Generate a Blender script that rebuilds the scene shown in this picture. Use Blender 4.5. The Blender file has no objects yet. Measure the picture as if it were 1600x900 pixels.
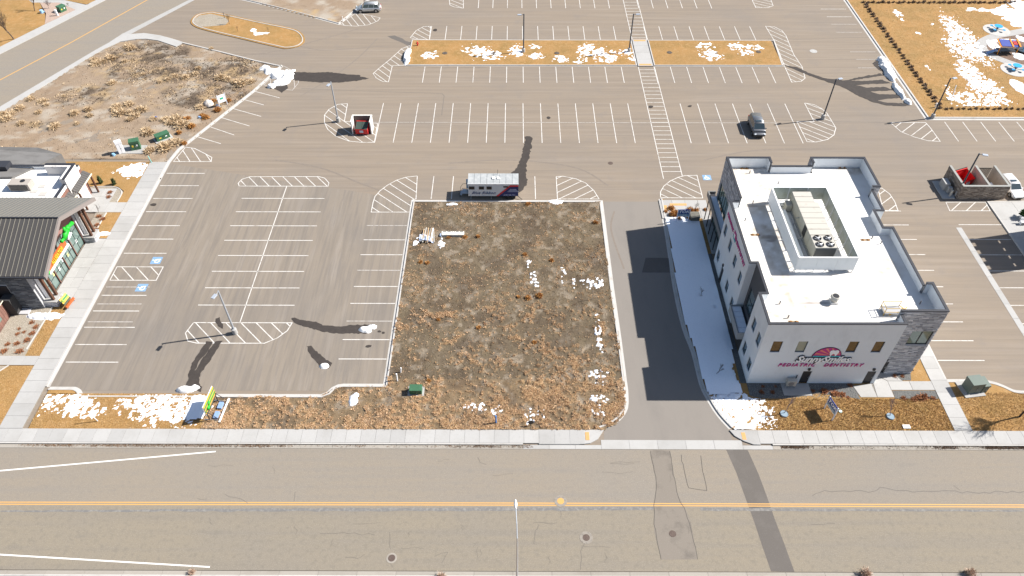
import bpy, bmesh, math, random
import numpy as np
from mathutils import Vector, Matrix
random.seed(7); RNG = np.random.default_rng(7)
R = math.radians
S = bpy.context.scene
COL = S.collection
# ------------------------------------------------------------------ camera, sky, sun, exposure
F_PX, CAM_H = 1160.0, 65.0
PITCH = math.atan(1198 / F_PX)
YAW = math.atan(5 / (F_PX / math.cos(PITCH)))
cd = bpy.data.cameras.new('camera'); cam = bpy.data.objects.new('camera', cd); COL.objects.link(cam)
cam.location = (0, 0, CAM_H); cam.rotation_euler = (math.pi / 2 - PITCH, 0, YAW)
cd.sensor_width = 36; cd.lens = 36 * F_PX / 1600; cd.clip_end = 3000; cd.clip_start = 0.5
S.camera = cam
SUN_AZ, SUN_EL = 11.5, 41.0            # azimuth measured from +X towards +Y
w = bpy.data.worlds.new('World'); S.world = w; w.use_nodes = True
nt = w.node_tree; bg = nt.nodes['Background']
sky = nt.nodes.new('ShaderNodeTexSky'); sky.sky_type = 'NISHITA'; sky.sun_disc = False
sky.sun_elevation = R(SUN_EL); sky.sun_rotation = R(90 - SUN_AZ)
nt.links.new(sky.outputs[0], bg.inputs[0]); bg.inputs[1].default_value = 0.066
ld = bpy.data.lights.new('sun', 'SUN'); ld.energy = 5.0; ld.angle = R(0.5); ld.color = (1.0, 0.955, 0.89)
sun = bpy.data.objects.new('sun', ld); COL.objects.link(sun)
ce = math.cos(R(SUN_EL))
sd = Vector((ce * math.cos(R(SUN_AZ)), ce * math.sin(R(SUN_AZ)), math.sin(R(SUN_EL))))
sun.rotation_euler = sd.to_track_quat('Z', 'Y').to_euler(); sun.location = (60, 40, 80)
S.view_settings.view_transform = 'Standard'; S.view_settings.look = 'None'
S.view_settings.exposure = 1.0; S.view_settings.gamma = 1
# ------------------------------------------------------------------ survey: photo point -> place on a level plane
def G(px, py, z=0.0):
    x = (px - 800) / F_PX; y = -(py - 450) / F_PX
    dx, dy, dz = x, math.cos(PITCH) + y * math.sin(PITCH), -math.sin(PITCH) + y * math.cos(PITCH)
    t = -(CAM_H - z) / dz; X, Y = dx * t, dy * t
    c, s = math.cos(YAW), math.sin(YAW)
    return (c * X - s * Y, s * X + c * Y)
def GP(pts, z=0.0): return [G(a, b, z) for a, b in pts]
# ------------------------------------------------------------------ noise (numpy)
def _h(ix, iy, seed):
    n = (ix.astype(np.int64) * 374761393 + iy.astype(np.int64) * 668265263 + seed * 974711) & 0x7fffffff
    n = ((n ^ (n >> 13)) * 1274126177) & 0x7fffffff
    return ((n ^ (n >> 16)) & 0xffff) / 65535.0
def vnoise(x, y, seed=0):
    x = np.asarray(x, float); y = np.asarray(y, float)
    ix = np.floor(x); iy = np.floor(y); fx = x - ix; fy = y - iy
    fx = fx * fx * (3 - 2 * fx); fy = fy * fy * (3 - 2 * fy)
    a = _h(ix, iy, seed); b = _h(ix + 1, iy, seed); c = _h(ix, iy + 1, seed); d = _h(ix + 1, iy + 1, seed)
    return (a * (1 - fx) + b * fx) * (1 - fy) + (c * (1 - fx) + d * fx) * fy
def fbm(x, y, f=1.0, octv=4, seed=0):
    s = 0; a = 0.5; t = 0
    for i in range(octv):
        s = s + a * vnoise(np.asarray(x) * f + 17.3 * i, np.asarray(y) * f + 5.1 * i, seed + i); t += a; a *= 0.5; f *= 2.03
    return s / t
def inside(poly, xs, ys):
    r = np.zeros(np.shape(xs), bool); n = len(poly)
    for i in range(n):
        x0, y0 = poly[i]; x1, y1 = poly[(i + 1) % n]
        if y0 == y1: continue
        c = ((y0 > ys) != (y1 > ys)) & (xs < (x1 - x0) * (ys - y0) / (y1 - y0) + x0)
        r ^= c
    return r
# ------------------------------------------------------------------ materials
MATS = {}
def M(name, col, var=(), rough=0.9, bump=None, metal=0.0, attr=(), rnd=0.0, spec=0.3, trans=0.0, emit=None, coat=0.0):
    """col base; var = (scale, (sx,sy,sz), colour, lo, hi) noise layers; attr = (attribute, colour) layers; rnd = per-object value jitter"""
    if name in MATS: return MATS[name]
    m = bpy.data.materials.new(name); m.use_nodes = True; t = m.node_tree; N = t.nodes; L = t.links
    b = N['Principled BSDF']; b.inputs['Roughness'].default_value = rough; b.inputs['Metallic'].default_value = metal
    b.inputs['Specular IOR Level'].default_value = spec
    if coat: b.inputs['Coat Weight'].default_value = coat; b.inputs['Coat Roughness'].default_value = 0.05
    if trans: b.inputs['Transmission Weight'].default_value = trans
    geo = N.new('ShaderNodeNewGeometry')
    rgb = N.new('ShaderNodeRGB'); rgb.outputs[0].default_value = (*col, 1); cur = rgb.outputs[0]
    def noise(scale, st, seed, detail=5):
        mp = N.new('ShaderNodeMapping'); mp.inputs['Scale'].default_value = st; mp.inputs['Location'].default_value = (seed * 3.7, seed * 1.3, 0)
        L.new(geo.outputs['Position'], mp.inputs[0])
        n = N.new('ShaderNodeTexNoise'); n.inputs['Scale'].default_value = scale; n.inputs['Detail'].default_value = detail
        n.inputs['Roughness'].default_value = 0.6
        L.new(mp.outputs[0], n.inputs[0]); return n.outputs[0]
    def mix(fac, c2):
        nonlocal cur
        mx = N.new('ShaderNodeMix'); mx.data_type = 'RGBA'; L.new(fac, mx.inputs[0]); L.new(cur, mx.inputs[6])
        mx.inputs[7].default_value = (*c2, 1); cur = mx.outputs[2]
    def layer(i, v):
        sc, st, c2, lo, hi = v[:5]; mxv = v[5] if len(v) > 5 else 1.0
        mr = N.new('ShaderNodeMapRange'); mr.inputs[1].default_value = lo; mr.inputs[2].default_value = hi
        mr.inputs[4].default_value = mxv
        L.new(noise(sc, st, i + 1), mr.inputs[0]); mix(mr.outputs[0], c2)
    post = [v for v in var if len(v) > 6]
    for i, v in enumerate(var):
        if len(v) <= 6: layer(i, v)
    for an, c2 in attr:
        a = N.new('ShaderNodeAttribute'); a.attribute_name = an; mix(a.outputs['Fac'], c2)
    for i, v in enumerate(post): layer(i + 20, v)
    if rnd:
        oi = N.new('ShaderNodeObjectInfo'); hs = N.new('ShaderNodeHueSaturation')
        mr = N.new('ShaderNodeMapRange'); mr.inputs[3].default_value = 1 - rnd; mr.inputs[4].default_value = 1 + rnd
        L.new(oi.outputs['Random'], mr.inputs[0]); L.new(mr.outputs[0], hs.inputs['Value']); L.new(cur, hs.inputs['Color']); cur = hs.outputs[0]
    L.new(cur, b.inputs['Base Color'])
    if bump:
        bs, bd = bump; n = noise(bs, (1, 1, 1), 9, 4); bn = N.new('ShaderNodeBump'); bn.inputs['Strength'].default_value = 1.0
        bn.inputs['Distance'].default_value = bd; L.new(n, bn.inputs['Height']); L.new(bn.outputs[0], b.inputs['Normal'])
    if emit: b.inputs['Emission Color'].default_value = (*emit, 1); b.inputs['Emission Strength'].default_value = 1
    MATS[name] = m; return m
one = (1, 1, 1)
AS0 = (.216, .176, .136)
ASPH = M('asphalt_lot', AS0, [(.9, (.05, 1.3, 1), (.148, .123, .101), .46, .70, .45), (1.2, (.04, 1.1, 1), (.260, .220, .182), .50, .70, .5), (2.6, (.03, 1.2, 1), (.165, .138, .115), .50, .66, .35),
     (.045, one, (.17, .15, .133), .48, .72, .6), (.35, one, (.175, .152, .134), .55, .75, .5), (14, one, (.30, .27, .24), .55, .75, .35), (9, one, (.12, .11, .10), .62, .80, .35)], .92, (30, .004))
ASPHL = M('asphalt_left_lot', (.208, .176, .142), [(.9, (1.2, .10, 1), (.148, .128, .109), .46, .66, .55), (1.3, (1.0, .07, 1), (.262, .230, .198), .50, .70, .55), (2.6, (1.2, .05, 1), (.15, .132, .117), .50, .62, .5),
     (.06, one, (.15, .136, .124), .46, .72, .6), (14, one, (.28, .26, .235), .55, .75, .35), (9, one, (.11, .10, .095), .62, .80, .35)], .92, (30, .004))
ASPHD = M('asphalt_drive', (.200, .180, .160), [(.5, (1, .3, 1), (.165, .15, .135), .48, .72, .5), (14, one, (.27, .25, .22), .55, .75, .35), (9, one, (.12, .11, .10), .62, .80, .3)], .92, (30, .004))
STRN = M('asphalt_street', (.220, .188, .149), [(.7, (.04, 1.4, 1), (.19, .172, .152), .46, .66, .55), (.08, one, (.20, .182, .16), .45, .7, .6), (.9, (.3, 1, 1), (.17, .155, .138), .62, .8, .6),
     (11, one, (.33, .30, .26), .50, .70, .45), (8, one, (.12, .108, .096), .58, .74, .6), (2.2, one, (.18, .163, .143), .52, .7, .5)], .92, (26, .005))
STRS = M('asphalt_street_south', (.211, .181, .138), [(.7, (.04, 1.4, 1), (.18, .16, .135), .46, .66, .6), (.08, one, (.19, .17, .145), .45, .7, .6), (.9, (.3, 1, 1), (.155, .14, .12), .60, .8, .7),
     (11, one, (.32, .29, .245), .50, .70, .45), (8, one, (.11, .098, .083), .58, .74, .6), (2.2, one, (.165, .147, .12), .50, .68, .6)], .92, (26, .005))
PATCH = M('asphalt_patch', (.112, .100, .090), [(.6, one, (.138, .124, .112), .5, .7, .6), (10, one, (.17, .16, .15), .55, .75, .5)], .92, (26, .005))
PATCH2 = M('asphalt_patch_old', (.188, .164, .138), [(.5, one, (.110, .097, .084), .52, .70, .7), (10, one, (.26, .24, .22), .55, .75, .5)], .92, (26, .005))
CONC = M('concrete', (.352, .346, .336), [(.35, one, (.30, .292, .278), .48, .70, .7), (3, one, (.31, .302, .288), .53, .73, .6), (12, one, (.40, .385, .365), .5, .8, .5)], .88, (24, .003), rnd=.07)
CONCD = M('concrete_joint', (.20, .185, .165), [(4, one, (.14, .125, .105), .5, .7)], .95)
CONCK = M('concrete_kerb', (.42, .405, .385), [(.8, one, (.32, .30, .275), .53, .73, .8), (5, one, (.35, .335, .31), .5, .8, .6)], .88, (24, .003), rnd=.05)
GUT = M('concrete_gutter', (.29, .265, .232), [(.8, (.3, 1, 1), (.22, .195, .165), .5, .72, .8), (6, one, (.34, .315, .28), .5, .8, .6)], .92, (24, .003), rnd=.06)
PAINT = M('line_paint', (.56, .54, .51), [(1.1, one, (.30, .27, .24), .52, .70, .8), (4.0, one, (.26, .235, .21), .56, .70, .8), (16, one, (.33, .30, .27), .56, .72, .6)], .7)
PAINTF = M('line_paint_faded', (.42, .395, .37), [(3.0, one, (.26, .235, .21), .48, .64, .9), (16, one, (.24, .215, .19), .52, .7, .7)], .8)
PAINTR = M('line_paint_street', (.66, .645, .615), [(6.0, one, (.45, .42, .39), .60, .8, .6)], .7)
YEL = M('yellow_paint', (.52, .295, .095), [(5, one, (.42, .27, .12), .55, .75, .7), (18, one, (.45, .34, .20), .60, .75, .6)], .7)
YELP = M('yellow_tactile', (.52, .29, .11), [(5, one, (.45, .30, .15), .5, .7)], .7)
BLUEP = M('blue_paint', (.17, .29, .46), [(6, one, (.30, .42, .58), .55, .75, .8)], .7)
WET = M('wet_asphalt', (.044, .037, .033), [(1.5, one, (.056, .047, .041), .45, .7), (8, one, (.030, .025, .023), .5, .7, .6)], .75, (30, .003), spec=.25)
SNOW = M('snow', (.84, .87, .92), [(5, one, (.74, .77, .82), .52, .72, .6)], .6, (9, .02), spec=.2)
SNOWD = M('dirty_snow', (.80, .80, .80), [(3, one, (.48, .44, .38), .56, .70, .8), (.9, one, (.70, .69, .67), .5, .7)], .7, (7, .04), spec=.2)
TAR = M('crack_sealer', (.085, .078, .07), rough=.9)
# ------------------------------------------------------------------ mesh building
class MB:
    def __init__(s): s.v = []; s.f = []; s.t = []; s.mi = []
    def add(s, vs, fs, tint=None, mi=0):
        o = len(s.v); s.v += [tuple(p) for p in vs]; s.f += [tuple(i + o for i in f) for f in fs]
        s.t += [random.random() if tint is None else tint] * len(fs); s.mi += [mi] * len(fs)
    def box(s, x0, x1, y0, y1, z0, z1, tint=None, bottom=True, mi=0):
        vs = [(x0, y0, z0), (x1, y0, z0), (x1, y1, z0), (x0, y1, z0), (x0, y0, z1), (x1, y0, z1), (x1, y1, z1), (x0, y1, z1)]
        fs = [(4, 5, 6, 7), (0, 1, 5, 4), (1, 2, 6, 5), (2, 3, 7, 6), (3, 0, 4, 7)]
        if bottom: fs.append((3, 2, 1, 0))
        s.add(vs, fs, tint, mi); return s
    def obox(s, c, ax, sz, tint=None, mi=0):
        """box round centre c, ax = 3 axes, sz = half sizes"""
        c = Vector(c); A = [Vector(a).normalized() * h for a, h in zip(ax, sz)]
        vs = [c + A[0] * i + A[1] * j + A[2] * k for k in (-1, 1) for j, i in ((-1, -1), (-1, 1), (1, 1), (1, -1))]
        s.add(vs, [(4, 5, 6, 7), (0, 1, 5, 4), (1, 2, 6, 5), (2, 3, 7, 6), (3, 0, 4, 7), (3, 2, 1, 0)], tint, mi); return s
    def prism(s, poly, z0, z1, tint=None, bottom=False, mi=0):
        a = sum(poly[i][0] * poly[(i + 1) % len(poly)][1] - poly[(i + 1) % len(poly)][0] * poly[i][1] for i in range(len(poly)))
        if a < 0: poly = poly[::-1]
        n = len(poly); vs = [(x, y, z0) for x, y in poly] + [(x, y, z1) for x, y in poly]
        fs = [tuple(range(n, 2 * n))] + [(i, (i + 1) % n, n + (i + 1) % n, n + i) for i in range(n)]
        if bottom: fs.append(tuple(range(n - 1, -1, -1)))
        s.add(vs, fs, tint, mi); return s
    def sheet(s, poly, z, tint=None, mi=0):
        a = sum(poly[i][0] * poly[(i + 1) % len(poly)][1] - poly[(i + 1) % len(poly)][0] * poly[i][1] for i in range(len(poly)))
        if a < 0: poly = poly[::-1]
        s.add([(x, y, z) for x, y in poly], [tuple(range(len(poly)))], tint, mi); return s
    def tube(s, p0, p1, r0, r1=None, n=8, caps=True, tint=None, mi=0):
        r1 = r0 if r1 is None else r1; p0 = Vector(p0); p1 = Vector(p1); d = (p1 - p0).normalized()
        u = d.cross(Vector((0, 0, 1)) if abs(d.z) < .9 else Vector((1, 0, 0))).normalized(); v = d.cross(u)
        vs = []
        for p, r in ((p0, r0), (p1, r1)):
            for k in range(n):
                a = 2 * math.pi * k / n; vs.append(p + (u * math.cos(a) + v * math.sin(a)) * r)
        fs = [(k, (k + 1) % n, n + (k + 1) % n, n + k) for k in range(n)]
        fs = [f[::-1] for f in fs]
        if caps: fs += [tuple(range(n)), tuple(range(2 * n - 1, n - 1, -1))]
        s.add(vs, fs, tint, mi); return s
    def path(s, pts, r, n=6, tint=None):
        for a, b in zip(pts, pts[1:]): s.tube(a, b, r, n=n, tint=tint)
        return s
    def strip(s, pts, wd, z, tint=None):
        """flat ribbon along pts"""
        P = [Vector((p[0], p[1])) for p in pts]; n = len(P); L_ = []; R_ = []
        for i in range(n):
            d0 = (P[i] - P[i - 1]).normalized() if i else (P[1] - P[0]).normalized()
            d1 = (P[i + 1] - P[i]).normalized() if i < n - 1 else d0
            t = d0 + d1
            if t.length < 1e-4: t = d0
            t.normalize(); nn = Vector((-t.y, t.x)); k = 1 / max(.4, nn.dot(Vector((-d0.y, d0.x))))
            L_.append(P[i] + nn * wd / 2 * k); R_.append(P[i] - nn * wd / 2 * k)
        vs = [(p.x, p.y, z) for p in L_] + [(p.x, p.y, z) for p in R_]
        s.add(vs, [(n + i, n + i + 1, i + 1, i) for i in range(n - 1)], tint); return s
    def mesh(s, name, mats, off=(0, 0, 0), smooth=False):
        me = bpy.data.meshes.new(name)
        ox, oy, oz = off
        me.from_pydata([(x - ox, y - oy, z - oz) for x, y, z in s.v], [], s.f)
        for m in (mats if isinstance(mats, (list, tuple)) else [mats]): me.materials.append(m)
        if len(me.polygons):
            if max(s.mi): me.polygons.foreach_set('material_index', s.mi)
            a = me.attributes.new('tint', 'FLOAT', 'FACE'); a.data.foreach_set('value', s.t)
            if smooth: me.polygons.foreach_set('use_smooth', [True] * len(me.polygons))
        me.update(); return me
ORG = {}
def tag(o, label=None, cat=None, group=None, kind=None):
    if label: o['label'] = label
    if cat: o['category'] = cat
    if group: o['group'] = group
    if kind: o['kind'] = kind
    return o
def thing(name, label, cat, loc=(0, 0, 0), group=None, rz=0):
    o = bpy.data.objects.new(name, None); COL.objects.link(o); o.location = loc; o.rotation_euler = (0, 0, rz); o.empty_display_size = .3
    ORG[o.name] = loc; return tag(o, label, cat, group)
def part(name, mb, mats, parent=None, smooth=False, off=None, bevel=0, sub=0, kind=None, mesh=None):
    """one mesh object; vertices in world space (or local to a thing that stands at the origin)"""
    o_ = ORG.get(parent.name, (0, 0, 0)) if parent else (off or (0, 0, 0))
    me = mesh or mb.mesh(name, mats, o_, smooth)
    o = bpy.data.objects.new(name, me); COL.objects.link(o)
    if parent:
        o.parent = parent; ORG[o.name] = o_
    else:
        o.location = o_; ORG[o.name] = o_
    if bevel:
        b = o.modifiers.new('bevel', 'BEVEL'); b.width = bevel; b.segments = 2; b.limit_method = 'ANGLE'
    if sub:
        b = o.modifiers.new('sub', 'SUBSURF'); b.levels = sub; b.render_levels = sub
    if kind: o['kind'] = kind
    return o
def dup(root, loc=None, rz=None, label=None, parent=None):
    r = root.copy(); COL.objects.link(r)
    if parent: r.parent = parent
    if loc is not None: r.location = loc
    if rz is not None: r.rotation_euler = (0, 0, rz)
    if label: r['label'] = label
    for ch in list(root.children): dup(ch, parent=r)
    return r
def struct(name, mb, mats, parent=None, smooth=False): return part(name, mb, mats, parent, smooth, kind='structure' if not parent else None)
def gridsheet(name, poly, res, zf, mat, attrs=None, keep=None, smooth=True, label=None, cat=None, kind='structure', group=None):
    xs = [p[0] for p in poly]; ys = [p[1] for p in poly]
    gx = np.arange(min(xs), max(xs) + res, res); gy = np.arange(min(ys), max(ys) + res, res)
    X, Y = np.meshgrid(gx, gy); nx = len(gx)
    cx = (X[:-1, :-1] + res / 2); cy = (Y[:-1, :-1] + res / 2)
    ok = inside(poly, cx, cy)
    Z = zf(X, Y) if callable(zf) else np.full(X.shape, float(zf))
    if keep is not None:
        K = keep(X, Y, Z); ok &= (K[:-1, :-1] | K[1:, :-1] | K[:-1, 1:] | K[1:, 1:])
    j, i = np.nonzero(ok)
    if len(i) == 0: return None
    q = np.stack([j * nx + i, j * nx + i + 1, (j + 1) * nx + i + 1, (j + 1) * nx + i], 1)
    used, inv = np.unique(q.ravel(), return_inverse=True); q = inv.reshape(-1, 4)
    co = np.stack([X.ravel()[used], Y.ravel()[used], Z.ravel()[used]], 1)
    me = bpy.data.meshes.new(name); me.vertices.add(len(co)); me.vertices.foreach_set('co', co.ravel().astype(np.float32))
    me.loops.add(q.size); me.loops.foreach_set('vertex_index', q.ravel().astype(np.int32))
    me.polygons.add(len(q)); me.polygons.foreach_set('loop_start', np.arange(0, q.size, 4, dtype=np.int32))
    me.polygons.foreach_set('loop_total', np.full(len(q), 4, np.int32))
    me.update(calc_edges=True); me.materials.append(mat)
    if smooth: me.polygons.foreach_set('use_smooth', np.ones(len(q), bool))
    for an, fn in (attrs or {}).items():
        a = me.attributes.new(an, 'FLOAT', 'POINT'); a.data.foreach_set('value', np.clip(fn(co[:, 0], co[:, 1]), 0, 1).astype(np.float32))
    o = bpy.data.objects.new(name, me); COL.objects.link(o); ORG[o.name] = (0, 0, 0)
    return tag(o, label, cat, group, kind)
def rect(x0, x1, y0, y1): return [(x0, y0), (x1, y0), (x1, y1), (x0, y1)]
def jitter(poly, step=.35, amp=.12, seed=1):
    out = []; rr = random.Random(seed)
    for i in range(len(poly)):
        a = Vector(poly[i]); b = Vector(poly[(i + 1) % len(poly)]); n = max(1, int((b - a).length / step))
        for k in range(n):
            p = a.lerp(b, k / n); out.append((p.x + rr.uniform(-amp, amp), p.y + rr.uniform(-amp, amp)))
    return out
def text(s, size, mat, parent, loc, rot, extrude=.02, shear=0.0, align='CENTER', bold=0.0, name='lettering', spacing=1.0, sx=1.0):
    cu = bpy.data.curves.new(name, 'FONT'); cu.body = s; cu.size = size; cu.extrude = extrude; cu.shear = shear
    cu.align_x = align; cu.align_y = 'CENTER'; cu.offset = bold; cu.space_character = spacing; cu.resolution_u = 2
    tmp = bpy.data.objects.new('t', cu); me = bpy.data.meshes.new_from_object(tmp); bpy.data.objects.remove(tmp); bpy.data.curves.remove(cu)
    me.materials.clear(); me.materials.append(mat)
    o_ = ORG.get(parent.name, (0, 0, 0)) if parent else (0, 0, 0)
    Mx = Matrix.Translation(Vector(loc) - Vector(o_)) @ rot.to_4x4() @ Matrix.Diagonal((sx, 1, 1, 1))
    me.transform(Mx); o = bpy.data.objects.new(name, me); COL.objects.link(o); o.parent = parent; ORG[o.name] = o_
    return o
def rotm(right, up):
    r = Vector(right).normalized(); u = Vector(up).normalized(); return Matrix((r, u, r.cross(u))).transposed()
# ================================================================== THE SETTING
LAWN = M('dry_lawn', (.310, .175, .062), [(.35, one, (.215, .135, .043), .44, .66, .85), (1.6, one, (.36, .225, .105), .50, .70, .8), (.12, one, (.25, .155, .06), .45, .65, .5), (6, one, (.17, .11, .035), .57, .72, .6), (14, one, (.42, .30, .16), .58, .74, .6)], .95, (7, .05))
DIRT = M('vacant_dirt', (.120, .094, .062), [(.5, one, (.145, .114, .079), .45, .65, .8), (.25, one, (.085, .062, .042), .48, .68, .8)], .98, (5, .06),
         attr=[('veg', (.31, .20, .105)), ('pale', (.235, .195, .150)), ('dark', (.070, .052, .038))])
DIRT.node_tree.nodes['Principled BSDF'].inputs['Specular IOR Level'].default_value = .1
DIRT2 = M('open_dirt', (.235, .172, .118), [(.10, one, (.255, .195, .14), .42, .62, .9), (.6, one, (.17, .12, .08), .52, .70, .7), (3, one, (.32, .25, .185), .56, .74, .6), (9, one, (.10, .07, .045), .60, .76, .6)], .98, (5, .06),
          attr=[('dark', (.075, .056, .040)), ('pale', (.33, .29, .24)), ('veg', (.34, .24, .13))])
GRAV = M('gravel_bed', (.30, .265, .215), [(7, one, (.17, .145, .115), .48, .66, .8), (10, (1.3, 1, 1), (.42, .39, .33), .55, .72, .8), (.6, one, (.25, .215, .17), .45, .7, .6)], .95, (8, .06))
GRAVD = M('dark_gravel', (.125, .125, .120), [(7, one, (.065, .065, .065), .48, .66, .8), (10, (1.3, 1, 1), (.24, .24, .235), .57, .74, .8)], .95, (8, .06))
BLADE = M('dry_grass_blades', (.36, .21, .075), attr=[('tint', (.60, .42, .22))], rough=.95)
WEED = M('dry_weeds', (.36, .22, .11), attr=[('tint', (.76, .54, .35))], rough=.95)
SAGE = M('tumbleweed_twigs', (.36, .25, .14), attr=[('tint', (.66, .52, .35))], rough=.95)
mb = MB(); mb.sheet(rect(-900, 900, -400, 1400), -.16)
part('ground', mb, M('far_ground', (.20, .15, .10), [(.05, one, (.15, .12, .08), .45, .65), (.6, one, (.25, .2, .14), .5, .7)], .98), kind='structure')
lot = part('parking_lot', MB().sheet(rect(-75, 130, 40.86, 230), 0), ASPH, kind='structure')
part('parking_lot', MB().sheet([(-50, 47.5), (-14.1, 47.5), (-14.1, 79.4), (-22, 81.6), (-34, 84.2), (-50, 88.0)], .004), ASPHL, kind='structure')
part('driveway', MB().sheet([(12.4, 79.5), (9.2, 41), (22.3, 41), (19.9, 79.5)], .004), ASPHD, kind='structure')
street = part('street', MB().sheet(rect(-300, 300, 34.02, 40.35), .000), STRN, kind='structure')
part('street', MB().sheet(rect(-300, 300, 27.86, 34.02), .000), STRS, kind='structure')
# --- kerbs
def kerb(path, side=1, gut=.30, top=.17, h=.14, closed=False, name='kerb', mat=None, base=0.0):
    P = [Vector((p[0], p[1])) for p in path]; n = len(P)
    prof = [(0, .008), (gut, .016), (gut + .025, h), (gut + .025 + top, h), (gut + .025 + top, -.12)]
    rows = []
    for i in range(n):
        if closed: a, b, c = P[i - 1], P[i], P[(i + 1) % n]; d0 = (b - a).normalized(); d1 = (c - b).normalized()
        else:
            d0 = (P[i] - P[i - 1]).normalized() if i else (P[1] - P[0]).normalized(); d1 = (P[i + 1] - P[i]).normalized() if i < n - 1 else d0
        n0 = Vector((-d0.y, d0.x)); t = (d0 + d1).normalized(); nn = Vector((-t.y, t.x)); k = 1 / max(.35, nn.dot(n0))
        rows.append([(P[i].x + nn.x * o * k * side, P[i].y + nn.y * o * k * side, z + base) for o, z in prof])
    m = len(prof); mb = MB(); vs = [p for r in rows for p in r]; fs = []
    for i in range(n if closed else n - 1):
        for j in range(m - 1):
            f = (i * m + j, ((i + 1) % n) * m + j, ((i + 1) % n) * m + j + 1, i * m + j + 1); fs.append(f if side > 0 else f[::-1])
    if not closed: fs += [tuple(range(m)), tuple(range((n - 1) * m + m - 1, (n - 1) * m - 1, -1))]
    mb.add(vs, fs, .5); return part(name, mb, mat or CONCK, kind='structure')
def smoothpath(pts, n=6):
    """round every inner corner a little (Catmull-Rom)"""
    out = []; m = len(pts)
    for i in range(m - 1):
        p0 = pts[max(i - 1, 0)]; p1 = pts[i]; p2 = pts[i + 1]; p3 = pts[min(i + 2, m - 1)]
        for k in range(n):
            t = k / n; out.append(tuple(.5 * (2 * b + (c - a) * t + (2 * a - 5 * b + 4 * c - d) * t * t + (-a + 3 * b - 3 * c + d) * t ** 3) for a, b, c, d in zip(p0, p1, p2, p3)))
    return out + [tuple(pts[-1])]
def arc(cx, cy, r, a0, a1, n=8): return [(cx + r * math.cos(R(a0 + (a1 - a0) * k / n)), cy + r * math.sin(R(a0 + (a1 - a0) * k / n))) for k in range(n + 1)]
# vacant lot: one kerb from the left lot's south side, up, across and down the drive
VK = [(-50.0, 47.95), (-47.3, 47.95)] + arc(-47.3, 47.45, .5, 90, 0, 4)[:0] + smoothpath([(-47.0, 47.85), (-46.5, 47.55), (-46.1, 47.05)], 4) + [(-20.6, 47.05), (-20.0, 47.35), (-19.6, 47.95), (-19.0, 48.35), (-18.4, 48.45), (-14.1, 48.45), (-14.1, 79.75), (12.25, 79.75)] + \
     [(12.25, 63), (12.35, 55), (12.35, 47.6)] + smoothpath([(12.35, 47.6), (12.1, 45.4), (11.2, 43.9), (9.9, 42.95), (9.0, 42.55)], 4)[1:]
kerb(VK, side=-1)
DK = smoothpath(GP([(1029, 311), (1040, 375), (1051, 450), (1065, 512), (1080, 552), (1092, 600), (1104, 625), (1120, 650), (1139, 671)]), 3)
kerb(DK, side=1)
kerb([(-50.02, 47.9), (-50.02, 88.3), G(282, 235), G(399, 143), G(443, 103)], side=1, gut=.25, top=.22)
LK = [G(443, 103)] + GP([(400, 94), (345, 80), (287, 66)])
kerb(LK, side=1, gut=.25)
kerb(smoothpath(GP([(287, 66), (268, 60), (247, 55), (225, 52.5), (205, 54)]), 3), side=1, gut=.5, top=.1, h=.05, name='kerb')
ISL = smoothpath(GP([(476, 66), (467, 73), (448, 76.5), (432, 74), (380, 62), (322, 48), (303, 41), (298, 33), (308, 23), (329, 19), (345, 21), (400, 33), (455, 44.5), (470, 51), (476, 59), (476, 66)]), 3)[:-1]
kerb(ISL, side=-1, closed=True, gut=.3)
kerb(GP([(360, -4), (420, 10), (475, 24), (530, 39), (583, -4)]), side=1, gut=.3)
MI1 = [(-18.6, 115.9), (21.2, 115.9), (21.2, 125.1), (-18.5, 125.1)]
MI2 = [(23.9, 115.9), (46.2, 115.9), (46.9, 125.1), (23.9, 125.1)]
kerb(MI1, side=1, closed=True, gut=.1); kerb(MI2, side=1, closed=True, gut=.1)
kerb([(110, 99.5), (64.25, 99.6), (64.2, 160)], side=-1, gut=.45, top=.25)
kerb([(64.85, 48), (64.85, 79.6), (75, 79.9)], side=-1, gut=.02, top=.2)
kerb([(47.15, 49.2), (47.15, 77.6)], side=1, gut=.02, top=.2)
kerb(smoothpath([(47.0, 49.25), (50.6, 49.25), (52.0, 49.0), (53.0, 48.5), (53.8, 47.9), (54.6, 47.75)], 3) + [(90, 47.7)], side=-1, gut=.3)
# --- pavements as separate slabs on a joint bed
def slabs(x0, x1, y0, y1, zt, nx, ny, mat=CONC, parent=None, gap=.022, name='pavement', th=.10, bed=True):
    if parent is None: parent = part(name, MB().box(x0, x1, y0, y1, zt - .30, zt - .02), CONCD, kind='structure')
    dx = (x1 - x0) / nx; dy = (y1 - y0) / ny; me = MB().box(-dx / 2 + gap / 2, dx / 2 - gap / 2, -dy / 2 + gap / 2, dy / 2 - gap / 2, -th, 0, .5, bottom=False).mesh('slab', mat)
    for i in range(nx):
        for j in range(ny):
            o = bpy.data.objects.new('slab', me); COL.objects.link(o); o.parent = parent
            o.location = (x0 + (i + .5) * dx, y0 + (j + .5) * dy, zt + random.uniform(-.003, .003))
    return parent
slabs(-76, 2.6, 40.98, 42.58, .13, 52, 1)
slabs(-76, 1.0, 40.80, 40.97, .135, 24, 1, CONCK, name='kerb')
slabs(-76, 1.0, 40.36, 40.79, .02, 24, 1, GUT, name='gutter')
slabs(25.0, 82, 40.98, 42.58, .13, 38, 1)
slabs(26.2, 82, 40.80, 40.97, .135, 18, 1, CONCK, name='kerb')
slabs(26.2, 82, 40.36, 40.79, .02, 18, 1, GUT, name='gutter')
slabs(8.9, 23.2, 40.36, 41.45, .02, 5, 1, CONC, name='gutter')
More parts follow.
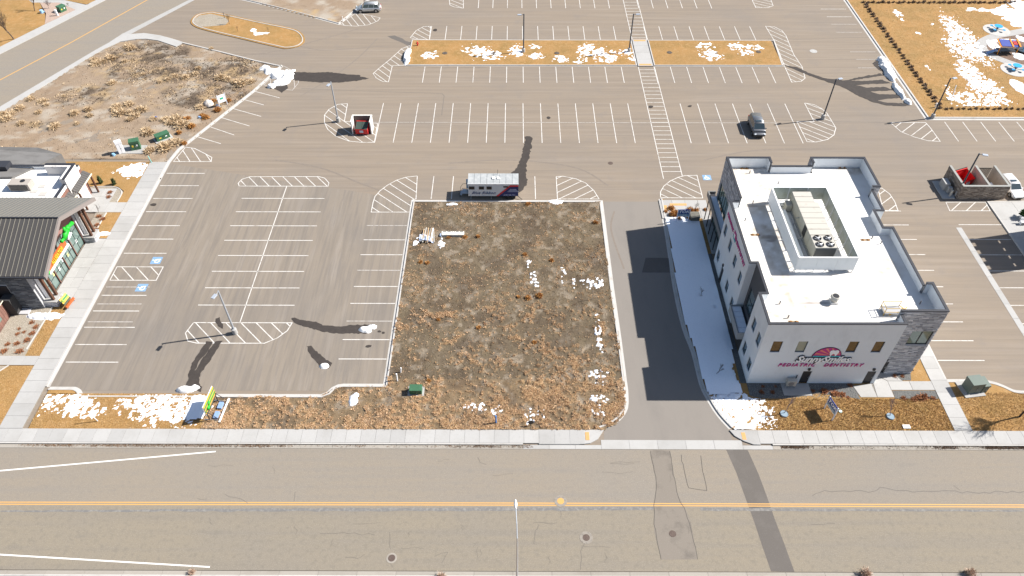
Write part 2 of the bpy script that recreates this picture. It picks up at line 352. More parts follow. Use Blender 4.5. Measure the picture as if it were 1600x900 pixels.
slabs(1.0, 8.9, 40.36, 40.85, .02, 3, 1, CONC, name='gutter'); slabs(23.2, 26.2, 40.36, 40.85, .02, 1, 1, CONC, name='gutter')
# corner ramps beside the drive
rmp = part('pavement', MB().prism([(2.6, 40.87), (6.6, 40.87), (7.8, 41.0), (8.6, 41.5), (9.3, 42.6), (2.6, 42.6)], -.1, .115), CONC, kind='structure')
for i, x in enumerate((2.65, 4.2, 5.75)): part('slab', MB().box(x, x + 1.5, 40.9, 42.55, 0, .13, .5), CONC, rmp)
part('tactile_strip', MB().box(7.35, 7.75, 41.35, 42.3, 0, .136, .5), YELP, rmp)
rmp2 = part('pavement', MB().prism([(25.0, 40.87), (24.3, 40.9), (23.4, 41.3), (22.6, 41.9), (22.2, 42.6), (25.0, 42.6)], -.1, .125), CONC, kind='structure')
part('tactile_strip', MB().box(23.3, 23.7, 41.45, 42.3, 0, .136, .5), YELP, rmp2)
slabs(-90, 90, 27.42, 27.82, .02, 52, 1, GUT, name='gutter')
slabs(-90, 90, 27.24, 27.41, .14, 52, 1, CONCK, name='kerb')
slabs(-60, 60, 25.6, 27.22, .13, 72, 1)
part('lawn', MB().sheet(rect(-200, 200, -60, 25.7), .08), LAWN, kind='structure')
walk = slabs(-52.95, -50.5, 42.6, 88.2, .13, 1, 30)
slabs(-56.5, -52.97, 76.9, 79.0, .13, 3, 1); slabs(-62, -52.97, 50.8, 52.1, .13, 6, 1); slabs(-55.3, -52.97, 60.9, 71.6, .13, 2, 6)
slabs(-60.5, -55.4, 76.9, 82.0, .13, 3, 3)
slabs(45.3, 47.12, 42.6, 78, .13, 1, 22)
slabs(21.25, 23.85, 115.8, 125.2, .13, 1, 4)
part('tactile_strip', MB().box(21.5, 23.6, 116.0, 116.5, .1, .14, .5), YELP, kind='structure'); part('tactile_strip', MB().box(21.5, 23.6, 124.5, 125.0, .1, .14, .5), YELP, kind='structure')
pad = slabs(19.9, 25.2, 75.9, 79.75, .10, 3, 2); slabs(25.22, 26.4, 69.0, 79.75, .10, 1, 6)
part('tactile_strip', MB().box(21.3, 23.6, 78.55, 79.0, .1, .116, .5), YELP, kind='structure'); part('tactile_strip', MB().box(20.35, 20.85, 77.5, 78.6, .1, .116, .5), YELP, kind='structure')
slabs(65.1, 90, 42, 79.6, .12, 8, 10)
# dentist entrance walks on the south side
dw = part('pavement', MB().prism([(37.0, 46.75), (40.6, 46.75), (40.6, 47.7), (45.3, 47.7), (45.3, 48.9), (42.3, 48.9), (41.4, 50.3), (39.2, 50.3), (39.1, 48.6), (36.6, 48.2)], -.1, .10), CONCD, kind='structure')
for q in ([(37.02, 46.77), (38.75, 46.77), (38.7, 48.55), (36.65, 48.2)], [(38.8, 46.77), (40.58, 46.77), (40.58, 48.85), (39.0, 50.2), (38.95, 48.6)], [(40.62, 47.72), (42.9, 47.72), (42.9, 48.88), (40.62, 48.88)], [(42.94, 47.72), (45.28, 47.72), (45.28, 48.88), (42.94, 48.88)], [(39.2, 50.2), (40.6, 48.92), (42.2, 48.92), (41.4, 50.25)]):
    part('slab', MB().prism(q, .05, .125, .5), CONC, dw)
part('equipment_pad', MB().box(28.9, 31.9, 46.95, 48.55, -.1, .13, .5), CONC, kind='structure')
slabs(58.5, 59.25, 42, 74.25, .015, 1, 14, CONC, name='gutter')
# left road
road = part('side_road', MB().sheet(GP([(-60, 118), (-60, 210), (0, 168), (150, 78.5), (192, 53), (297, 0), (360, -40), (180, -40), (163, 0), (0, 84)]), .006), STRN, kind='structure')
part('pavement', MB().prism(GP([(-60, 206), (0, 166.5), (150, 77.5), (170, 66.5), (192, 52), (205, 53), (225, 51.5), (250, 55), (287, 66), (275, 72.5), (247, 63), (228, 60.5), (212, 61), (187, 65), (160, 77.5), (135, 92), (0, 176), (-60, 214)], .1), -.1, .10), CONC, kind='structure')
part('gutter', MB().sheet(GP([(205, 53), (192, 52.5), (297, -1), (306, -1)]), .014), CONC, kind='structure')
part('pavement', MB().prism(GP([(-60, 112), (0, 73), (70, 38), (150, 0), (160, -5), (172, -5), (162, 1), (75, 46), (0, 84), (-60, 120)], .1), -.1, .10), CONC, kind='structure')
part('pavement', MB().prism(GP([(45, 0), (100, 0), (137, 8), (120, 16), (92, 4), (50, 4)], .1), -.1, .104), CONC, kind='structure')
# --- lawns, beds, bare soil
def lawn(poly, z=.10, mat=LAWN, name='lawn'): return part(name, MB().prism(poly, -.1, z, .5), mat, kind='structure')
lawn(GP([(-80, 0), (-80, 120), (0, 73), (70, 37), (70, 21), (60, 0)], .1)); lawn(GP([(70, 37), (125, 12), (137, 8), (92, 3), (70, 4), (60, 0), (72, 21)], .1), mat=M('pink_gravel', (.36, .27, .22), [(8, one, (.24, .17, .14), .5, .68, .7), (11, one, (.48, .40, .34), .56, .72, .7)], .95, (8, .05)), name='gravel_bed')
lawn(GP([(95, -6), (100, 0), (137, 7), (155, -6)], .1))
lawn([(p[0] * 1, p[1]) for p in ISL], .09)
lawn(GP([(303, 38), (302, 30), (312, 24), (330, 21.5), (352, 27), (358, 33), (352, 39), (330, 41), (315, 42)], .1), .105, GRAV, 'gravel_bed')
lawn(rect(-18.3, 21.0, 116.1, 124.9), .12); lawn(rect(24.1, 46.1, 116.1, 124.9), .12)
lawn([(64.8, 100.2), (120, 100.2), (120, 170), (64.8, 170)], .10)
lawn(rect(-49.9, -32.0, 42.55, 47.0), .10); lawn([(-49.9, 46.9), (-46.7, 46.9), (-47.2, 47.5), (-49.9, 47.5)], .10)
lawn(rect(-80, -52.96, 42.55, 50.75), .10); lawn(rect(-54.6, -52.96, 52.1, 60.9), .10)
lawn(rect(-54.9, -52.96, 71.7, 76.9), .10); lawn([(-52.96, 79.0), (-52.96, 88.3), (-75, 88.3), (-75, 82.5), (-55.5, 82.5), (-54.3, 81.5), (-54.3, 79)], .10)
lawn(rect(-59, -54.6, 52.1, 60.9), .12, GRAV, 'gravel_bed')
lawn([(-59.8, 82.4), (-56.3, 82.4), (-54.9, 81.8), (-54.35, 80.6), (-54.35, 79.0), (-60, 79.0)], .12, GRAV, 'gravel_bed'); lawn([(-55.3, 71.7), (-54.9, 71.7), (-54.9, 76.9), (-56.4, 76.9), (-56.2, 71.7)], .12, GRAV, 'gravel_bed')
kerb(smoothpath([(-54.75, 53), (-54.65, 57), (-54.6, 60.8)], 3), gut=.01, top=.12, h=.15, base=.02)
kerb(smoothpath([(-54.3, 79.1), (-54.3, 80.8), (-54.9, 81.9), (-56.2, 82.5), (-59, 82.5)], 4), gut=.01, top=.12, h=.15, base=.02)
kerb([(-54.85, 71.8), (-54.85, 76.8)], gut=.01, top=.12, h=.15, base=.02)
kerb(smoothpath([(-60, 48.2), (-57.3, 49.0), (-55.7, 50.7)], 4), gut=.01, top=.12, h=.15, base=.02)
lawn([(-80, 42.6), (-80, 50.7), (-55.7, 50.7), (-57.3, 49), (-60, 48.2), (-66, 47.8)], .115, GRAV, 'gravel_bed')
dl = [(p[0] + .45, p[1]) for p in DK]
lawn(dl + [(25.0, 42.55), (45.3, 42.55), (45.3, 47.7), (40.6, 47.7), (40.6, 46.75), (36.0, 46.6), (33, 47.2), (29, 46.7), (25, 46.5), (25.2, 79.7)][:0] + [(25, 42.55), (45.35, 42.55), (45.35, 54), (44, 54), (44, 50.3), (25.3, 48.5), (25.3, 68.9), (25.2, 75.9)], .08)
lawn([(25.25, 48.6), (25.25, 47.0), (26.5, 46.55), (28.9, 46.55), (31, 46.9), (32.7, 47.3), (34.5, 47.0), (36.9, 46.5), (36.7, 48.6)], .10, GRAVD, 'gravel_bed')
lawn([(40.65, 46.6), (45.25, 46.6), (45.25, 47.65), (40.65, 47.65)], .10, GRAVD, 'gravel_bed'); lawn([(39.3, 50.3), (40.7, 49.0), (43.2, 49.0), (43.6, 50.3)], .10, GRAVD, 'gravel_bed')
lawn(rect(24.6, 25.25, 48.6, 69), .095, GRAVD, 'gravel_bed')
lawn([(47.15, 42.55), (95, 42.55), (95, 47.4), (54.6, 47.4), (53.6, 47.6), (52.6, 48.3), (51.8, 48.7), (47.15, 48.9)], .10)
# open land at the top left, with relief
TL = GP([(-90, 236), (0, 177), (135, 93), (160, 78), (187, 66), (215, 62), (247, 64), (275, 73), (288, 67.5), (345, 82), (400, 96), (436, 105), (398, 140), (279, 234), (262, 252), (236, 254), (236, 249), (116, 249), (0, 252), (-60, 252)], .08)
def px_mask(blobs, z=.08):
    """soft mask from ellipses measured on the ground"""
    B = []
    for bx, by, rx, ry in blobs:
        c = G(bx, by, z); B.append((c[0], c[1], abs(G(bx + rx, by, z)[0] - c[0]), abs(G(bx, by - ry, z)[1] - c[1])))
    def f(x, y):
        m = np.full(np.shape(x), -4.)
        for cx, cy, a, b in B: m = np.maximum(m, 1 - ((x - cx) / a) ** 2 - ((y - cy) / b) ** 2)
        return m
    return f
dk = px_mask([(230, 85, 60, 18), (260, 110, 90, 16), (350, 105, 70, 14), (130, 150, 40, 14), (320, 150, 70, 18), (60, 195, 30, 5)])
gridsheet('open_land', TL, .45, lambda x, y: .04 + .16 * (fbm(x, y, .22, 3, 5) - .4) + .16 * (fbm(x, y, 1.1, 3, 8) - .5), DIRT2,
          {'dark': lambda x, y: (dk(x, y) > -1.2) * .9 * np.clip((fbm(x, y, .5, 4, 3) - .42) * 5, 0, 1) * np.clip(dk(x, y) * 1.2 + .9, 0, 1),
           'pale': lambda x, y: .75 * np.clip((fbm(x * 1.0, y * 1.6, .45, 4, 31) - .56) * 7, 0, 1), 'veg': lambda x, y: .7 * np.clip((fbm(x, y, .8, 4, 41) - .58) * 8, 0, 1) * np.clip(dk(x, y) * .8 + 1.0, .15, 1)})
gridsheet('open_land', GP([(370, -6), (420, 9), (475, 23), (531, 36.5), (578, -6)], .05), .45, lambda x, y: .03 + .12 * fbm(x, y, .5, 3, 5), DIRT2,
          {'pale': lambda x, y: np.clip((fbm(x, y, .4, 4, 31) - .45) * 5, 0, 1), 'veg': lambda x, y: .9 * np.clip((fbm(x, y, .5, 3, 41) - .55) * 7, 0, 1) * (y < 137)})
# vacant building lot + verge
VL = [(-32.1, 42.58), (9.3, 42.58), (10.6, 43.3), (11.5, 44.4), (11.9, 46), (12.0, 47.6), (12.0, 55), (11.85, 63), (11.85, 79.35), (-13.7, 79.35), (-13.7, 48.05), (-18.6, 48.05), (-19.6, 47.5), (-20.5, 46.7), (-32.1, 46.7)]
def vegm(x, y):
    base = np.clip((50.5 + 3.5 * (fbm(x, y, .12, 2, 77) - .5) * 2 - y) / 5.5, -.5, 1)      # thicker towards the street
    edge = np.clip((-12.6 - x) * .9, 0, 1) * (y > 48) * .9
    clump = .5 * fbm(x, y, .6, 4, 12) + .5 * (.5 + (fbm(x, y, 3.0, 3, 99) - .5) * 1.15)
    return np.clip((clump - .575 + .135 * np.maximum(base, edge * .9) + .02 * (y < 62)) * 10, 0, 1) * np.clip(.9 - .55 * (y > 60), 0, 1)
gridsheet('vacant_lot', VL, .16, lambda x, y: .075 + .12 * (fbm(x, y, .45, 3, 5) - .5) + .14 * (fbm(x, y, 1.7, 4, 8) - .5) + .10 * vegm(x, y), DIRT,
          {'veg': lambda x, y: np.clip(.85 * vegm(x, y) + .22 * (y < 49), 0, 1), 'pale': lambda x, y: .75 * np.clip((fbm(x, y, 1.3, 4, 31) - .57 + .05 * (y > 76)) * 8, 0, 1), 'dark': lambda x, y: .55 * np.clip((fbm(x, y, .5, 5, 55) - .50) * 5, 0, 1)})
# --- stuff nobody can count: tufts, weeds, clods
def blades(name, label, cat, poly, n, dens, h, wd, k, mat, zf=.1, seed=0, lean=.6):
    r = np.random.default_rng(seed); xs = [p[0] for p in poly]; ys = [p[1] for p in poly]
    x = r.uniform(min(xs), max(xs), n * 3); y = r.uniform(min(ys), max(ys), n * 3)
    ok = inside(poly, x, y)
    if dens is not None: ok &= r.random(n * 3) < dens(x, y)
    x = x[ok][:n]; y = y[ok][:n]; m = len(x); z = zf(x, y) if callable(zf) else np.full(m, zf)
    x = np.repeat(x, k) + r.normal(0, wd, m * k); y = np.repeat(y, k) + r.normal(0, wd, m * k); z = np.repeat(z, k); t = np.repeat(r.random(m), k) * .7 + r.random(m * k) * .3
    a = r.uniform(0, 2 * np.pi, m * k); hh = h * r.uniform(.5, 1.3, m * k); b = r.uniform(0, 2 * np.pi, m * k); w_ = wd * r.uniform(.5, 1.2, m * k)
    P0 = np.stack([x - np.cos(a) * w_, y - np.sin(a) * w_, z - .02], 1); P1 = np.stack([x + np.cos(a) * w_, y + np.sin(a) * w_, z - .02], 1)
    P2 = np.stack([x + np.cos(b) * hh * lean, y + np.sin(b) * hh * lean, z + hh], 1)
    co = np.stack([P0, P1, P2], 1).reshape(-1, 3); nf = m * k
    me = bpy.data.meshes.new(name); me.vertices.add(nf * 3); me.vertices.foreach_set('co', co.ravel().astype(np.float32))
    me.loops.add(nf * 3); me.loops.foreach_set('vertex_index', np.arange(nf * 3, dtype=np.int32)); me.polygons.add(nf)
    me.polygons.foreach_set('loop_start', np.arange(0, nf * 3, 3, dtype=np.int32)); me.polygons.foreach_set('loop_total', np.full(nf, 3, np.int32))
    me.update(calc_edges=True); me.materials.append(mat); at = me.attributes.new('tint', 'FLOAT', 'FACE'); at.data.foreach_set('value', t.astype(np.float32))
    o = bpy.data.objects.new(name, me); COL.objects.link(o); ORG[o.name] = (0, 0, 0); return tag(o, label, cat, kind='stuff')
zv = lambda x, y: .075 + .12 * (fbm(x, y, .45, 3, 5) - .5) + .14 * (fbm(x, y, 1.7, 4, 8) - .5) + .10 * vegm(x, y)
blades('dry_weeds', 'orange and tan dead weeds matted over the vacant lot beside the street', 'weeds', VL, 46000, lambda x, y: .03 + .97 * vegm(x, y), .085, .038, 7, WEED, zv, 3, 1.1)
blades('dry_straw', 'pale bits of straw scattered over the brown vacant lot', 'straw', VL, 14000, None, .07, .045, 2, M('straw', (.40, .31, .20), attr=[('tint', (.16, .11, .07))], rough=.95), zv, 4)
for poly, n, lb in ((rect(-49.9, -32.0, 42.6, 47.0), 9000, 'dormant golden grass on the verge left of the striped sign'), (rect(25.5, 45.3, 42.6, 46.6), 8000, 'dormant golden grass in front of the white clinic'),
                (rect(47.2, 62, 42.6, 47.4), 7000, 'dormant grass around the green transformer by the street'), (rect(-60, -53, 42.6, 50.7), 2500, 'dormant grass left of the long footpath by the street'),
                (rect(-54.6, -53, 52.2, 60.8), 1500, 'narrow strip of golden grass beside the long footpath'), (rect(-18.3, 21, 116.1, 124.9), 5000, 'golden grass on the longer parking lot island'),
                (rect(24.1, 46.1, 116.1, 124.9), 3000, 'golden grass on the shorter parking lot island'), (rect(64.8, 90, 100.2, 140), 9000, 'golden grass of the playground field')):
    blades('dry_grass', lb, 'grass', poly, int(n * 1.8), None, .05, .024, 4, BLADE, .1, n, 1.0)
def scrub_d(x, y): return np.clip((fbm(x, y, .5, 3, 41) - .50) * 6, 0, 1) * np.clip(dk(x, y) * .8 + 1.0, .12, 1)
zo = lambda x, y: .04 + .16 * (fbm(x, y, .22, 3, 5) - .4) + .16 * (fbm(x, y, 1.1, 3, 8) - .5)
blades('dry_scrub', 'thin straw coloured scrub over the open land by the side road', 'scrub', TL, 5000, scrub_d, .12, .09, 4, M('scrub', (.36, .26, .15), attr=[('tint', (.66, .52, .36))], rough=.95), zo, 6)
blades('dark_litter', 'dark twigs and clods scattered over the open land', 'debris', TL, 3500, lambda x, y: .04 + .96 * (dk(x, y) > -.1), .10, .09, 3, M('dark_twigs', (.06, .042, .03), attr=[('tint', (.14, .10, .07))], rough=.98), zo, 9)
def clods(name, label, cat, poly, n, s, mat, zf, seed):
    r = random.Random(seed); mb = MB(); xs = [p[0] for p in poly]; ys = [p[1] for p in poly]; c = 0
    X = np.array([r.uniform(min(xs), max(xs)) for _ in range(n * 2)]); Y = np.array([r.uniform(min(ys), max(ys)) for _ in range(n * 2)]); ok = inside(poly, X, Y); Z = zf(X, Y)
    for x, y, z in zip(X[ok][:n], Y[ok][:n], Z[ok][:n]):
        q = s * r.uniform(.4, 1.3) ; a = r.uniform(0, 6.3)
        ring = [(x + q * r.uniform(.7, 1.1) * math.cos(a + k * 1.257), y + q * r.uniform(.7, 1.1) * math.sin(a + k * 1.257), z - .02) for k in range(5)]
        mb.add(ring + [(x + q * .15, y, z + q * r.uniform(.5, .9))], [(k, (k + 1) % 5, 5) for k in range(5)], r.random())
    return tag(part(name, mb, mat), label, cat, kind='stuff')
clods('soil_clods', 'brown soil clods and stones lying over the vacant lot', 'clods', VL, 6000, .075, M('clods', (.12, .088, .06), attr=[('tint', (.30, .25, .20))], rough=.98), zv, 2)
clods('soil_clods', 'stones and clods lying over the open land', 'clods', TL, 1400, .11, M('clods2', (.16, .115, .08), attr=[('tint', (.27, .21, .16))], rough=.98), zo, 5)
clods('gravel', 'grey landscape gravel in front of the clinic', 'gravel', rect(25.3, 36.7, 46.7, 48.5), 2500, .045, M('stones', (.10, .10, .10), attr=[('tint', (.40, .40, .38))], rough=.95), lambda x, y: x * 0 + .1, 7)
clods('gravel', 'tan landscape gravel between the brown wing and the footpath', 'gravel', rect(-59, -54.7, 52.2, 60.8), 3500, .05, M('stones2', (.22, .18, .14), attr=[('tint', (.50, .46, .40))], rough=.95), lambda x, y: x * 0 + .12, 8)
blades('gutter_litter', 'brown leaf litter lying in the gutter along the north kerb of the street', 'litter', rect(-50, 2, 40.52, 40.79), 2200, lambda x, y: np.clip((fbm(x, y * 0, .25, 2, 3) - .40) * 4, .08, 1), .035, .05, 3, M('leaf_litter', (.10, .06, .035), attr=[('tint', (.24, .15, .09))], rough=.95), .03, 88, 1.5)
blades('gutter_litter', 'brown litter in the gutter right of the drive mouth', 'litter', rect(27, 60, 40.50, 40.79), 2600, lambda x, y: np.clip((fbm(x, y * 0, .2, 2, 8) - .35) * 4, .1, 1), .035, .05, 3, MATS.get('leaf_litter'), .03, 89, 1.5)
# --- street markings, patches, cracks
def mark(name, mb, mat, parent=street): return part(name, mb, mat, parent)
mark('centre_line', MB().strip([(-300, 34.12), (0, 34.45), (300, 34.12)], .11, .008, .5), YEL); mark('centre_line', MB().strip([(-300, 33.90), (0, 34.23), (300, 33.90)], .11, .008, .5), YEL)
mark('lane_line', MB().strip([(-50.5, 37.75), G(337, 705.5)], .15, .008, .5), PAINTR); mark('lane_line', MB().strip([G(-60, 863), G(328, 886)], .14, .008, .5), PAINTR)
mark('centre_line', MB().strip(GP([(-40, 147), (0, 125), (110, 67), (230, 0), (300, -38)]), .22, .012, .5), YEL, road)
def patch(px, mat=PATCH, par=street, z=.005, step=2.0, amp=.03, seed=1): return part('asphalt_patch', MB().sheet(jitter(GP(px), step, amp, seed), z, .5), mat, par)
patch([(1135, 702.5), (1168, 703), (1185, 740), (1241, 893), (1205, 893), (1166, 780), (1150, 738)])
patch([(1016, 703), (1047, 704), (1052, 735), (1060, 775), (1069, 790), (1078, 812), (1090, 874), (1033, 874), (1022, 830), (1023, 780), (1026, 760), (1022, 730)], PATCH2, seed=3)
patch([(0, 800), (0, 797.5), (400, 794.5), (1022, 792), (1022, 797), (700, 798.5), (400, 799)], M('seam', (.15, .145, .14), [(3, one, (.22, .21, .195), .45, .65)], .9), z=.006, amp=.06, step=.8)
patch([(1095, 793), (1600, 797), (1600, 799.5), (1095, 798)], MATS['seam'], z=.006, amp=.05, step=.8)
patch([(1009, 403), (1045, 403), (1047, 426), (1003, 426)], PATCH, lot, .009); patch([(606, 57), (616, 55), (641, 66), (639, 72)], PATCH, lot, .005, 1, .15)
def crack(px, wd=.045, par=street, z=.009, seed=1, amp=.12, mat=TAR):
    P_ = GP(px); rr = random.Random(seed); out = []
    for a, b in zip(P_, P_[1:]):
        n = max(2, int(math.dist(a, b) / .5))
        for k in range(n): out.append((a[0] + (b[0] - a[0]) * k / n + rr.uniform(-amp, amp) * .5, a[1] + (b[1] - a[1]) * k / n + rr.uniform(-amp, amp)))
    out.append(P_[-1]); return part('crack', MB().strip(out, wd, z, .5), mat, par)
THIN = M('thin_crack', (.13, .118, .105), rough=.9)
cr_ = random.Random(12)
for i in range(26):
    cx_, cy_ = cr_.uniform(300, 1250), cr_.choice([cr_.uniform(806, 884), cr_.uniform(806, 884), cr_.uniform(715, 780)]); hz = cr_.random() < .65; ln = cr_.uniform(14, 60) if hz else cr_.uniform(6, 20)
    crk = GP([(cx_ + (ln * t_ if hz else cr_.uniform(-3, 3)), cy_ + (cr_.uniform(-2, 2) if hz else ln * t_)) for t_ in (0, .3, .6, 1)]); part('crack', MB().strip(crk, .028, .0085 + .0002 * i, .5), M('hairline', (.155, .138, .118), rough=.9), street)
for i, c in enumerate([[(1016, 706), (1022, 735), (1026, 755), (1022, 790), (1022, 820), (1028, 850), (1033, 874)], [(1047, 706), (1052, 740), (1060, 778), (1072, 800), (1080, 826), (1090, 874)],
                   [(1064, 712), (1070, 740), (1076, 764), (1105, 765), (1098, 735), (1095, 712)], [(1270, 775), (1280, 768), (1320, 767), (1365, 768), (1375, 761), (1400, 768), (1450, 767), (1520, 770), (1600, 768)],
                   [(1490, 757), (1500, 766)], [(459, 784), (460, 772), (463, 768)], [(350, 773), (375, 780), (387, 786)], [(747, 713), (750, 722), (760, 726)], [(916, 848), (908, 860), (907, 890)], [(833, 817), (870, 817)],
                   [(834, 850), (836, 830), (842, 820)], [(500, 834), (545, 833), (585, 836)], [(609, 832), (610, 858)], [(540, 872), (560, 872), (570, 866)], [(680, 870), (700, 862), (690, 880)], [(1265, 818), (1305, 818)], [(80, 808), (87, 802)], [(876, 799), (876, 808)]]):
    crack(c, .05 if i < 4 else .035, seed=i, mat=TAR if i < 3 else THIN)
for i, c in enumerate([[(600, 103), (700, 106), (760, 105)], [(470, 138), (560, 142), (690, 146), (694, 150), (690, 180)], [(1200, 61), (1260, 61), (1360, 58)], [(960, 186), (1200, 187), (1300, 190), (1420, 192)]]): crack(c, .07, lot, .007, i, .05, THIN)
# --- parking bay lines
LW = .11
def bay(x0, y0, x1, y1, mat=PAINT, wd=LW): return part('bay_line', MB().strip([(x0, y0), (x1, y1)], wd, .010, .5), mat, lot)
for k in range(-8, 16):
    x = 1.45 + 2.80 * k
    if k not in (7, 8): bay(x, 93.3, x, 104.2)
bay(-22.5, 98.75, 41, 98.75, PAINTF, .09)
for k in range(-8, 17):
    x = 1.55 + 2.80 * k
    if k in (7,): continue
    if -6 <= k <= 15: bay(x, 110.5, x, 115.7)
    if -6 <= k <= 15: bay(x, 125.25, x, 130.4)
    if -3 <= k <= 13: bay(x - .05, 137.7, x - .05, 143.2)
for x in (-11.4, -8.6, -5.9, -3.1, 3.0): bay(x, 80.0, x, 85.1)
for py in (270.7, 290, 310, 330.7, 352.5, 373.5, 395.7, 461.5, 486, 511.5, 538.5, 566):
    y = G(200, py)[1]; bay(-49.75, y, -44.3 if py < 500 else -43.9, y)
for py in (448.5, 475, 503): y = G(200, py)[1]; bay(-49.7, y, -44.4, y, PAINTF)
for k in range(8): bay(-37.6, 80.05 - 2.865 * k, -26.1, 80.05 - 2.865 * k)
bay(-31.9, 82.7, -31.9, 57.3)
for k in range(9): bay(-19.5, 74.42 - 2.82 * k, -14.15, 74.42 - 2.82 * k, PAINT if k % 3 else PAINTF)
for a, b in [((399, 143), (437, 153)), ((382.5, 156), (412, 164)), ((365, 170), (408, 182)), ((346.5, 184), (390, 197)), ((329, 198.5), (366, 211)), ((306, 213), (345, 224.5))]: bay(*G(*a), *G(*b))
for k in range(10): bay(47.25, 77.6 - 2.86 * k, 52.45, 77.6 - 2.86 * k)
for k in range(12): bay(59.1, 74.83 - 2.92 * k, 64.75, 74.83 - 2.92 * k)
for k in range(9): bay(67.0 + 2.8 * k, 93.9, 67.0 + 2.8 * k, 99.1)
for y in (137.5, 134.3, 131.3, 128.2, 121, 118.4, 115.5, 104.4): bay(58.6 + random.uniform(0, .8), y, 63.6, y, PAINTF if y < 132 else PAINT)
bay(*G(1105, 273), *G(1119, 273)) if False else None
bay(29.8, 80.1, 29.8, 85.0)
# crosswalk ladder
for x in (21.28, 24.05):
    bay(x, 84.6 if x < 22 else 85.2, x, 115.7); bay(x, 125.3, x, 146)
for k in range(26): bay(21.3, 86.3 + 1.14 * k, 24.0, 86.3 + 1.14 * k, PAINT, .10)
for k in range(15): bay(21.3, 126.0 + 1.3 * k, 24.0, 126.0 + 1.3 * k, PAINT, .10)
def hatch(px, ang, sp, world=False, mat=PAINT, closed=True):
    """outline and diagonal bars of a hatched zone"""
    P_ = px if world else GP(px); mb = MB(); mb.strip(P_ + ([P_[0]] if closed else []), LW, .014, .5)
    d = Vector((math.cos(R(ang)), math.sin(R(ang)))); n = Vector((-d.y, d.x)); ts = [Vector(p).dot(n) for p in P_]
    t = min(ts) + sp * .6
    while t < max(ts):
        hits = []
        for a, b in zip(P_, P_[1:] + P_[:1]):
            a = Vector(a); b = Vector(b); u, v = a.dot(n) - t, b.dot(n) - t
            if (u > 0) != (v > 0): q = a.lerp(b, u / (u - v)); hits.append(q.dot(d))
        hits.sort()
        for s0, s1 in zip(hits[::2], hits[1::2]):
            if s1 - s0 > .3: mb.strip([tuple(d * s0 + n * t), tuple(d * s1 + n * t)], LW, .010, .5)
        t += sp
    return part('hatched_zone', mb, mat, lot)
hatch([(-37.6, 84.9)] + [(-38.6, 84.3), (-38.9, 83.4), (-38.6, 82.75), (-26.1, 82.75), (-26.1, 83.5), (-26.9, 84.6), (-27.8, 84.95)], -50, 1.25, True)
hatch([(-37.3, 57.2), (-37.75, 55.6), (-37.1, 54.4), (-36.0, 54.1), (-28.3, 54.1), (-27.0, 54.9), (-26.1, 56.0), (-25.8, 57.2)], -45, 1.25, True)
hatch([(-49.7, G(200, 438)[1]), (-44.0, G(200, 438)[1]), (-43.9, G(200, 417)[1]), (-49.7, G(200, 417)[1])], -45, 1.3, True)
hatch([(652, 275), (634, 277), (620, 281.5), (606, 289), (594, 298), (586, 307), (583, 316), (580, 331.5), (640, 331.5), (645, 312), (650, 311)], -42, 1.25)
hatch([(869, 276), (880, 275.5), (900, 279.5), (915, 286), (928, 298), (936, 311), (871, 311)], 36, 1.25)
hatch([(1032, 309), (1032, 300), (1037, 291), (1047, 283), (1060, 277), (1070, 274.5), (1089, 274), (1098, 309.5)], -40, 1.2)
hatch([(290, 230), (304, 232), (320, 240), (331, 246), (330, 252.5), (271, 252.5)], -55, 1.25)
hatch([(443, 103), (452, 108), (461, 115), (467, 123), (466, 130), (457, 141), (447, 140), (412, 133)], -75, 1.9, mat=PAINTF)
hatch([(530, 38), (556, 20.5), (578, 24), (594, 28), (590, 33), (575, 39), (556, 41), (540, 40)], -62, 1.15)
hatch([(673, 41), (662, 41.5), (650, 48), (641, 59), (648, 61), (671, 62)], -45, 1.1)
hatch([(641, 71), (628, 76), (608, 94), (592, 107), (583, 115), (588, 122), (598, 127.5), (607, 128), (613, 103), (631, 102)], -50, 1.15)
hatch([(543, 162), (528, 163), (514, 171), (507, 180), (507, 192), (512, 202), (525, 213), (545, 220.5), (565, 222.5), (585, 222.5), (590, 193), (568, 191), (538, 190)], -46, 1.25)
hatch([(1196, 41), (1210, 42), (1222, 48), (1228, 56), (1240, 85), (1253, 104), (1258, 122), (1252, 127), (1237, 128.5), (1226, 104), (1210, 64)], -50, 1.15)
hatch([(1257, 161), (1272, 163.5), (1284, 170), (1292, 177), (1300, 190), (1306, 200), (1303, 211), (1293, 218), (1275, 222), (1261, 221.5), (1245, 190), (1272, 190)], -40, 1.15)
hatch([(1391, 191.5), (1446, 191.5), (1453, 199), (1469, 221), (1450, 220), (1428, 214), (1408, 206)], 42, 1.4)
hatch([(1478, 316), (1540, 316), (1547, 329.5), (1484, 329.5)], 42, 1.35)
hatch([(1372, 295), (1378, 294), (1390, 303), (1398, 315), (1403, 329), (1380, 329)], 40, 1.35)
hatch([(702, 0), (703, 8), (710, 11), (724, 13), (724, -5), (703, -5)], -40, 1.1); hatch([(1176, 2), (1181, 12), (1200, 12), (1208, 9), (1203, -4), (1174, -4)], -30, 1.1)
for i, c in enumerate([[(330, 90), (420, 82), (500, 62), (560, 45)], [(470, 150), (520, 120), (560, 90), (590, 60)], [(440, 60), (480, 75), (520, 78), (600, 72)], [(960, 330), (955, 360), (975, 420)], [(1100, 250), (1180, 235), (1300, 232)], [(700, 255), (800, 250), (900, 262), (950, 290)], [(430, 250), (500, 262), (560, 285), (600, 300)]]):
    part('tyre_mark', MB().strip(smoothpath(GP(c), 6), .22, .0065 + .0003 * i, .5), M('tyre_mark', (.178, .150, .125), [(2, one, (.20, .168, .14), .45, .65)], .9), lot)
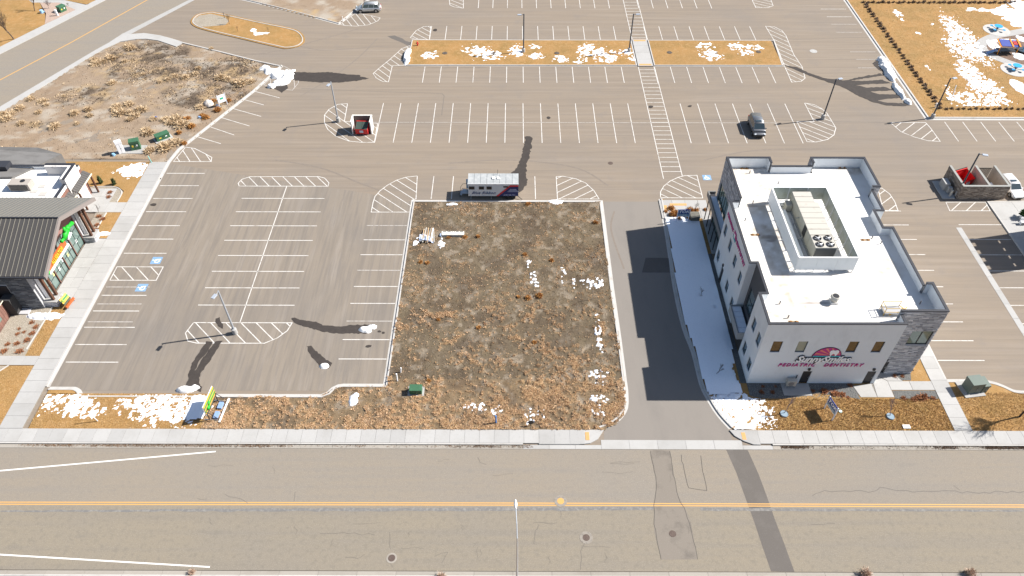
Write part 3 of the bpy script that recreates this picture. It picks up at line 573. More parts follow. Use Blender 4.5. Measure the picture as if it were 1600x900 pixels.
# wheelchair symbols
def isa(cx, cy, rz, s=1.0):
    b = part('wheelchair_symbol', MB().sheet([(cx + s * .85 * a, cy + s * .85 * c) for a, c in ((-1, -1), (1, -1), (1, 1), (-1, 1))], .010, .5), BLUEP, lot)
    mb = MB(); q = lambda u, v: (cx + s * (u * math.cos(rz) - v * math.sin(rz)), cy + s * (u * math.sin(rz) + v * math.cos(rz)))
    mb.strip([q(*p) for p in arc(-.08, -.18, .38, 110, 370, 12)], .13, .014, .5)
    mb.strip([q(-.12, .38), q(-.06, -.02), q(.28, -.04), q(.42, -.42), q(.55, -.38)], .14, .0145, .5); mb.strip([q(-.1, .2), q(.25, .18)], .11, .015, .5)
    mb.sheet([q(*p) for p in arc(-.14, .58, .13, 0, 330, 8)], .014, .5)
    part('symbol_figure', mb, PAINTR, b)
isa(*G(244.5, 407), 1.2, .75); isa(*G(221.5, 449.5), 1.2, .75); isa(*G(1104.5, 277.5), 0, .7)
# wet streaks of melt water
def wet(px, seed, step=.35, amp=.10):
    o = part('wet_streak', MB().sheet(jitter(GP(px), step, amp, seed), .018 + .0015 * seed, .5), WET); return tag(o, kind='structure')
wet([(450, 112), (490, 113.5), (512, 112.5), (540, 116), (563, 117.5), (563, 119.5), (577, 122.5), (560, 126), (530, 129), (500, 128.5), (462, 126), (452, 120)], 1)
wet([(424, 136.5), (436, 131), (452, 127), (449, 133), (450, 138), (440, 145)], 2)
wet([(1222, 101.5), (1245, 105), (1268, 116), (1290, 122.5), (1320, 126), (1345, 120), (1376, 115), (1380, 118), (1350, 122.5), (1330, 126), (1350, 126.5), (1378, 124.5), (1392, 130), (1350, 132), (1335, 133), (1355, 137), (1382, 136), (1396, 141), (1378, 142), (1360, 143), (1372, 147), (1402, 148), (1408, 153), (1383, 155), (1372, 157), (1388, 161), (1418, 161), (1424, 164), (1412, 166), (1385, 165), (1362, 159), (1340, 149), (1322, 139), (1308, 133), (1285, 125.5), (1262, 117), (1240, 108)], 3)
wet([(1363, 99), (1372, 93), (1378, 95), (1380, 112), (1372, 109)], 4)
wet([(821, 213.5), (831, 214), (830.5, 230), (827, 245), (822, 262), (824, 288), (816, 299), (808, 301), (801, 280), (799, 270), (808, 262), (815, 245), (819, 228)], 5, .3, .14)
wet([(455, 497.5), (461, 496), (468, 500), (493, 503), (505, 508), (530, 511), (545, 508), (584, 507), (589, 511), (575, 521), (540, 521), (522, 521), (500, 517), (475, 510), (459, 504)], 6, .25, .08)
wet([(480, 541), (486, 539.5), (500, 554), (510, 562), (519, 567), (515, 575), (500, 576), (499, 571), (487, 557), (481, 549)], 7, .25, .08)
wet([(322.5, 534), (332.5, 534), (325, 550), (311, 565), (304, 581), (309, 597), (295, 601), (295, 585), (300, 568), (312, 550)], 8, .25, .07)
wet([(336, 534), (348, 532), (337, 550), (328, 565), (316, 580), (311, 590), (312, 598), (316, 605), (314, 612), (290, 604), (296, 590), (303, 583), (309, 573), (322, 553)], 9, .25, .07)
wet([(337, 498), (343, 496), (345, 503), (349, 508), (348, 514), (344, 512), (337, 504)], 10, .2, .05)
for i, (a, b, c, d) in enumerate([(593, 518, 3, 1.5), (599, 520, 2.5, 1.5), (576, 541, 5, 2), (1017, 167, 4, 2), (857, 184, 3, 2), (1078, 166, 3, 1.5), (680, 47, 3, 2), (240, 320, 5, 2), (248, 279, 4, 2)]):
    wet([(a + c * math.cos(k), b + d * math.sin(k)) for k in np.arange(0, 6.2, .8)], 11 + i, .3, .05)
# --- snow
def snow(label, blobs, z=.1, thick=.16, amp=1.0, freq=1.4, thr=.45, res=.14, dirty=False, seed=0, kind='stuff', name='snow', cat='snow', pad=1.2, clip=None, relief=0.0, cap=.22, frag=.5, holes=None):
    hm = px_mask(holes, z) if holes else None
    B = []
    for bx, by, rx, ry in blobs:
        c = G(bx, by, z); B.append((c[0], c[1], abs(G(bx + rx, by, z)[0] - c[0]), abs(G(bx, by - ry, z)[1] - c[1])))
    x0 = min(b[0] - b[2] * pad for b in B); x1 = max(b[0] + b[2] * pad for b in B); y0 = min(b[1] - b[3] * pad for b in B); y1 = max(b[1] + b[3] * pad for b in B)
    def H(x, y):
        m = np.full(np.shape(x), -9.)
        for cx, cy, a, b in B: m = np.maximum(m, 1 - np.sqrt(((x - cx) / a) ** 2 + ((y - cy) / b) ** 2))
        v = np.minimum(m, cap) + (fbm(x, y, freq, 4, seed + 50) - .5) * amp * 1.6 + (vnoise(x * freq * 3.1, y * freq * 3.1, seed + 7) - .5) * frag * min(1, amp)
        if hm is not None: v = v - 2.5 * np.clip(hm(x, y) + .1 + (fbm(x, y, 1.2, 3, 5) - .5), 0, 1)
        return v - (thr - .45)
    def zf(x, y):
        h = H(x, y); return z + np.clip(h * thick * 2.2, -.06, thick) + (h > 0) * relief * (fbm(x, y, 2.2, 3, seed + 9) - .35) * np.clip(h * 3, 0, 1) + (h > 0) * .03 * fbm(x, y, 3.5, 2, seed)
    poly = clip or rect(x0, x1, y0, y1)
    return gridsheet(name, poly, res, zf, SNOWD if dirty else SNOW, None, lambda x, y, zz: H(x, y) > 0, True, label, cat, kind)
snow('patchy snow on the golden verge left of the striped sign', [(268, 637, 50, 24), (235, 632, 45, 15)], .10, .08, .95, 2.6, seed=1, clip=rect(-49.8, -31.5, 42.65, 46.9), thr=.56, frag=1.0)
snow('thin snow specks on the verge by the long footpath', [(95, 625, 40, 18), (85, 632, 30, 14), (130, 640, 30, 14)], .10, .06, 1.2, 2.6, seed=2, thr=.60, res=.12, clip=rect(-49.8, -36, 42.65, 46.9))
snow('solid snow bank lying behind the striped sign', [(306, 641, 24, 26), (304, 655, 17, 10)], .10, .14, .10, 1.2, seed=3, thr=.60, cap=9, frag=.05, clip=[G(292, 659), G(318, 655), G(326, 618), G(300, 617)])
snow('strip of snow lying across the gravel by the stone pier', [(70, 494, 30, 5.5)], .12, .25, .5, 1.5, seed=4, cap=9, res=.10, relief=.15)
snow('patchy snow on the grass beside the footpath end', [(208, 266, 22, 11)], .10, .1, .8, 1.6, seed=5, res=.12, clip=[(-60, 80), (-53, 80), (-53, 88), (-60, 88)])
snow('short bar of snow beside the footpath crossing', [(162, 365, 10, 3)], .12, .2, .3, 1.2, seed=6, cap=9, res=.1)
snow('scattered snow patches on the longer parking lot island', [(672, 86, 14, 5), (745, 80, 22, 9), (765, 86, 22, 7), (806, 80, 12, 9), (838, 88, 12, 5), (835, 73, 10, 3), (877, 92, 14, 5), (905, 95, 12, 4), (925, 80, 22, 10), (945, 90, 24, 7), (970, 82, 18, 5), (988, 92, 6, 4)], .12, .1, 1.0, 2.0, seed=7, frag=.9, thr=.68, res=.2, clip=rect(-18, 20.9, 116.2, 124.7))
snow('scattered snow patches on the shorter parking lot island', [(1100, 72, 14, 5), (1110, 86, 16, 8), (1150, 73, 12, 6), (1178, 74, 14, 4), (1165, 82, 12, 5)], .12, .1, 1.0, 2.0, seed=8, frag=.9, thr=.68, res=.2, clip=rect(24.2, 46, 116.2, 124.7))
snow('large broken snowfield west of the playground path', [(1508, 62, 17, 30), (1500, 75, 16, 15)], .10, .12, 1.0, 2.0, seed=9, thr=.56, frag=1.1, res=.14, clip=rect(70, 100, 108, 140))
snow('broken snow patch below the playground path', [(1520, 118, 15, 22), (1535, 132, 20, 10), (1505, 100, 6, 8)], .10, .12, 1.0, 2.0, seed=10, thr=.55, frag=1.1, res=.14, clip=rect(70, 100, 100, 130))
snow('thin broken snow near the south hedge row', [(1508, 157, 26, 14), (1545, 152, 30, 14), (1490, 150, 8, 14)], .10, .1, 1.0, 2.0, seed=11, frag=1.0, thr=.68, res=.18, clip=rect(70, 100, 103.4, 115))
snow('deep snow in the top right corner of the field', [(1592, 28, 26, 18), (1575, 20, 26, 7), (1598, 12, 16, 14)], .10, .15, .45, .9, seed=12, cap=.5, res=.25, clip=rect(80, 110, 122, 141))
snow('snow lying inside the playground loop', [(1553, 72, 9, 8), (1570, 64, 22, 3), (1592, 88, 9, 6), (1596, 61, 6, 5)], .10, .12, .5, 1.0, seed=13, res=.2, cap=.6)
snow('snow at the edge below the playground tables', [(1592, 135, 10, 12)], .10, .15, .4, 1.0, seed=14, res=.2)
snow('specks of snow across the golden field', [(1403, 22, 6, 8), (1530, 15, 20, 3), (1456, 38, 3, 2), (1435, 52, 4, 2), (1449, 105, 3, 5)], .10, .05, 1.0, 1.5, seed=15, thr=.62, res=.18)
wsn = [(24.95, 49.5), (25.0, 76.0)]
snow('smooth shaded snow between the drive and the clinic wall', [(1092, 470, 46, 170)], .10, .12, .30, .9, seed=16, thr=.35, cap=9, frag=.2, res=.2, clip=[(p[0] + .55, p[1]) for p in DK if 47.0 < p[1] < 76.2][::1] + [(24.6, 47.2), (24.7, 75.6)], relief=.04, holes=[(1117, 368, 6, 16), (1124, 392, 5, 14), (1131, 420, 5, 12), (1136, 440, 6, 10), (1142, 470, 5, 12), (1148, 500, 4, 14), (1154, 560, 5, 18), (1158, 590, 8, 12), (1149, 575, 5, 8), (1118, 480, 1.5, 1.5), (1096, 462, 3, 2)])
snow('broken snow on the lawn corner beside the drive mouth', [(1150, 640, 50, 34), (1120, 625, 26, 20)], .08, .09, .75, 2.6, seed=17, thr=.50, frag=1.1, cap=.26, res=.12, clip=[(p[0] + .55, p[1]) for p in DK if p[1] < 48.4] + [(30.0, 42.7), (30.0, 46.4), (25.2, 46.6), (24.6, 47.4)])
snow('sunlit snow beside the entrance pad', [(1049, 340, 14, 16), (1068, 344, 16, 6)], .10, .12, .5, 1.4, seed=18, cap=9, res=.12, clip=rect(20.3, 25.0, 72.5, 76.0))
snow('flecks of snow over the vacant lot', [(828, 412, 4, 10), (832, 432, 5, 10), (838, 443, 4, 4), (880, 425, 4, 12), (897, 440, 3, 8), (925, 440, 16, 10), (935, 520, 5, 30), (940, 590, 10, 12), (930, 585, 12, 8), (950, 592, 6, 8), (935, 622, 14, 8), (938, 640, 14, 10), (826, 652, 8, 12), (840, 648, 12, 12), (770, 640, 14, 8), (740, 635, 20, 8), (552, 625, 6, 10), (650, 380, 4, 8), (690, 380, 6, 8)],
     .12, .10, 1.3, 3.4, seed=19, thr=.87, res=.10, clip=VL, frag=.6)
snow('snow bits on the grassy part of the kerbed island', [(405, 52, 8, 3), (418, 51, 5, 2), (396, 47, 5, 2)], .09, .1, .9, 1.5, seed=22, thr=.48, res=.14)
snow('curved lump of old snow on the weedy verge', [(552, 624, 6, 8), (556, 617, 4, 4)], .14, .15, .3, 1.5, seed=20, cap=9, res=.1)
snow('meltwater ice along the top kerb of the vacant lot', [(868, 315, 10, 3), (706, 319, 7, 1.6)], .12, .1, .6, 1.8, seed=21, cap=9, res=.1)
def pile(label, blobs, thick, seed, dirty=True, z=.02): 
    return snow(label, blobs, z, thick * .55, .7, 1.1, thr=.45, res=.13, dirty=dirty, seed=seed, kind=None, name='snow_pile', cat='snow pile', relief=.14, cap=9, frag=.3)
pile('snow pile at the corner kerb with a long wet streak running right', [(438, 118, 14, 6), (450, 118, 10, 8), (446, 126, 9, 6), (434, 131, 10, 3), (424, 136, 6, 2)], .9, 30)
pile('small snow heap on the dirt beside the corner kerb', [(424, 111, 11, 5), (414, 106, 8, 4)], .5, 31, z=.1)
pile('tall snow pile against the left end of the long island', [(636, 90, 5, 11), (639, 82, 4, 6)], .9, 32)
pile('upper snow pile on the kerb beside the fan of wet fingers', [(1380, 97, 8, 9), (1387, 112, 8, 12), (1392, 122, 5, 6)], .9, 33)
pile('lower narrow snow pile along the kerb by the wet fingers', [(1401, 138, 5, 9), (1410, 150, 5, 7), (1418, 159, 4, 4)], .7, 34)
pile('dirty snow pile on the kerb above the striped sign', [(293, 609, 17, 5), (303, 606, 9, 4)], .7, 35)
pile('elongated melting snow pile right of the long wet streak', [(571, 516, 9, 4.5), (582, 511, 8, 3)], .45, 36)
pile('small melting snow pile below the short wet streak', [(507, 572, 7, 4)], .4, 37)
# ================================================================== BUILDINGS
WHITE = M('white_render', (.68, .705, .725), [(.8, (1, 1, .4), (.58, .60, .62), .52, .72, .6), (6, one, (.60, .61, .61), .55, .75, .4)], .85, (14, .004))
STONE = M('ledge_stone', (.62, .61, .62), attr=[('tint', (.25, .25, .265))], rough=.95)
STONE.node_tree.nodes['Principled BSDF'].inputs['Roughness'].default_value = .95
STONET = M('tan_stone', (.40, .34, .28), attr=[('tint', (.17, .135, .11))], rough=.95)
CAP = M('dark_metal_cap', (.032, .034, .042), rough=.6, spec=.3)
BLACK = M('black_metal', (.018, .018, .020), rough=.45, spec=.5)
GLASS = M('window_glass', (.060, .105, .125), rough=.06, spec=.9, coat=.6); GLASSG = M('green_glass', (.12, .19, .17), rough=.06, spec=.8, coat=.5)
GLASSB = M('brown_blind_glass', (.115, .078, .038), [(2, (1, 1, 6), (.08, .055, .03), .45, .6)], .12, spec=.8, coat=.5); GLASSP = M('pale_blind_glass', (.30, .33, .27), rough=.15, spec=.8, coat=.5)
ROOFW = M('white_roof_membrane', (.70, .69, .67), [(.5, one, (.55, .53, .50), .48, .72, .6), (.25, one, (.60, .58, .54), .45, .7, .6)], .7, attr=[('stain', (.33, .265, .19)), ('puddle', (.22, .19, .17))])
STEEL = M('galvanised_steel', (.42, .43, .44), rough=.45, metal=.7, spec=.5)
CREAM = M('cream_metal', (.43, .41, .365), [(1.5, one, (.34, .30, .25), .56, .75, .7), (8, one, (.38, .36, .32), .55, .75, .4)], .6)
PINK = M('magenta_letter', (.50, .045, .22), rough=.5); LWHITE = M('white_letter', (.86, .86, .86), rough=.5); NAVY = M('navy', (.018, .028, .12), rough=.5); TEAL = M('teal', (.04, .35, .40), rough=.5)
RED = M('red_paint', (.60, .025, .025), [(4, one, (.42, .03, .03), .55, .75, .5)], .5, spec=.5); YELLOW = M('safety_yellow', (.75, .42, .03), rough=.5)
def sweep(chain, prof, closedprof=True, side=1):
    """sweep a closed cross-section along a level chain of points; offset is to the left of travel"""
    P = [Vector(p[:2]) for p in chain]; n = len(P); rows = []; m = len(prof)
    for i in range(n):
        d0 = (P[i] - P[i - 1]).normalized() if i else (P[1] - P[0]).normalized(); d1 = (P[i + 1] - P[i]).normalized() if i < n - 1 else d0
        if i == 0: d0 = d1
        t = (d0 + d1).normalized(); nn = Vector((-t.y, t.x)); k = 1 / max(.35, nn.dot(Vector((-d0.y, d0.x))))
        rows.append([(P[i].x + nn.x * o * k * side, P[i].y + nn.y * o * k * side, z) for o, z in prof])
    vs = [p for r in rows for p in r]; fs = []
    for i in range(n - 1):
        for j in range(m if closedprof else m - 1): fs.append((i * m + j, (i + 1) * m + j, (i + 1) * m + (j + 1) % m, i * m + (j + 1) % m))
    if closedprof: fs += [tuple(range(m)), tuple(range(n * m - 1, (n - 1) * m - 1, -1))]
    mb = MB(); mb.add(vs, fs, .5); return mb
class Wall:
    """vertical wall from p0 to p1; outward is to the left of travel"""
    def __init__(s, p0, p1):
        s.p0 = Vector(p0); s.L = (Vector(p1) - s.p0).length; s.d = (Vector(p1) - s.p0).normalized(); s.n = Vector((-s.d.y, s.d.x))
    def pt(s, u, z, o=0): q = s.p0 + s.d * u + s.n * o; return (q.x, q.y, z)
    def u(s, x, y): return (Vector((x, y)) - s.p0).dot(s.d)
    def faces(s, mb, z0, z1, ops=(), depth=.16):
        us = sorted({0, s.L} | {o[0] for o in ops} | {o[1] for o in ops}); zs = sorted({z0, z1} | {o[2] for o in ops} | {o[3] for o in ops})
        for a, b in zip(us, us[1:]):
            for c, e in zip(zs, zs[1:]):
                if any(o[0] - 1e-6 <= a and b <= o[1] + 1e-6 and o[2] - 1e-6 <= c and e <= o[3] + 1e-6 for o in ops): continue
                mb.add([s.pt(b, c), s.pt(a, c), s.pt(a, e), s.pt(b, e)], [(0, 1, 2, 3)], .5)
        for a, b, c, e in ops:
            for q in ([s.pt(a, c), s.pt(a, e), s.pt(a, e, -depth), s.pt(a, c, -depth)], [s.pt(b, e), s.pt(b, c), s.pt(b, c, -depth), s.pt(b, e, -depth)],
                      [s.pt(a, e), s.pt(b, e), s.pt(b, e, -depth), s.pt(a, e, -depth)], [s.pt(b, c), s.pt(a, c), s.pt(a, c, -depth), s.pt(b, c, -depth)]): mb.add(q, [(0, 1, 2, 3)], .5)
    def bar(s, mb, u0, u1, z0, z1, o0, o1, tint=.5):
        vs = [s.pt(u, z, o) for o in (o0, o1) for u, z in ((u0, z0), (u1, z0), (u1, z1), (u0, z1))]
        mb.add(vs, [(3, 2, 1, 0), (4, 5, 6, 7), (0, 1, 5, 4), (1, 2, 6, 5), (2, 3, 7, 6), (3, 0, 4, 7)], tint)
    def window(s, par, op, glass=GLASS, nv=1, nh=1, fr=.07, depth=.16, name='window', fmat=BLACK, label=None):
        a, b, c, e = op; mb = MB(); o0, o1 = -depth, -depth + .07
        s.bar(mb, a, b, c, c + fr, o0, o1); s.bar(mb, a, b, e - fr, e, o0, o1); s.bar(mb, a, a + fr, c + fr, e - fr, o0, o1); s.bar(mb, b - fr, b, c + fr, e - fr, o0, o1)
        for k in range(1, nv): u = a + (b - a) * k / nv; s.bar(mb, u - fr / 2, u + fr / 2, c + fr, e - fr, o0, o1 - .004)
        for k in range(1, nh): z = c + (e - c) * k / nh; s.bar(mb, a + fr, b - fr, z - fr / 2, z + fr / 2, o0, o1 - .008)
        f = part(name, mb, fmat, par)
        if label: f['label'] = label
        for i in range(nv):
            for j in range(nh):
                ua, ub = a + (b - a) * i / nv, a + (b - a) * (i + 1) / nv; za, zb = c + (e - c) * j / nh, c + (e - c) * (j + 1) / nh
                m2 = MB(); s.bar(m2, ua + .02, ub - .02, za + .02, zb - .02, o0 + .02, o0 + .035); part('pane', m2, glass, f)
        return f
    def stones(s, par, z0, z1, ops=(), mat=STONE, ch=.15, lmin=.25, lmax=.75, seed=1):
        rr = random.Random(seed); mb = MB(); z = z0
        while z < z1 - .02:
            h = min(ch * rr.uniform(.75, 1.3), z1 - z); u = rr.uniform(-.3, 0)
            while u < s.L:
                l = rr.uniform(lmin, lmax); a = max(0, u); b = min(s.L, u + l); u += l
                if b - a < .03: continue
                segs = [(a, b)]
                for o in ops:
                    if z + h > o[2] and z < o[3]:
                        ns = []
                        for q, w_ in segs:
                            if w_ <= o[0] or q >= o[1]: ns.append((q, w_)); continue
                            if q < o[0]: ns.append((q, o[0]))
                            if w_ > o[1]: ns.append((o[1], w_))
                        segs = ns
                t = rr.random() ** .8; pr = rr.uniform(.015, .06)
                for q, w_ in segs:
                    if w_ - q > .03:
                        vs = [s.pt(q + .008, z + .008, .004), s.pt(w_ - .008, z + .008, .004), s.pt(w_ - .008, z + h - .008, .004), s.pt(q + .008, z + h - .008, .004)] + [s.pt(q + .012, z + .012, pr), s.pt(w_ - .012, z + .012, pr), s.pt(w_ - .012, z + h - .012, pr), s.pt(q + .012, z + h - .012, pr)]
                        mb.add(vs, [(7, 6, 5, 4), (5, 1, 0, 4), (6, 2, 1, 5), (7, 3, 2, 6), (4, 0, 3, 7)], t)
            z += h
        return part('stone_cladding', mb, mat, par, kind='stuff')
# ------------------------------------------------------------------ the clinic
clinic = thing('clinic_building', 'large white two storey dental clinic with stone corner blocks and a white flat roof', 'building', (34.5, 62, 0))
RZ = 8.75; HW, HS = 9.8, 10.25
chains = [('s', [(26.35, 67.75), (26.35, 75.75), (31.75, 75.75), (31.75, 74.6)]), ('w', [(31.75, 74.6), (36.75, 74.6)]), ('s', [(36.75, 74.6), (36.75, 75.75), (43.45, 75.75), (43.45, 69.9), (42.5, 69.9)]),
          ('w', [(42.5, 69.9), (42.7, 69.9), (42.7, 66.0), (41.65, 66.0), (41.65, 63.2), (42.75, 63.2), (42.75, 54.0)]), ('s', [(42.75, 54.0), (43.45, 54.0), (43.45, 49.95), (38.7, 49.95)]),
          ('w', [(39.0, 49.95), (39.0, 48.6), (25.25, 48.6), (25.25, 52.95), (26.05, 52.95), (26.05, 57.3), (25.25, 57.3), (25.25, 67.75), (26.35, 67.75)])]
wall_mb = MB(); stone_back = None; dark_mb = MB(); inner_mb = MB(); cap_mb = MB(); sd = 1
def wins(cx, cz, w_, h): return (cx - w_ / 2, cx + w_ / 2, cz - h / 2, cz + h / 2)
for kd, ch in chains:
    H = HS if kd == 's' else HW
    if kd == 's': stone_back = MB()
    else: wall_mb = MB()
    for a, b in zip(ch, ch[1:]):
        wl = Wall(a, b)
        if wl.L < .45 and kd == 'w' and a[0] < 43 and a[1] > 69: continue
        ops = []; todo = []
        if a == (39.0, 48.6):                       # south front
            for X, g_ in ((26.92, GLASSB), (29.48, GLASSP), (34.68, GLASSB), (37.3, GLASSB)):
                op = wins(wl.u(X, 48.6), 6.22, 1.0, 1.75); ops.append(op); todo.append(('window', op, g_))
            for X in (31.3, 38.15):
                op = wins(wl.u(X, 48.6), 1.10, .95, 2.2); ops.append(op); todo.append(('door', op, None))
        elif a == (25.25, 48.6):                    # west face, south part
            for Y, Z in ((51.55, 6.3), (49.55, 6.3), (51.8, 2.15), (49.6, 2.15)):
                op = wins(wl.u(25.25, Y), Z, 1.05, 1.65); ops.append(op); todo.append(('window', op, GLASS))
        elif a == (25.25, 57.3):
            for Y, Z in ((66.6, 6.2), (63.95, 6.2), (61.3, 6.2), (58.6, 6.2), (66.7, 1.95), (61.4, 1.95), (58.65, 1.95)):
                op = wins(wl.u(25.25, Y), Z, 1.05, 1.6); ops.append(op); todo.append(('window', op, GLASS))
            op = wins(wl.u(25.25, 64.15), 1.2, .95, 2.35); ops.append(op); todo.append(('door', op, None))
        elif a == (26.05, 52.95):
            op = (.5, 3.9, 3.6, 6.6); ops.append(op); todo.append(('big', op, GLASS)); op = (1.0, 3.4, 0, 2.1); ops.append(op); todo.append(('big2', op, GLASS))
        elif a == (26.35, 67.75):
            op = (.5, 7.6, 0.05, 6.7); ops.append(op); todo.append(('curtain', op, GLASSG))
        elif a == (43.45, 49.95):                   # stone front of the south east block
            op = (wl.u(43.25, 0) if False else wl.u(43.25, 49.95), wl.u(41.0, 49.95), 5.0, 7.15); ops.append(op); todo.append(('two', op, GLASSG))
            op = wins(wl.u(40.0, 49.95), 1.05, 1.0, 2.1); ops.append(op); todo.append(('door', op, None))
        if a in ((25.25, 52.95), (26.05, 52.95)): tgt = dark_mb if a == (26.05, 52.95) else wall_mb
        else: tgt = stone_back if kd == 's' else wall_mb
        wl.faces(tgt, -.12, H - .10, ops)
        if kd == 's' and wl.L > .5: sd += 1; wl.stones(clinic, 0, H - .12, ops, seed=sd)
        for kind_, op, g_ in todo:
            if kind_ == 'window': wl.window(clinic, op, g_)
            elif kind_ == 'big': wl.window(clinic, op, g_, 2, 2)
            elif kind_ == 'big2': wl.window(clinic, op, g_, 3, 1)
            elif kind_ == 'two': wl.window(clinic, op, g_, 2, 1, .1, label='wide green window in the stone corner')
            elif kind_ == 'curtain': wl.window(clinic, op, g_, 8, 3, .09, name='curtain_wall')
            else:
                m2 = MB(); wl.bar(m2, op[0], op[1], op[2], op[3], -.15, -.10); dr = part('door', m2, M('door_dark', (.035, .034, .036), rough=.5), clinic)
                m2 = MB(); wl.bar(m2, op[0] + .1, op[0] + .14, .95, 1.15, -.10, -.04); part('handle', m2, STEEL, dr)
                m2 = MB(); uc = (op[0] + op[1]) / 2; wl.bar(m2, uc - .12, uc + .12, op[3] + .25, op[3] + .55, 0, .15); part('wall_lamp', m2, BLACK, clinic)
    part('stone_backing' if kd == 's' else 'wall', stone_back if kd == 's' else wall_mb, STONE if kd == 's' else WHITE, clinic)
    cap_mb_ = sweep(ch, [(.04, H - .10), (.04, H), (-.24, H), (-.24, H - .10)]); part('parapet_cap', cap_mb_, CAP, clinic)
    im = sweep(ch, [(-.20, RZ - .1), (-.20, H - .10)], False); inner_mb.add(im.v, im.f, .5)
part('entry_wall', dark_mb, M('dark_panel', (.085, .09, .10), rough=.7), clinic)
part('parapet_wall', inner_mb, WHITE, clinic)
rp = [(26.5, 68.0), (26.5, 75.5), (32, 75.5), (32, 74.4), (37, 74.4), (37, 75.5), (43.2, 75.5), (43.2, 70.1), (42.5, 70.1), (42.5, 66.1), (41.4, 66.1), (41.4, 63), (42.6, 63), (42.6, 53.8), (43.3, 53.8), (43.3, 50.1), (38.8, 50.1), (38.8, 48.8), (25.45, 48.8), (25.45, 53.1), (26.25, 53.1), (26.25, 57.5), (25.45, 57.5), (25.45, 67.6), (26.5, 67.6)]
st = px_mask([(1165, 275, 25, 22), (1180, 300, 32, 34), (1205, 370, 40, 22), (1210, 395, 40, 30), (1250, 470, 45, 14), (1190, 262, 30, 8), (1300, 472, 45, 10), (1330, 262, 25, 10), (1160, 360, 10, 30), (1225, 450, 25, 30), (1210, 495, 30, 10), (1385, 420, 20, 25), (1320, 425, 30, 10)], RZ)
pu = px_mask([(1206, 371, 17, 4.5), (1204, 376, 10, 3), (1175, 322, 12, 2), (1275, 474, 28, 1.6), (1213, 324, 5, 5)], RZ)
gridsheet('roof', rp, .2, RZ, ROOFW, {'stain': lambda x, y: np.clip(st(x, y) + .6, 0, 1) * np.clip((fbm(x, y, 1.6, 5, 3) - .25) * 1.7, 0, 1) * .8, 'puddle': lambda x, y: np.clip(pu(x, y) * 1.5 + (fbm(x, y, 2, 3, 4) - .5), 0, 1) * .8}, kind=None).parent = clinic
bpy.data.objects['roof'].matrix_parent_inverse = Matrix.Translation((-34.5, -62, 0)); ORG['roof'] = (0, 0, 0)
# north west entrance canopy with its posts, south west entrance box
can = part('canopy', sweep([(26.34, 67.8), (25.3, 67.8), (25.3, 76.5), (26.34, 76.5)], [(0, 3.55), (0, 4.3), (-.18, 4.3), (-.18, 3.55)]), M('canopy_grey', (.17, .17, .165), rough=.6), clinic)
part('canopy_deck', MB().box(25.35, 26.3, 67.9, 76.4, 3.6, 3.95, .5), CAP, clinic)
part('snow_layer', MB().box(25.5, 26.28, 68.0, 75.6, 3.95, 4.06, .5), SNOW, clinic)
for k in range(6): part('post', MB().box(25.42, 25.52, 68.2 + 1.5 * k, 68.3 + 1.5 * k, 0, 3.6, .5), BLACK, clinic)
ent = part('entry_canopy', sweep([(26.0, 53.0), (24.55, 53.0), (24.55, 57.25), (26.0, 57.25)], [(0, 2.2), (0, 3.25), (-.1, 3.25), (-.1, 2.2)]), M('canopy_light_grey', (.30, .31, .31), rough=.6), clinic)
part('canopy_deck', MB().box(24.66, 26.0, 53.1, 57.15, 2.3, 3.0, .5), CAP, clinic)
for k in range(5): part('snow_layer', MB().box(24.75, 25.75, 53.15 + .8 * k, 53.9 + .8 * k, 3.0, 3.12, .5), SNOW, clinic)
# sign on the south wall: words, rising half disc with a tooth
sw = (1, 0, 0); up = (0, 0, 1); RS = rotm(sw, up); Y0 = 48.6
def SX(px): return G(px, 0, 0)
sgn = part('wall_sign', MB().box(30.2, 34.6, Y0 - .05, Y0 - .03, 4.3, 4.55, .5), NAVY, clinic)
text('SunnySmiles', 1.28, BLACK, sgn, (32.2, Y0 - .07, 4.36), RS, .02, .3, bold=.11, name='lettering_outline', spacing=.98, sx=.90)
text('SunnySmiles', 1.28, LWHITE, sgn, (32.2, Y0 - .13, 4.36), RS, .03, .3, bold=.032, spacing=.98, sx=.90)
text('PEDIATRIC', .68, PINK, clinic, (29.75, Y0 - .05, 3.30), RS, .04, .25, spacing=1.30, bold=.006, sx=.94)
text('DENTISTRY', .68, PINK, clinic, (34.65, Y0 - .05, 3.30), RS, .04, .25, spacing=1.30, bold=.006, sx=.94)
hd = MB(); pts = [(32.45 + 1.45 * math.cos(R(a)), 4.72 + 1.45 * math.sin(R(a))) for a in range(0, 181, 10)]
def vplate(mb, pts, y0, y1, tint=.5):
    n = len(pts); mb.add([(x, y0, z) for x, z in pts] + [(x, y1, z) for x, z in pts], [tuple(range(n)), tuple(range(2 * n - 1, n - 1, -1))] + [(i, n + i, n + (i + 1) % n, (i + 1) % n) for i in range(n)], tint)
vplate(hd, [(32.45 + (x - 32.45) * 1.05, 4.70 + (z - 4.72) * 1.05) for x, z in pts], Y0 - .04, Y0 - .01); bk = part('sign_disc', hd, BLACK, sgn)
hd = MB(); vplate(hd, pts, Y0 - .07, Y0 - .041); part('sign_disc', hd, PINK, sgn)
for i in range(6):
    a = R(18 + 27 * i); hd = MB(); c = (32.95, 4.95); vplate(hd, [c, (32.45 + 1.38 * math.cos(a), 4.74 + 1.38 * math.sin(a)), (32.45 + 1.38 * math.cos(a + .17), 4.74 + 1.38 * math.sin(a + .17))], Y0 - .085, Y0 - .071); part('sun_ray', hd, M('coral', (.75, .22, .16), rough=.5), sgn)
hd = MB(); vplate(hd, [(31.0, 4.72), (33.9, 4.72), (33.85, 4.92), (31.05, 4.92)], Y0 - .10, Y0 - .086); part('sign_band', hd, TEAL, sgn)
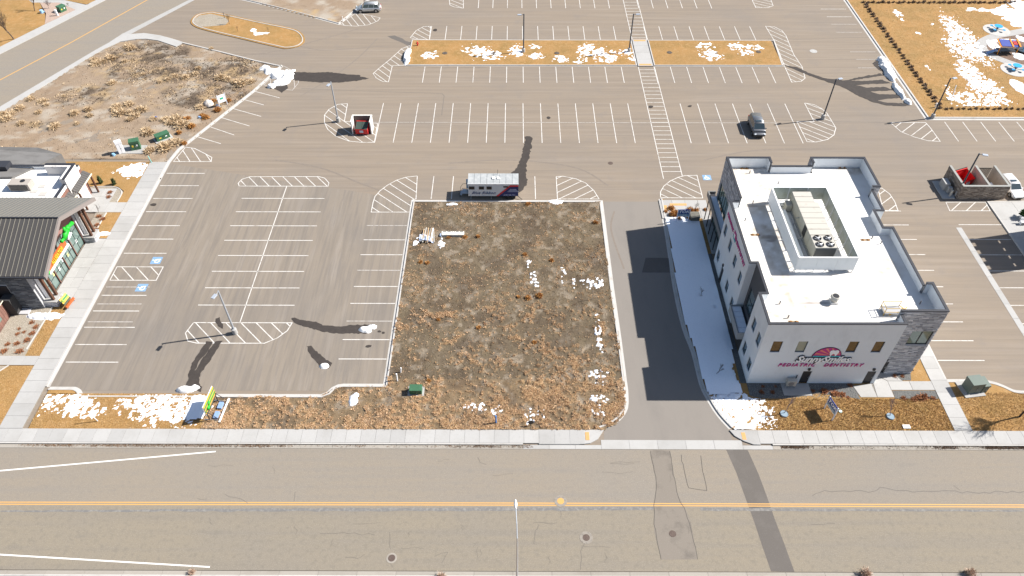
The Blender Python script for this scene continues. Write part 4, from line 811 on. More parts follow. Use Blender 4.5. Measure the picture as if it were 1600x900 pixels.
hd = MB(); vplate(hd, [(32.6, 5.75), (32.85, 5.85), (33.05, 5.78), (33.25, 5.85), (33.45, 5.75), (33.5, 5.45), (33.38, 5.05), (33.28, 4.85), (33.18, 5.15), (33.03, 5.3), (32.9, 5.15), (32.8, 4.85), (32.7, 5.05), (32.58, 5.45)][::-1], Y0 - .125, Y0 - .101); part('sign_tooth', hd, LWHITE, sgn)
# sign on the west wall
RW = rotm((0, -1, 0), up)
text('DENTISTRY', .66, PINK, clinic, (25.2, 60.55, 8.35), RW, .03, .1, spacing=1.3, bold=.02, sx=1.1); text('PEDIATRIC', .60, PINK, clinic, (25.2, 65.6, 8.35), RW, .03, .1, spacing=1.1, bold=.02)
hd = MB(); hd.obox((25.2, 63.15, 8.45), ((0, 1, 0), (0, 0, 1), (1, 0, 0)), (.45, .42, .02)); part('sign_disc', hd, PINK, clinic); hd = MB(); hd.obox((25.17, 63.1, 8.05), ((0, 1, 0), (0, 0, 1), (1, 0, 0)), (.55, .16, .02)); part('sign_band', hd, TEAL, clinic)
hd = MB(); hd.obox((25.15, 63.15, 8.4), ((0, 1, 0), (0, 0, 1), (1, 0, 0)), (.2, .25, .02)); part('sign_tooth', hd, LWHITE, clinic)
# ------------------------------------------------------------------ roof screen and plant
scr = thing('roof_screen', 'tall pale metal screen boxing in the plant on the clinic roof', 'screen', (33.3, 63, RZ))
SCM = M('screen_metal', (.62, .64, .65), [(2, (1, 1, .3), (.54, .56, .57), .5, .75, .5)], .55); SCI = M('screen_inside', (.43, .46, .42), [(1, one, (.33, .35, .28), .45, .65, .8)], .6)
x0, x1, y0, y1, zb, zt = 30.15, 36.5, 56.95, 68.85, RZ + .35, RZ + 2.15
def scr_panel(a, b, nn):
    mb = MB(); mb.obox(((a[0] + b[0]) / 2, (a[1] + b[1]) / 2, (zb + zt) / 2), ((b[0] - a[0], b[1] - a[1], 0), (nn[0], nn[1], 0), (0, 0, 1)), (math.dist(a, b) / 2 - .01, .02, (zt - zb) / 2)); part('panel', mb, SCM, scr)
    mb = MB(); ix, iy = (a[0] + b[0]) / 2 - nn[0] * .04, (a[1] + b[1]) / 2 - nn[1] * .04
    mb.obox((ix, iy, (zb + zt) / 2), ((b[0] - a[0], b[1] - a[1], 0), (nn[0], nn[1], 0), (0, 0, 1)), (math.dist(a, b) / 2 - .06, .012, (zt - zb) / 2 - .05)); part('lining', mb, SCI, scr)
    mb = MB(); mb.tube((a[0] - nn[0] * .1, a[1] - nn[1] * .1, RZ), (a[0] - nn[0] * .1, a[1] - nn[1] * .1, zt - .03), .05); mb.tube((a[0] - nn[0] * .1, a[1] - nn[1] * .1, zb + .9), (a[0] - nn[0] * .75, a[1] - nn[1] * .75, RZ + .02), .035); part('brace', mb, SCM, scr)
for k in range(7):
    ya, yb = y0 + (y1 - y0) * k / 7, y0 + (y1 - y0) * (k + 1) / 7; scr_panel((x0, ya), (x0, yb), (-1, 0)); scr_panel((x1, ya), (x1, yb), (1, 0))
for k in range(3):
    xa, xb = x0 + (x1 - x0) * k / 3, x0 + (x1 - x0) * (k + 1) / 3; scr_panel((xa, y0), (xb, y0), (0, -1)); scr_panel((xa, y1), (xb, y1), (0, 1))
part('top_rail', sweep([(x0, y0), (x1, y0), (x1, y1), (x0, y1), (x0, y0 + .05)], [(-.06, zt), (.08, zt), (.08, zt + .05), (-.06, zt + .05)]), LWHITE, scr)
ahu = thing('rooftop_air_unit', 'long cream air handling unit with four fans inside the roof screen', 'air conditioner', (33.5, 63, RZ))
for k in range(8):
    ya = 60.75 + .94 * k; wv = 1.18 if k < 6 else 1.0
    part('cabinet', MB().box(32.45, 32.45 + 2 * wv, ya + .01, ya + .93, RZ + .3, RZ + 1.95, .5), CREAM, ahu); part('top_panel', MB().box(32.40, 32.50 + 2 * wv, ya - .005, ya + .885, RZ + 1.95, RZ + 2.0 + .012 * (k % 2), .5), CREAM, ahu)
part('condenser', MB().box(32.45, 34.82, 58.7, 60.72, RZ + .3, RZ + 1.95, .5), CREAM, ahu, bevel=.02)
part('coil', MB().box(32.55, 34.72, 58.66, 58.72, RZ + .5, RZ + 1.75, .5), M('coil', (.12, .12, .12), rough=.7), ahu)
for fx in (33.05, 34.2):
    for fy in (59.2, 60.2):
        mb = MB(); mb.tube((fx, fy, RZ + 1.93), (fx, fy, RZ + 2.05), .42, n=18, caps=False); mb.tube((fx, fy, RZ + 1.96), (fx, fy, RZ + 1.97), .40, n=18); f = part('fan', mb, BLACK, ahu)
        mb = MB()
        for q in range(4): mb.obox((fx + .2 * math.cos(q * 1.571 + .4), fy + .2 * math.sin(q * 1.571 + .4), RZ + 2.0), ((math.cos(q * 1.571 + .4), math.sin(q * 1.571 + .4), 0), (-math.sin(q * 1.571 + .4), math.cos(q * 1.571 + .4), .3), (0, 0, 1)), (.17, .06, .01))
        mb.tube((fx, fy, RZ + 1.97), (fx, fy, RZ + 2.03), .08); part('blade', mb, STEEL, f)
part('base_frame', MB().box(32.35, 34.95, 58.6, 68.4, RZ + .0, RZ + .3, .5), STEEL, ahu)
part('duct', MB().box(31.3, 31.65, 58.0, 66.8, RZ + .1, RZ + .5, .5), LWHITE, ahu); part('duct', MB().box(31.7, 32.4, 66.9, 67.8, RZ + .1, RZ + 1.0, .5), CREAM, ahu); part('duct', MB().box(30.7, 32.4, 67.9, 68.5, RZ + .1, RZ + .5, .5), LWHITE, ahu)
mb = MB(); mb.path([(31.9, 58.2, RZ + .1), (31.9, 62, RZ + .1), (32.3, 62, RZ + .6)], .05); mb.path([(32.1, 64.5, RZ + .1), (32.1, 64.5, RZ + 1.2), (32.44, 64.5, RZ + 1.2)], .04); part('pipe', mb, STEEL, ahu)
part('access_door', MB().box(32.41, 32.44, 61.9, 62.7, RZ + .5, RZ + 1.8, .5), M('door_dark', (.035, .034, .036)), ahu)
cx, cy = G(1302, 472, RZ)
v = thing('roof_vent', 'round white capped exhaust fan standing on the clinic roof', 'vent', (cx, cy, RZ))
part('curb', MB().box(cx - .38, cx + .38, cy - .38, cy + .38, RZ, RZ + .25, .5), ROOFW, v); part('drum', MB().tube((cx, cy, RZ + .25), (cx, cy, RZ + .75), .36, n=18), CREAM, v, True)
part('cap', MB().tube((cx, cy, RZ + .75), (cx, cy, RZ + .95), .50, .40, 18), CREAM, v); part('grille', MB().tube((cx, cy, RZ + .95), (cx, cy, RZ + .985), .33, .30, 18), BLACK, v)
cx, cy = G(1393, 488, RZ)
h = thing('roof_hatch', 'grey roof hatch with yellow guard rails near the stone corner', 'roof hatch', (cx, cy, RZ))
part('curb', MB().box(cx - 1.0, cx + .75, cy - .45, cy + .45, RZ, RZ + .32, .5), STEEL, h); part('lid', MB().box(cx - 1.05, cx + .8, cy - .5, cy + .5, RZ + .32, RZ + .40, .5), M('lid_grey', (.36, .36, .37), rough=.5), h, bevel=.02)
mb = MB(); zz = RZ + .4
for zq in (.55, 1.1):
    mb.path([(cx + .8, cy - .5, RZ + zq), (cx - 1.05, cy - .5, RZ + zq), (cx - 1.05, cy + .5, RZ + zq), (cx + .8, cy + .5, RZ + zq)], .035)
for a, b in ((cx + .8, cy - .5), (cx - 1.05, cy - .5), (cx - 1.05, cy + .5), (cx + .8, cy + .5)): mb.tube((a, b, RZ), (a, b, RZ + 1.1), .035)
part('guard_rail', mb, M('rail_yellow', (.42, .27, .05), rough=.5), h)
mb = MB(); mb.path([(cx + .85, cy - .5, RZ + .5), (cx + 1.15, cy - .15, RZ + .5), (cx + .85, cy + .45, RZ + .5)], .05); mb.path([(cx + .85, cy - .5, RZ + 1.0), (cx + 1.15, cy - .15, RZ + 1.0)], .04); mb.box(cx - .5, cx - .3, cy - .53, cy - .51, RZ + .15, RZ + .28); part('swing_gate', mb, YELLOW, h)
RUST = M('rusty_drain', (.33, .16, .05), [(8, one, (.10, .06, .03), .45, .6)], .9)
for i, (px, py, lb) in enumerate([(1163, 263.5, 'left along the north parapet'), (1316, 262.5, 'right along the north parapet'), (1352, 375, 'beside the east roof notch'), (1240, 503, 'along the south parapet'), (1180, 367, 'by the dark puddle left of the screen')]):
    cx, cy = G(px, py, RZ); t = thing('roof_drain', 'rusty strainer of the roof drain ' + lb, 'drain', (cx, cy, RZ), 'rusty roof drains')
    for s_ in (-.28, .28):
        part('strainer', MB().tube((cx + s_, cy, RZ), (cx + s_, cy, RZ + .12), .17, .10, 10), RUST, t)
    part('sump', MB().box(cx - .55, cx + .55, cy - .18, cy + .18, RZ - .01, RZ + .012, .5), M('drain_sump', (.30, .22, .14), rough=.9), t)
PL = M('vent_pipe_dark', (.10, .10, .11), rough=.6)
for i, (px, py, lb) in enumerate([(1171, 271, 'near the north west roof corner'), (1216, 287, 'just outside the screen corner'), (1164, 345, 'above the west wall sign'), (1176, 318, 'near the stone tower'), (1362, 373, 'beside the east notch'), (1376, 381, 'right of the screen'),
                                  (1218, 475, 'in the south west roof corner'), (1231, 497, 'by the south parapet'), (1437, 475, 'in the south east corner')]):
    cx, cy = G(px, py, RZ); tag(part('vent_pipe', MB().tube((cx, cy, RZ), (cx, cy, RZ + .45), .06, n=8), PL, off=(cx, cy, RZ)), 'short dark vent pipe on the clinic roof ' + lb, 'pipe', group='vent pipes on the clinic roof')
# ------------------------------------------------------------------ left: restaurant
RF = M('dark_standing_seam', (.105, .097, .090), [(.5, one, (.105, .10, .094), .45, .65, .6)], .42, metal=.4, spec=.5); RF_SUN = M('sunlit_standing_seam', (.20, .195, .185), rough=.42, metal=.4, spec=.5)  # second copy lightened for the far slope, its stronger sunlight put into the colour
SEAM = M('seam_edge', (.26, .245, .21), rough=.4, metal=.4, spec=.5); TIMB = M('brown_timber', (.115, .052, .030), [(2, (4, 4, .5), (.07, .032, .02), .45, .65)], .7); FASC = M('fascia_taupe', (.20, .175, .165), rough=.6)
SIDING = M('brown_siding', (.20, .105, .082), [(1.5, one, (.15, .078, .06), .45, .65)], .85); REDB = M('mauve_siding', (.24, .13, .115), rough=.85)
rest = thing('restaurant_building', 'restaurant with a dark metal gable roof, glass front and timber posts beside the long footpath', 'building', (-62, 66, 0))
XR, XL_ = -53.1, -78.0; RY_, RZ_ = 65.9, 8.5; EY0, EY1, EZ = 59.2, 73.3, 5.55
def roofpanels(y_e, n_t=46):
    sgn_ = 1 if y_e > RY_ else -1; wdt = .545
    nrm = Vector((0, -sgn_ * (EZ - RZ_), abs(y_e - RY_))).normalized()
    for k in range(n_t):
        a = XR - .04 - k * wdt; mb = MB(); lo, hi = (a - wdt, a)
        p = [(lo, y_e, EZ), (hi, y_e, EZ), (hi, RY_, RZ_), (lo, RY_, RZ_)]; dn = .09
        vs = [(x, y, z) for x, y, z in p] + [(x, y, z - dn) for x, y, z in p]
        fs = [(0, 1, 2, 3), (4, 0, 3, 7), (5, 4, 7, 6), (1, 5, 6, 2), (0, 4, 5, 1)]
        if sgn_ > 0: fs = [f[::-1] for f in fs]
        mb.add(vs, fs, .5); pn = part('roof_panel', mb, RF if sgn_ < 0 else RF_SUN, rest)
        mb = MB(); s = .03; z_ = .055; mb.add([(hi - s, y_e, EZ), (hi, y_e, EZ), (hi, RY_, RZ_), (hi - s, RY_, RZ_), (hi - s, y_e, EZ + z_), (hi, y_e, EZ + z_), (hi, RY_, RZ_ + z_), (hi - s, RY_, RZ_ + z_)], [(4, 5, 6, 7), (0, 4, 7, 3), (5, 1, 2, 6), (0, 1, 5, 4)] if sgn_ < 0 else [(7, 6, 5, 4), (3, 7, 4, 0), (6, 2, 1, 5), (4, 5, 1, 0)], .5)
        part('seam', mb, SEAM, pn)
roofpanels(EY0); roofpanels(EY1)
def gable_band(x0, x1, t, over, mat, name):
    mb = MB(); o = [(EY0 - over, EZ - .02), (RY_, RZ_ + over * .4), (EY1 + over, EZ - .02)]; i_ = [(y, z - t) for y, z in o]
    poly = o + i_[::-1]; n = len(poly); mb.add([(x1, y, z) for y, z in poly] + [(x0, y, z) for y, z in poly], [(0, 5, 4, 1), (1, 4, 3, 2), (11, 6, 7, 10), (10, 7, 8, 9)] + [(i, (i + 1) % n, n + (i + 1) % n, n + i) for i in range(n)], .5)
    return part(name, mb, mat, rest)
gable_band(XR - .05, XR + .12, .50, .06, FASC, 'fascia')
part('soffit', MB().add([(XR - .05, EY0, EZ - .25), (XR - .05, RY_, RZ_ - .25), (-78, RY_, RZ_ - .25), (-78, EY0, EZ - .25), (XR - .05, EY1, EZ - .25), (-78, EY1, EZ - .25)], [(0, 3, 2, 1), (1, 2, 5, 4)], .5) or MB(), TIMB, rest) if False else None
mb = MB(); mb.add([(XR - .05, EY0, EZ - .2), (XR - .05, RY_, RZ_ - .2), (-78, RY_, RZ_ - .2), (-78, EY0, EZ - .2), (XR - .05, EY1, EZ - .2), (-78, EY1, EZ - .2)], [(0, 1, 2, 3), (1, 4, 5, 2)], .5); part('soffit', mb, TIMB, rest)
mb = MB(); mb.tube((XR, RY_, RZ_ + .06), (-78, RY_, RZ_ + .06), .09, n=6); part('ridge_cap', mb, CAP, rest)
part('gutter', MB().box(-78, XR, EY0 - .16, EY0 - .01, EZ - .22, EZ - .06, .5), CAP, rest)
# east glass front
we = Wall((-55.45, 61.2), (-55.45, 71.0)); we.n = Vector((1, 0)); we.d = Vector((0, 1))
gf = MB(); we.bar(gf, 0, 9.8, 4.25, 5.6, -.3, 0); part('fascia_wall', gf, REDB, rest)
mb = MB(); mb.add([(-55.45, 60.9, 5.6), (-55.45, 71.0, 5.6), (-55.45, 70.8, 6.2), (-55.45, 65.9, 8.2), (-55.45, 61.0, 6.2)], [(0, 1, 2, 3, 4)], .5); part('gable_wall', mb, REDB, rest)
for k in range(4):
    a, b = 2.42 * k + .05, 2.42 * k + 2.35; we.window(rest, (a, b, .1, 4.2), M('shop_glass', (.13, .185, .170), rough=.06, spec=.8, coat=.5), 2 if k in (0, 3) else 3, 3, .07, .12, name='shop_window')
    m2 = MB(); we.bar(m2, b + .0, b + .12, 0, 4.2, -.12, .06); part('mullion_post', m2, SIDING, rest)
for k in range(7):
    m2 = MB(); u = .8 + 1.25 * k; we.bar(m2, u, u + .35, 1.2 + .3 * (k % 2), 1.65 + .3 * (k % 2), -.085, -.08); part('window_poster', m2, M('poster%d' % (k % 3), [(.75, .75, .75), (.70, .62, .25), (.78, .78, .80)][k % 3], rough=.5), rest)
we2 = Wall((-78, 60.95), (-55.4, 60.95)); 
# stone piers beside the glass and the stone south wall
def pier(y0_, y1_):
    mb = MB(); mb.box(-55.5, -54.0, y0_, y1_, 0, .85, .5); part('plinth', mb, STONE, rest)
    Wall((-55.5, y0_), (-54.0, y0_)).n; w_ = Wall((-54.0, y0_), (-55.5, y0_)); w_.n = Vector((0, -1)); w_.stones(rest, 0, .83, mat=STONE, seed=int(y0_))
    w_ = Wall((-54.0, y0_), (-54.0, y1_)); w_.n = Vector((1, 0)); w_.stones(rest, 0, .83, mat=STONE, seed=int(y0_) + 1)
    part('plinth_cap', MB().box(-55.5, -53.92, y0_ - .08, y1_ + .08, .85, .97, .5), CONC, rest)
    for yy in (y0_ + .35, y1_ - .35):
        mb = MB(); mb.box(-54.55, -54.25, yy - .14, yy + .14, .97, RZ_ - abs(yy - RY_) * .44 - .2, .5); part('timber_post', mb, TIMB, rest)
    ym = (y0_ + y1_) / 2; mb = MB(); mb.box(-55.4, -54.9, ym - .12, ym + .12, .97, 5.6, .5); part('wall_pier', mb, LWHITE, rest)
pier(59.6, 61.1); pier(70.9, 72.4)
for ya in (59.35, 71.1):
    part('wall', MB().box(-62, -55.5, ya, ya + 1.4 if ya > 65 else ya + 1.6, 0, 5.4, .5), STONE, rest)
ws = Wall((-55.5, 59.33), (-63.5, 59.33)); ws.n = Vector((0, -1)); ws.stones(rest, 0, 5.25, [(2.7, 5.2, 0, 4.0)], M('slate_stone', (.22, .225, .235), attr=[('tint', (.075, .078, .085))], rough=.95), .17, .4, 1.1, seed=21)
part('doorway', MB().box(-60.6, -58.3, 59.2, 59.3, 0, 3.9, .5), BLACK, rest); part('wall', MB().box(-59.2, -58.1, 58.2, 59.3, 0, 2.6, .5), M('dark_box_wall', (.05, .048, .048), rough=.7), rest)
part('bench_pad', MB().box(-58.2, -57.0, 58.3, 59.2, 0, .25, .5), STONE, rest)
# south wing
part('wall', MB().box(-78, -59.15, 48, 58.2, 0, 2.75, .5), SIDING, rest)
for k in range(26):
    part('siding_board', MB().box(-59.15, -59.10, 48.1 + .388 * k, 48.1 + .388 * k + .36, .0, 2.7, .5), SIDING, rest)
for k in range(12):
    ya = 57.9 - .55 * k; mb = MB(); mb.add([(-58.75, ya - .53, 2.7), (-58.75, ya, 2.7), (-64, ya, 4.3), (-64, ya - .53, 4.3), (-58.75, ya - .53, 2.6), (-58.75, ya, 2.6), (-64, ya, 4.2), (-64, ya - .53, 4.2)], [(0, 1, 2, 3), (4, 5, 1, 0), (5, 6, 2, 1), (7, 4, 0, 3)], .5); part('wing_roof_panel', mb, M('olive_roof', (.115, .110, .088), rough=.5, metal=.3), rest)
mb = MB(); mb.tube((-58.7, 51, 2.68), (-58.7, 58.1, 2.68), .05); part('gutter', mb, M('cream_gutter', (.62, .58, .45), rough=.6), rest)
for yy in (53.0, 56.3):
    part('window', MB().box(-59.09, -59.04, yy - .55, yy + .55, .9, 1.9, .5), GLASSG, rest)
# flat roofed rear section
part('wall', MB().box(-78, -58.55, 73.4, 81.2, 0, 4.2, .5), SIDING, rest)
part('flat_roof', MB().box(-77.7, -58.85, 73.6, 80.9, 4.15, 4.25, .5), M('flat_roof_white', (.80, .79, .77), [(.6, one, (.70, .68, .65), .5, .75, .7)], .7), rest)
part('parapet', sweep([(-78, 81.2), (-58.6, 81.2), (-58.6, 73.4)], [(0, 4.2), (.02, 4.7), (-.25, 4.7), (-.25, 4.2)]), WHITE, rest); part('parapet_cap', sweep([(-78, 81.2), (-58.6, 81.2), (-58.6, 73.4)], [(.05, 4.7), (.05, 4.78), (-.3, 4.78), (-.3, 4.7)]), CAP, rest)
tw = part('stone_tower', MB().box(-59.0, -58.35, 77.0, 80.3, 0, 5.6, .5), M('pale_stone', (.62, .60, .58), [(1.6, one, (.40, .38, .36), .55, .66, .9)], .9), rest); part('stone_tower', MB().box(-62.2, -59.01, 79.7, 80.3, 3, 5.6, .5), MATS['pale_stone'], rest)
part('parapet_cap', sweep([(-62.2, 80.3), (-58.3, 80.3), (-58.3, 76.9)], [(.05, 5.6), (.05, 5.7), (-.3, 5.7), (-.3, 5.6)]), CAP, rest)
for (ya, yb, xo) in ((77.2, 81.4, 0), (74.9, 76.8, -.1)):
    n = max(2, int((yb - ya) / .42))
    for k in range(n):
        a = ya + (yb - ya) * k / n; b = ya + (yb - ya) * (k + 1) / n - .04; mb = MB(); mb.add([(-57.6 + xo, a, 3.2), (-57.6 + xo, b, 3.2), (-58.5, b, 3.75), (-58.5, a, 3.75), (-57.6 + xo, a, 3.1), (-57.6 + xo, b, 3.1), (-58.5, b, 3.65), (-58.5, a, 3.65)], [(0, 1, 2, 3), (4, 5, 1, 0), (5, 6, 2, 1), (7, 4, 0, 3)], .5); part('awning_panel', mb, RF, rest)
    part('awning_edge', MB().box(-57.62 + xo, -57.5 + xo, ya, yb, 3.05, 3.2, .5), M('cream_gutter', (.62, .58, .45)), rest); [part('timber_post', MB().box(-57.8, -57.6, yq, yq + .2, 0, 3.1), TIMB, rest) for yq in (ya + .1, yb - .3)]
hv = thing('rooftop_air_unit', 'grey box air conditioner on the white restaurant roof', 'air conditioner', (-64.2, 77, 4.25))
part('cabinet', MB().box(-65.6, -62.9, 76.2, 77.6, 4.3, 5.3, .5), M('unit_taupe', (.33, .30, .27), rough=.6), hv, bevel=.03); part('coil', MB().box(-65.4, -63.2, 76.14, 76.2, 4.45, 5.15, .5), BLACK, hv); part('fan', MB().tube((-63.9, 77.0, 5.3), (-63.9, 77.0, 5.36), .3, n=14), BLACK, hv)
part('skylight', MB().box(-62.4, -61.5, 76.9, 77.6, 4.25, 4.32, .5), M('mat_grey', (.42, .40, .37), rough=.8), rest); part('skylight', MB().box(-61.6, -60.6, 75.2, 76.0, 4.25, 4.32, .5), MATS['mat_grey'], rest); part('skylight', MB().box(-63.0, -62.0, 75.8, 76.5, 4.25, 4.31, .5), MATS['mat_grey'], rest)
mb = MB(); mb.add([(-80, 78.2, 4.9), (-66.5, 78.8, 4.6), (-64.2, 81.5, 4.5), (-62.6, 84.6, 4.1), (-66, 85.4, 4.6), (-80, 85.4, 4.9)] + [(-80, 78.2, 0), (-66.5, 78.8, 0), (-64.2, 81.5, 0), (-62.6, 84.6, 0), (-66, 85.4, 0), (-80, 85.4, 0)], [(0, 1, 2, 3, 4, 5)] + [(i + 6, (i + 1) % 6 + 6, (i + 1) % 6, i) for i in range(6)], .5)
part('rear_roof', mb, M('rear_roof', (.16, .155, .150), [(.5, (1, 2, 1), (.125, .12, .115), .45, .65)], .7), rest); part('skylight', MB().box(-70, -67.6, 80.0, 81.4, 4.7, 5.3, .5), CAP, rest)
# sign board on the gable: yellow letters, orange board, green reptile
brd = part('gable_sign', MB().box(-53.75, -53.62, 60.9, 65.6, 4.62, 5.45, .5), M('sign_orange', (.42, .10, .03), rough=.5), rest)
part('sign_base', MB().box(-53.8, -53.5, 60.7, 65.8, 4.38, 4.58, .5), LWHITE, brd)
text('ALLIGATOR', .66, M('sign_yellow', (.55, .36, .03), rough=.5), brd, (-53.56, 63.2, 5.05), rotm((0, 1, 0), up), .04, 0, bold=.02, sx=.80)
GRN = M('bright_green', (.02, .38, .03), rough=.5)
part('sign_reptile', MB().tube((-53.7, 65.6, 5.3), (-53.6, 66.7, 5.95), .24, .38, 10).tube((-53.6, 66.7, 5.95), (-53.5, 67.3, 6.1), .38, .22, 10), GRN, brd, True)
for q in (((-53.6, 66.9, 6.0), (-53.5, 68.1, 5.85), .16, .26), ((-53.6, 66.3, 5.9), (-53.5, 66.4, 6.6), .18, .16), ((-53.7, 65.8, 5.4), (-53.6, 65.0, 5.6), .14, .22)): part('sign_limb', MB().tube(*q, 8), GRN, brd, True)
part('sign_belly', MB().tube((-53.4, 65.9, 5.1), (-53.25, 66.7, 5.5), .13, .16, 8), LWHITE, brd, True); part('sign_tail', MB().tube((-53.7, 60.6, 4.5), (-53.6, 60.9, 4.8), .13, .1, 8), GRN, brd, True)
# unseen neighbour inferred from its shadow; front wall shaped to cast that shadow
nb = thing('neighbour_building', 'unseen tan building front right of the frame, shaped to shade the bays', 'building', (74, 71, 0))
nw = Wall((71.2, 67.9), (71.2, 74.3)); nops = [(.7 + 1.42 * k, 1.25 + 1.42 * k, 7.2, 7.55) for k in range(4)]; nm = MB(); nw.faces(nm, 0, 10.2, nops, .2); part('shadow_front_wall', nm, M('tan_wall', (.45, .38, .30), rough=.9), nb)  # thin wall, openings added to let sun spots into the shadow
nm = MB(); nm.box(71.4, 82, 50, 74.3, 0, 4.6, .5); part('wall', nm, MATS['tan_wall'], nb)
for k in range(5): part('parapet_block', MB().box(71.2, 71.5, 68.0 + 1.42 * k, 68.75 + 1.42 * k, 10.2, 10.62, .5), MATS['tan_wall'], nb)  # blocks added to give the cast shadow its toothed edge
# ================================================================== THINGS
# ------------------------------------------------------------------ parking lot lights
POLE = M('pole_bronze', (.065, .078, .10), rough=.5, metal=.3); LHEAD = M('lamp_housing', (.42, .46, .52), rough=.4, metal=.3)
def light_pole(label, x, y, ang, h=7.0, light=False):
    t = thing('parking_light', label, 'street lamp', (x, y, 0), 'light poles of the parking lot')
    pm = M('pole_sunlit', (.34, .36, .39), rough=.5, metal=.2) if light else POLE  # paler copy for the left poles: sunlight on them put into the colour
    part('base', MB().tube((x, y, 0), (x, y, .75), .31, .30, 16).tube((x, y, .75), (x, y, .80), .30, .22, 16), CONC, t)
    part('pole', MB().tube((x, y, .78), (x, y, h), .115, .095, 8), pm, t)
    d = Vector((math.cos(R(ang)), math.sin(R(ang)), 0)); e = Vector((x, y, h - .12))
    part('arm', MB().tube(e, e + d * .45, .035), pm, t)
    c = e + d * .75; part('lamp_head', MB().obox(c + Vector((0, 0, .02)), (d, (-d.y, d.x, 0), (0, 0, 1)), (.34, .20, .055)), LHEAD, t, bevel=.02)
    part('lens', MB().obox(c + Vector((0, 0, -.045)), (d, (-d.y, d.x, 0), (0, 0, 1)), (.26, .15, .012)), M('lens', (.75, .75, .72), rough=.2), t)
light_pole('light pole standing in the hatched island of the left parking lot', -32.0, 55.6, 250, 7.0, True)
light_pole('light pole beside the white dumpster screen', -27.3, 98.9, 250, 6.9, True)
light_pole('light pole in the rounded hatched zone right of the parked minivan', 48.2, 99.8, 20, 7.0)
light_pole('light pole at the kerb corner of the playground field', 65.4, 100.1, 15, 7.0)
light_pole('light pole beside the stone dumpster enclosure', 61.3, 80.9, 345, 7.1)
light_pole('light pole in the middle of the longer golden island', 1.65, 120.6, 185, 7.05)
light_pole('light pole next to the footpath crossing on the golden island', 20.2, 120.7, 5, 7.05)
t = thing('street_lamp', 'tall slim street lamp reaching over the near street', 'street lamp', (.35, 26.5, 0))
part('pole', MB().tube((.35, 26.5, .1), (.33, 26.5, 9.4), .11, .06, 10), M('lamp_white_steel', (.50, .54, .60), rough=.4, metal=.4), t); part('arm', MB().path([(.33, 26.5, 9.4), (.30, 27.3, 10.05), (.22, 28.6, 10.35)], .04), MATS['lamp_white_steel'], t)
part('lamp_head', MB().tube((.22, 28.45, 10.36), (.20, 28.85, 10.4), .07, .15, 8).tube((.20, 28.85, 10.4), (.19, 29.25, 10.38), .15, .06, 8), M('lamp_head_white', (.70, .72, .76), rough=.4), t, True)
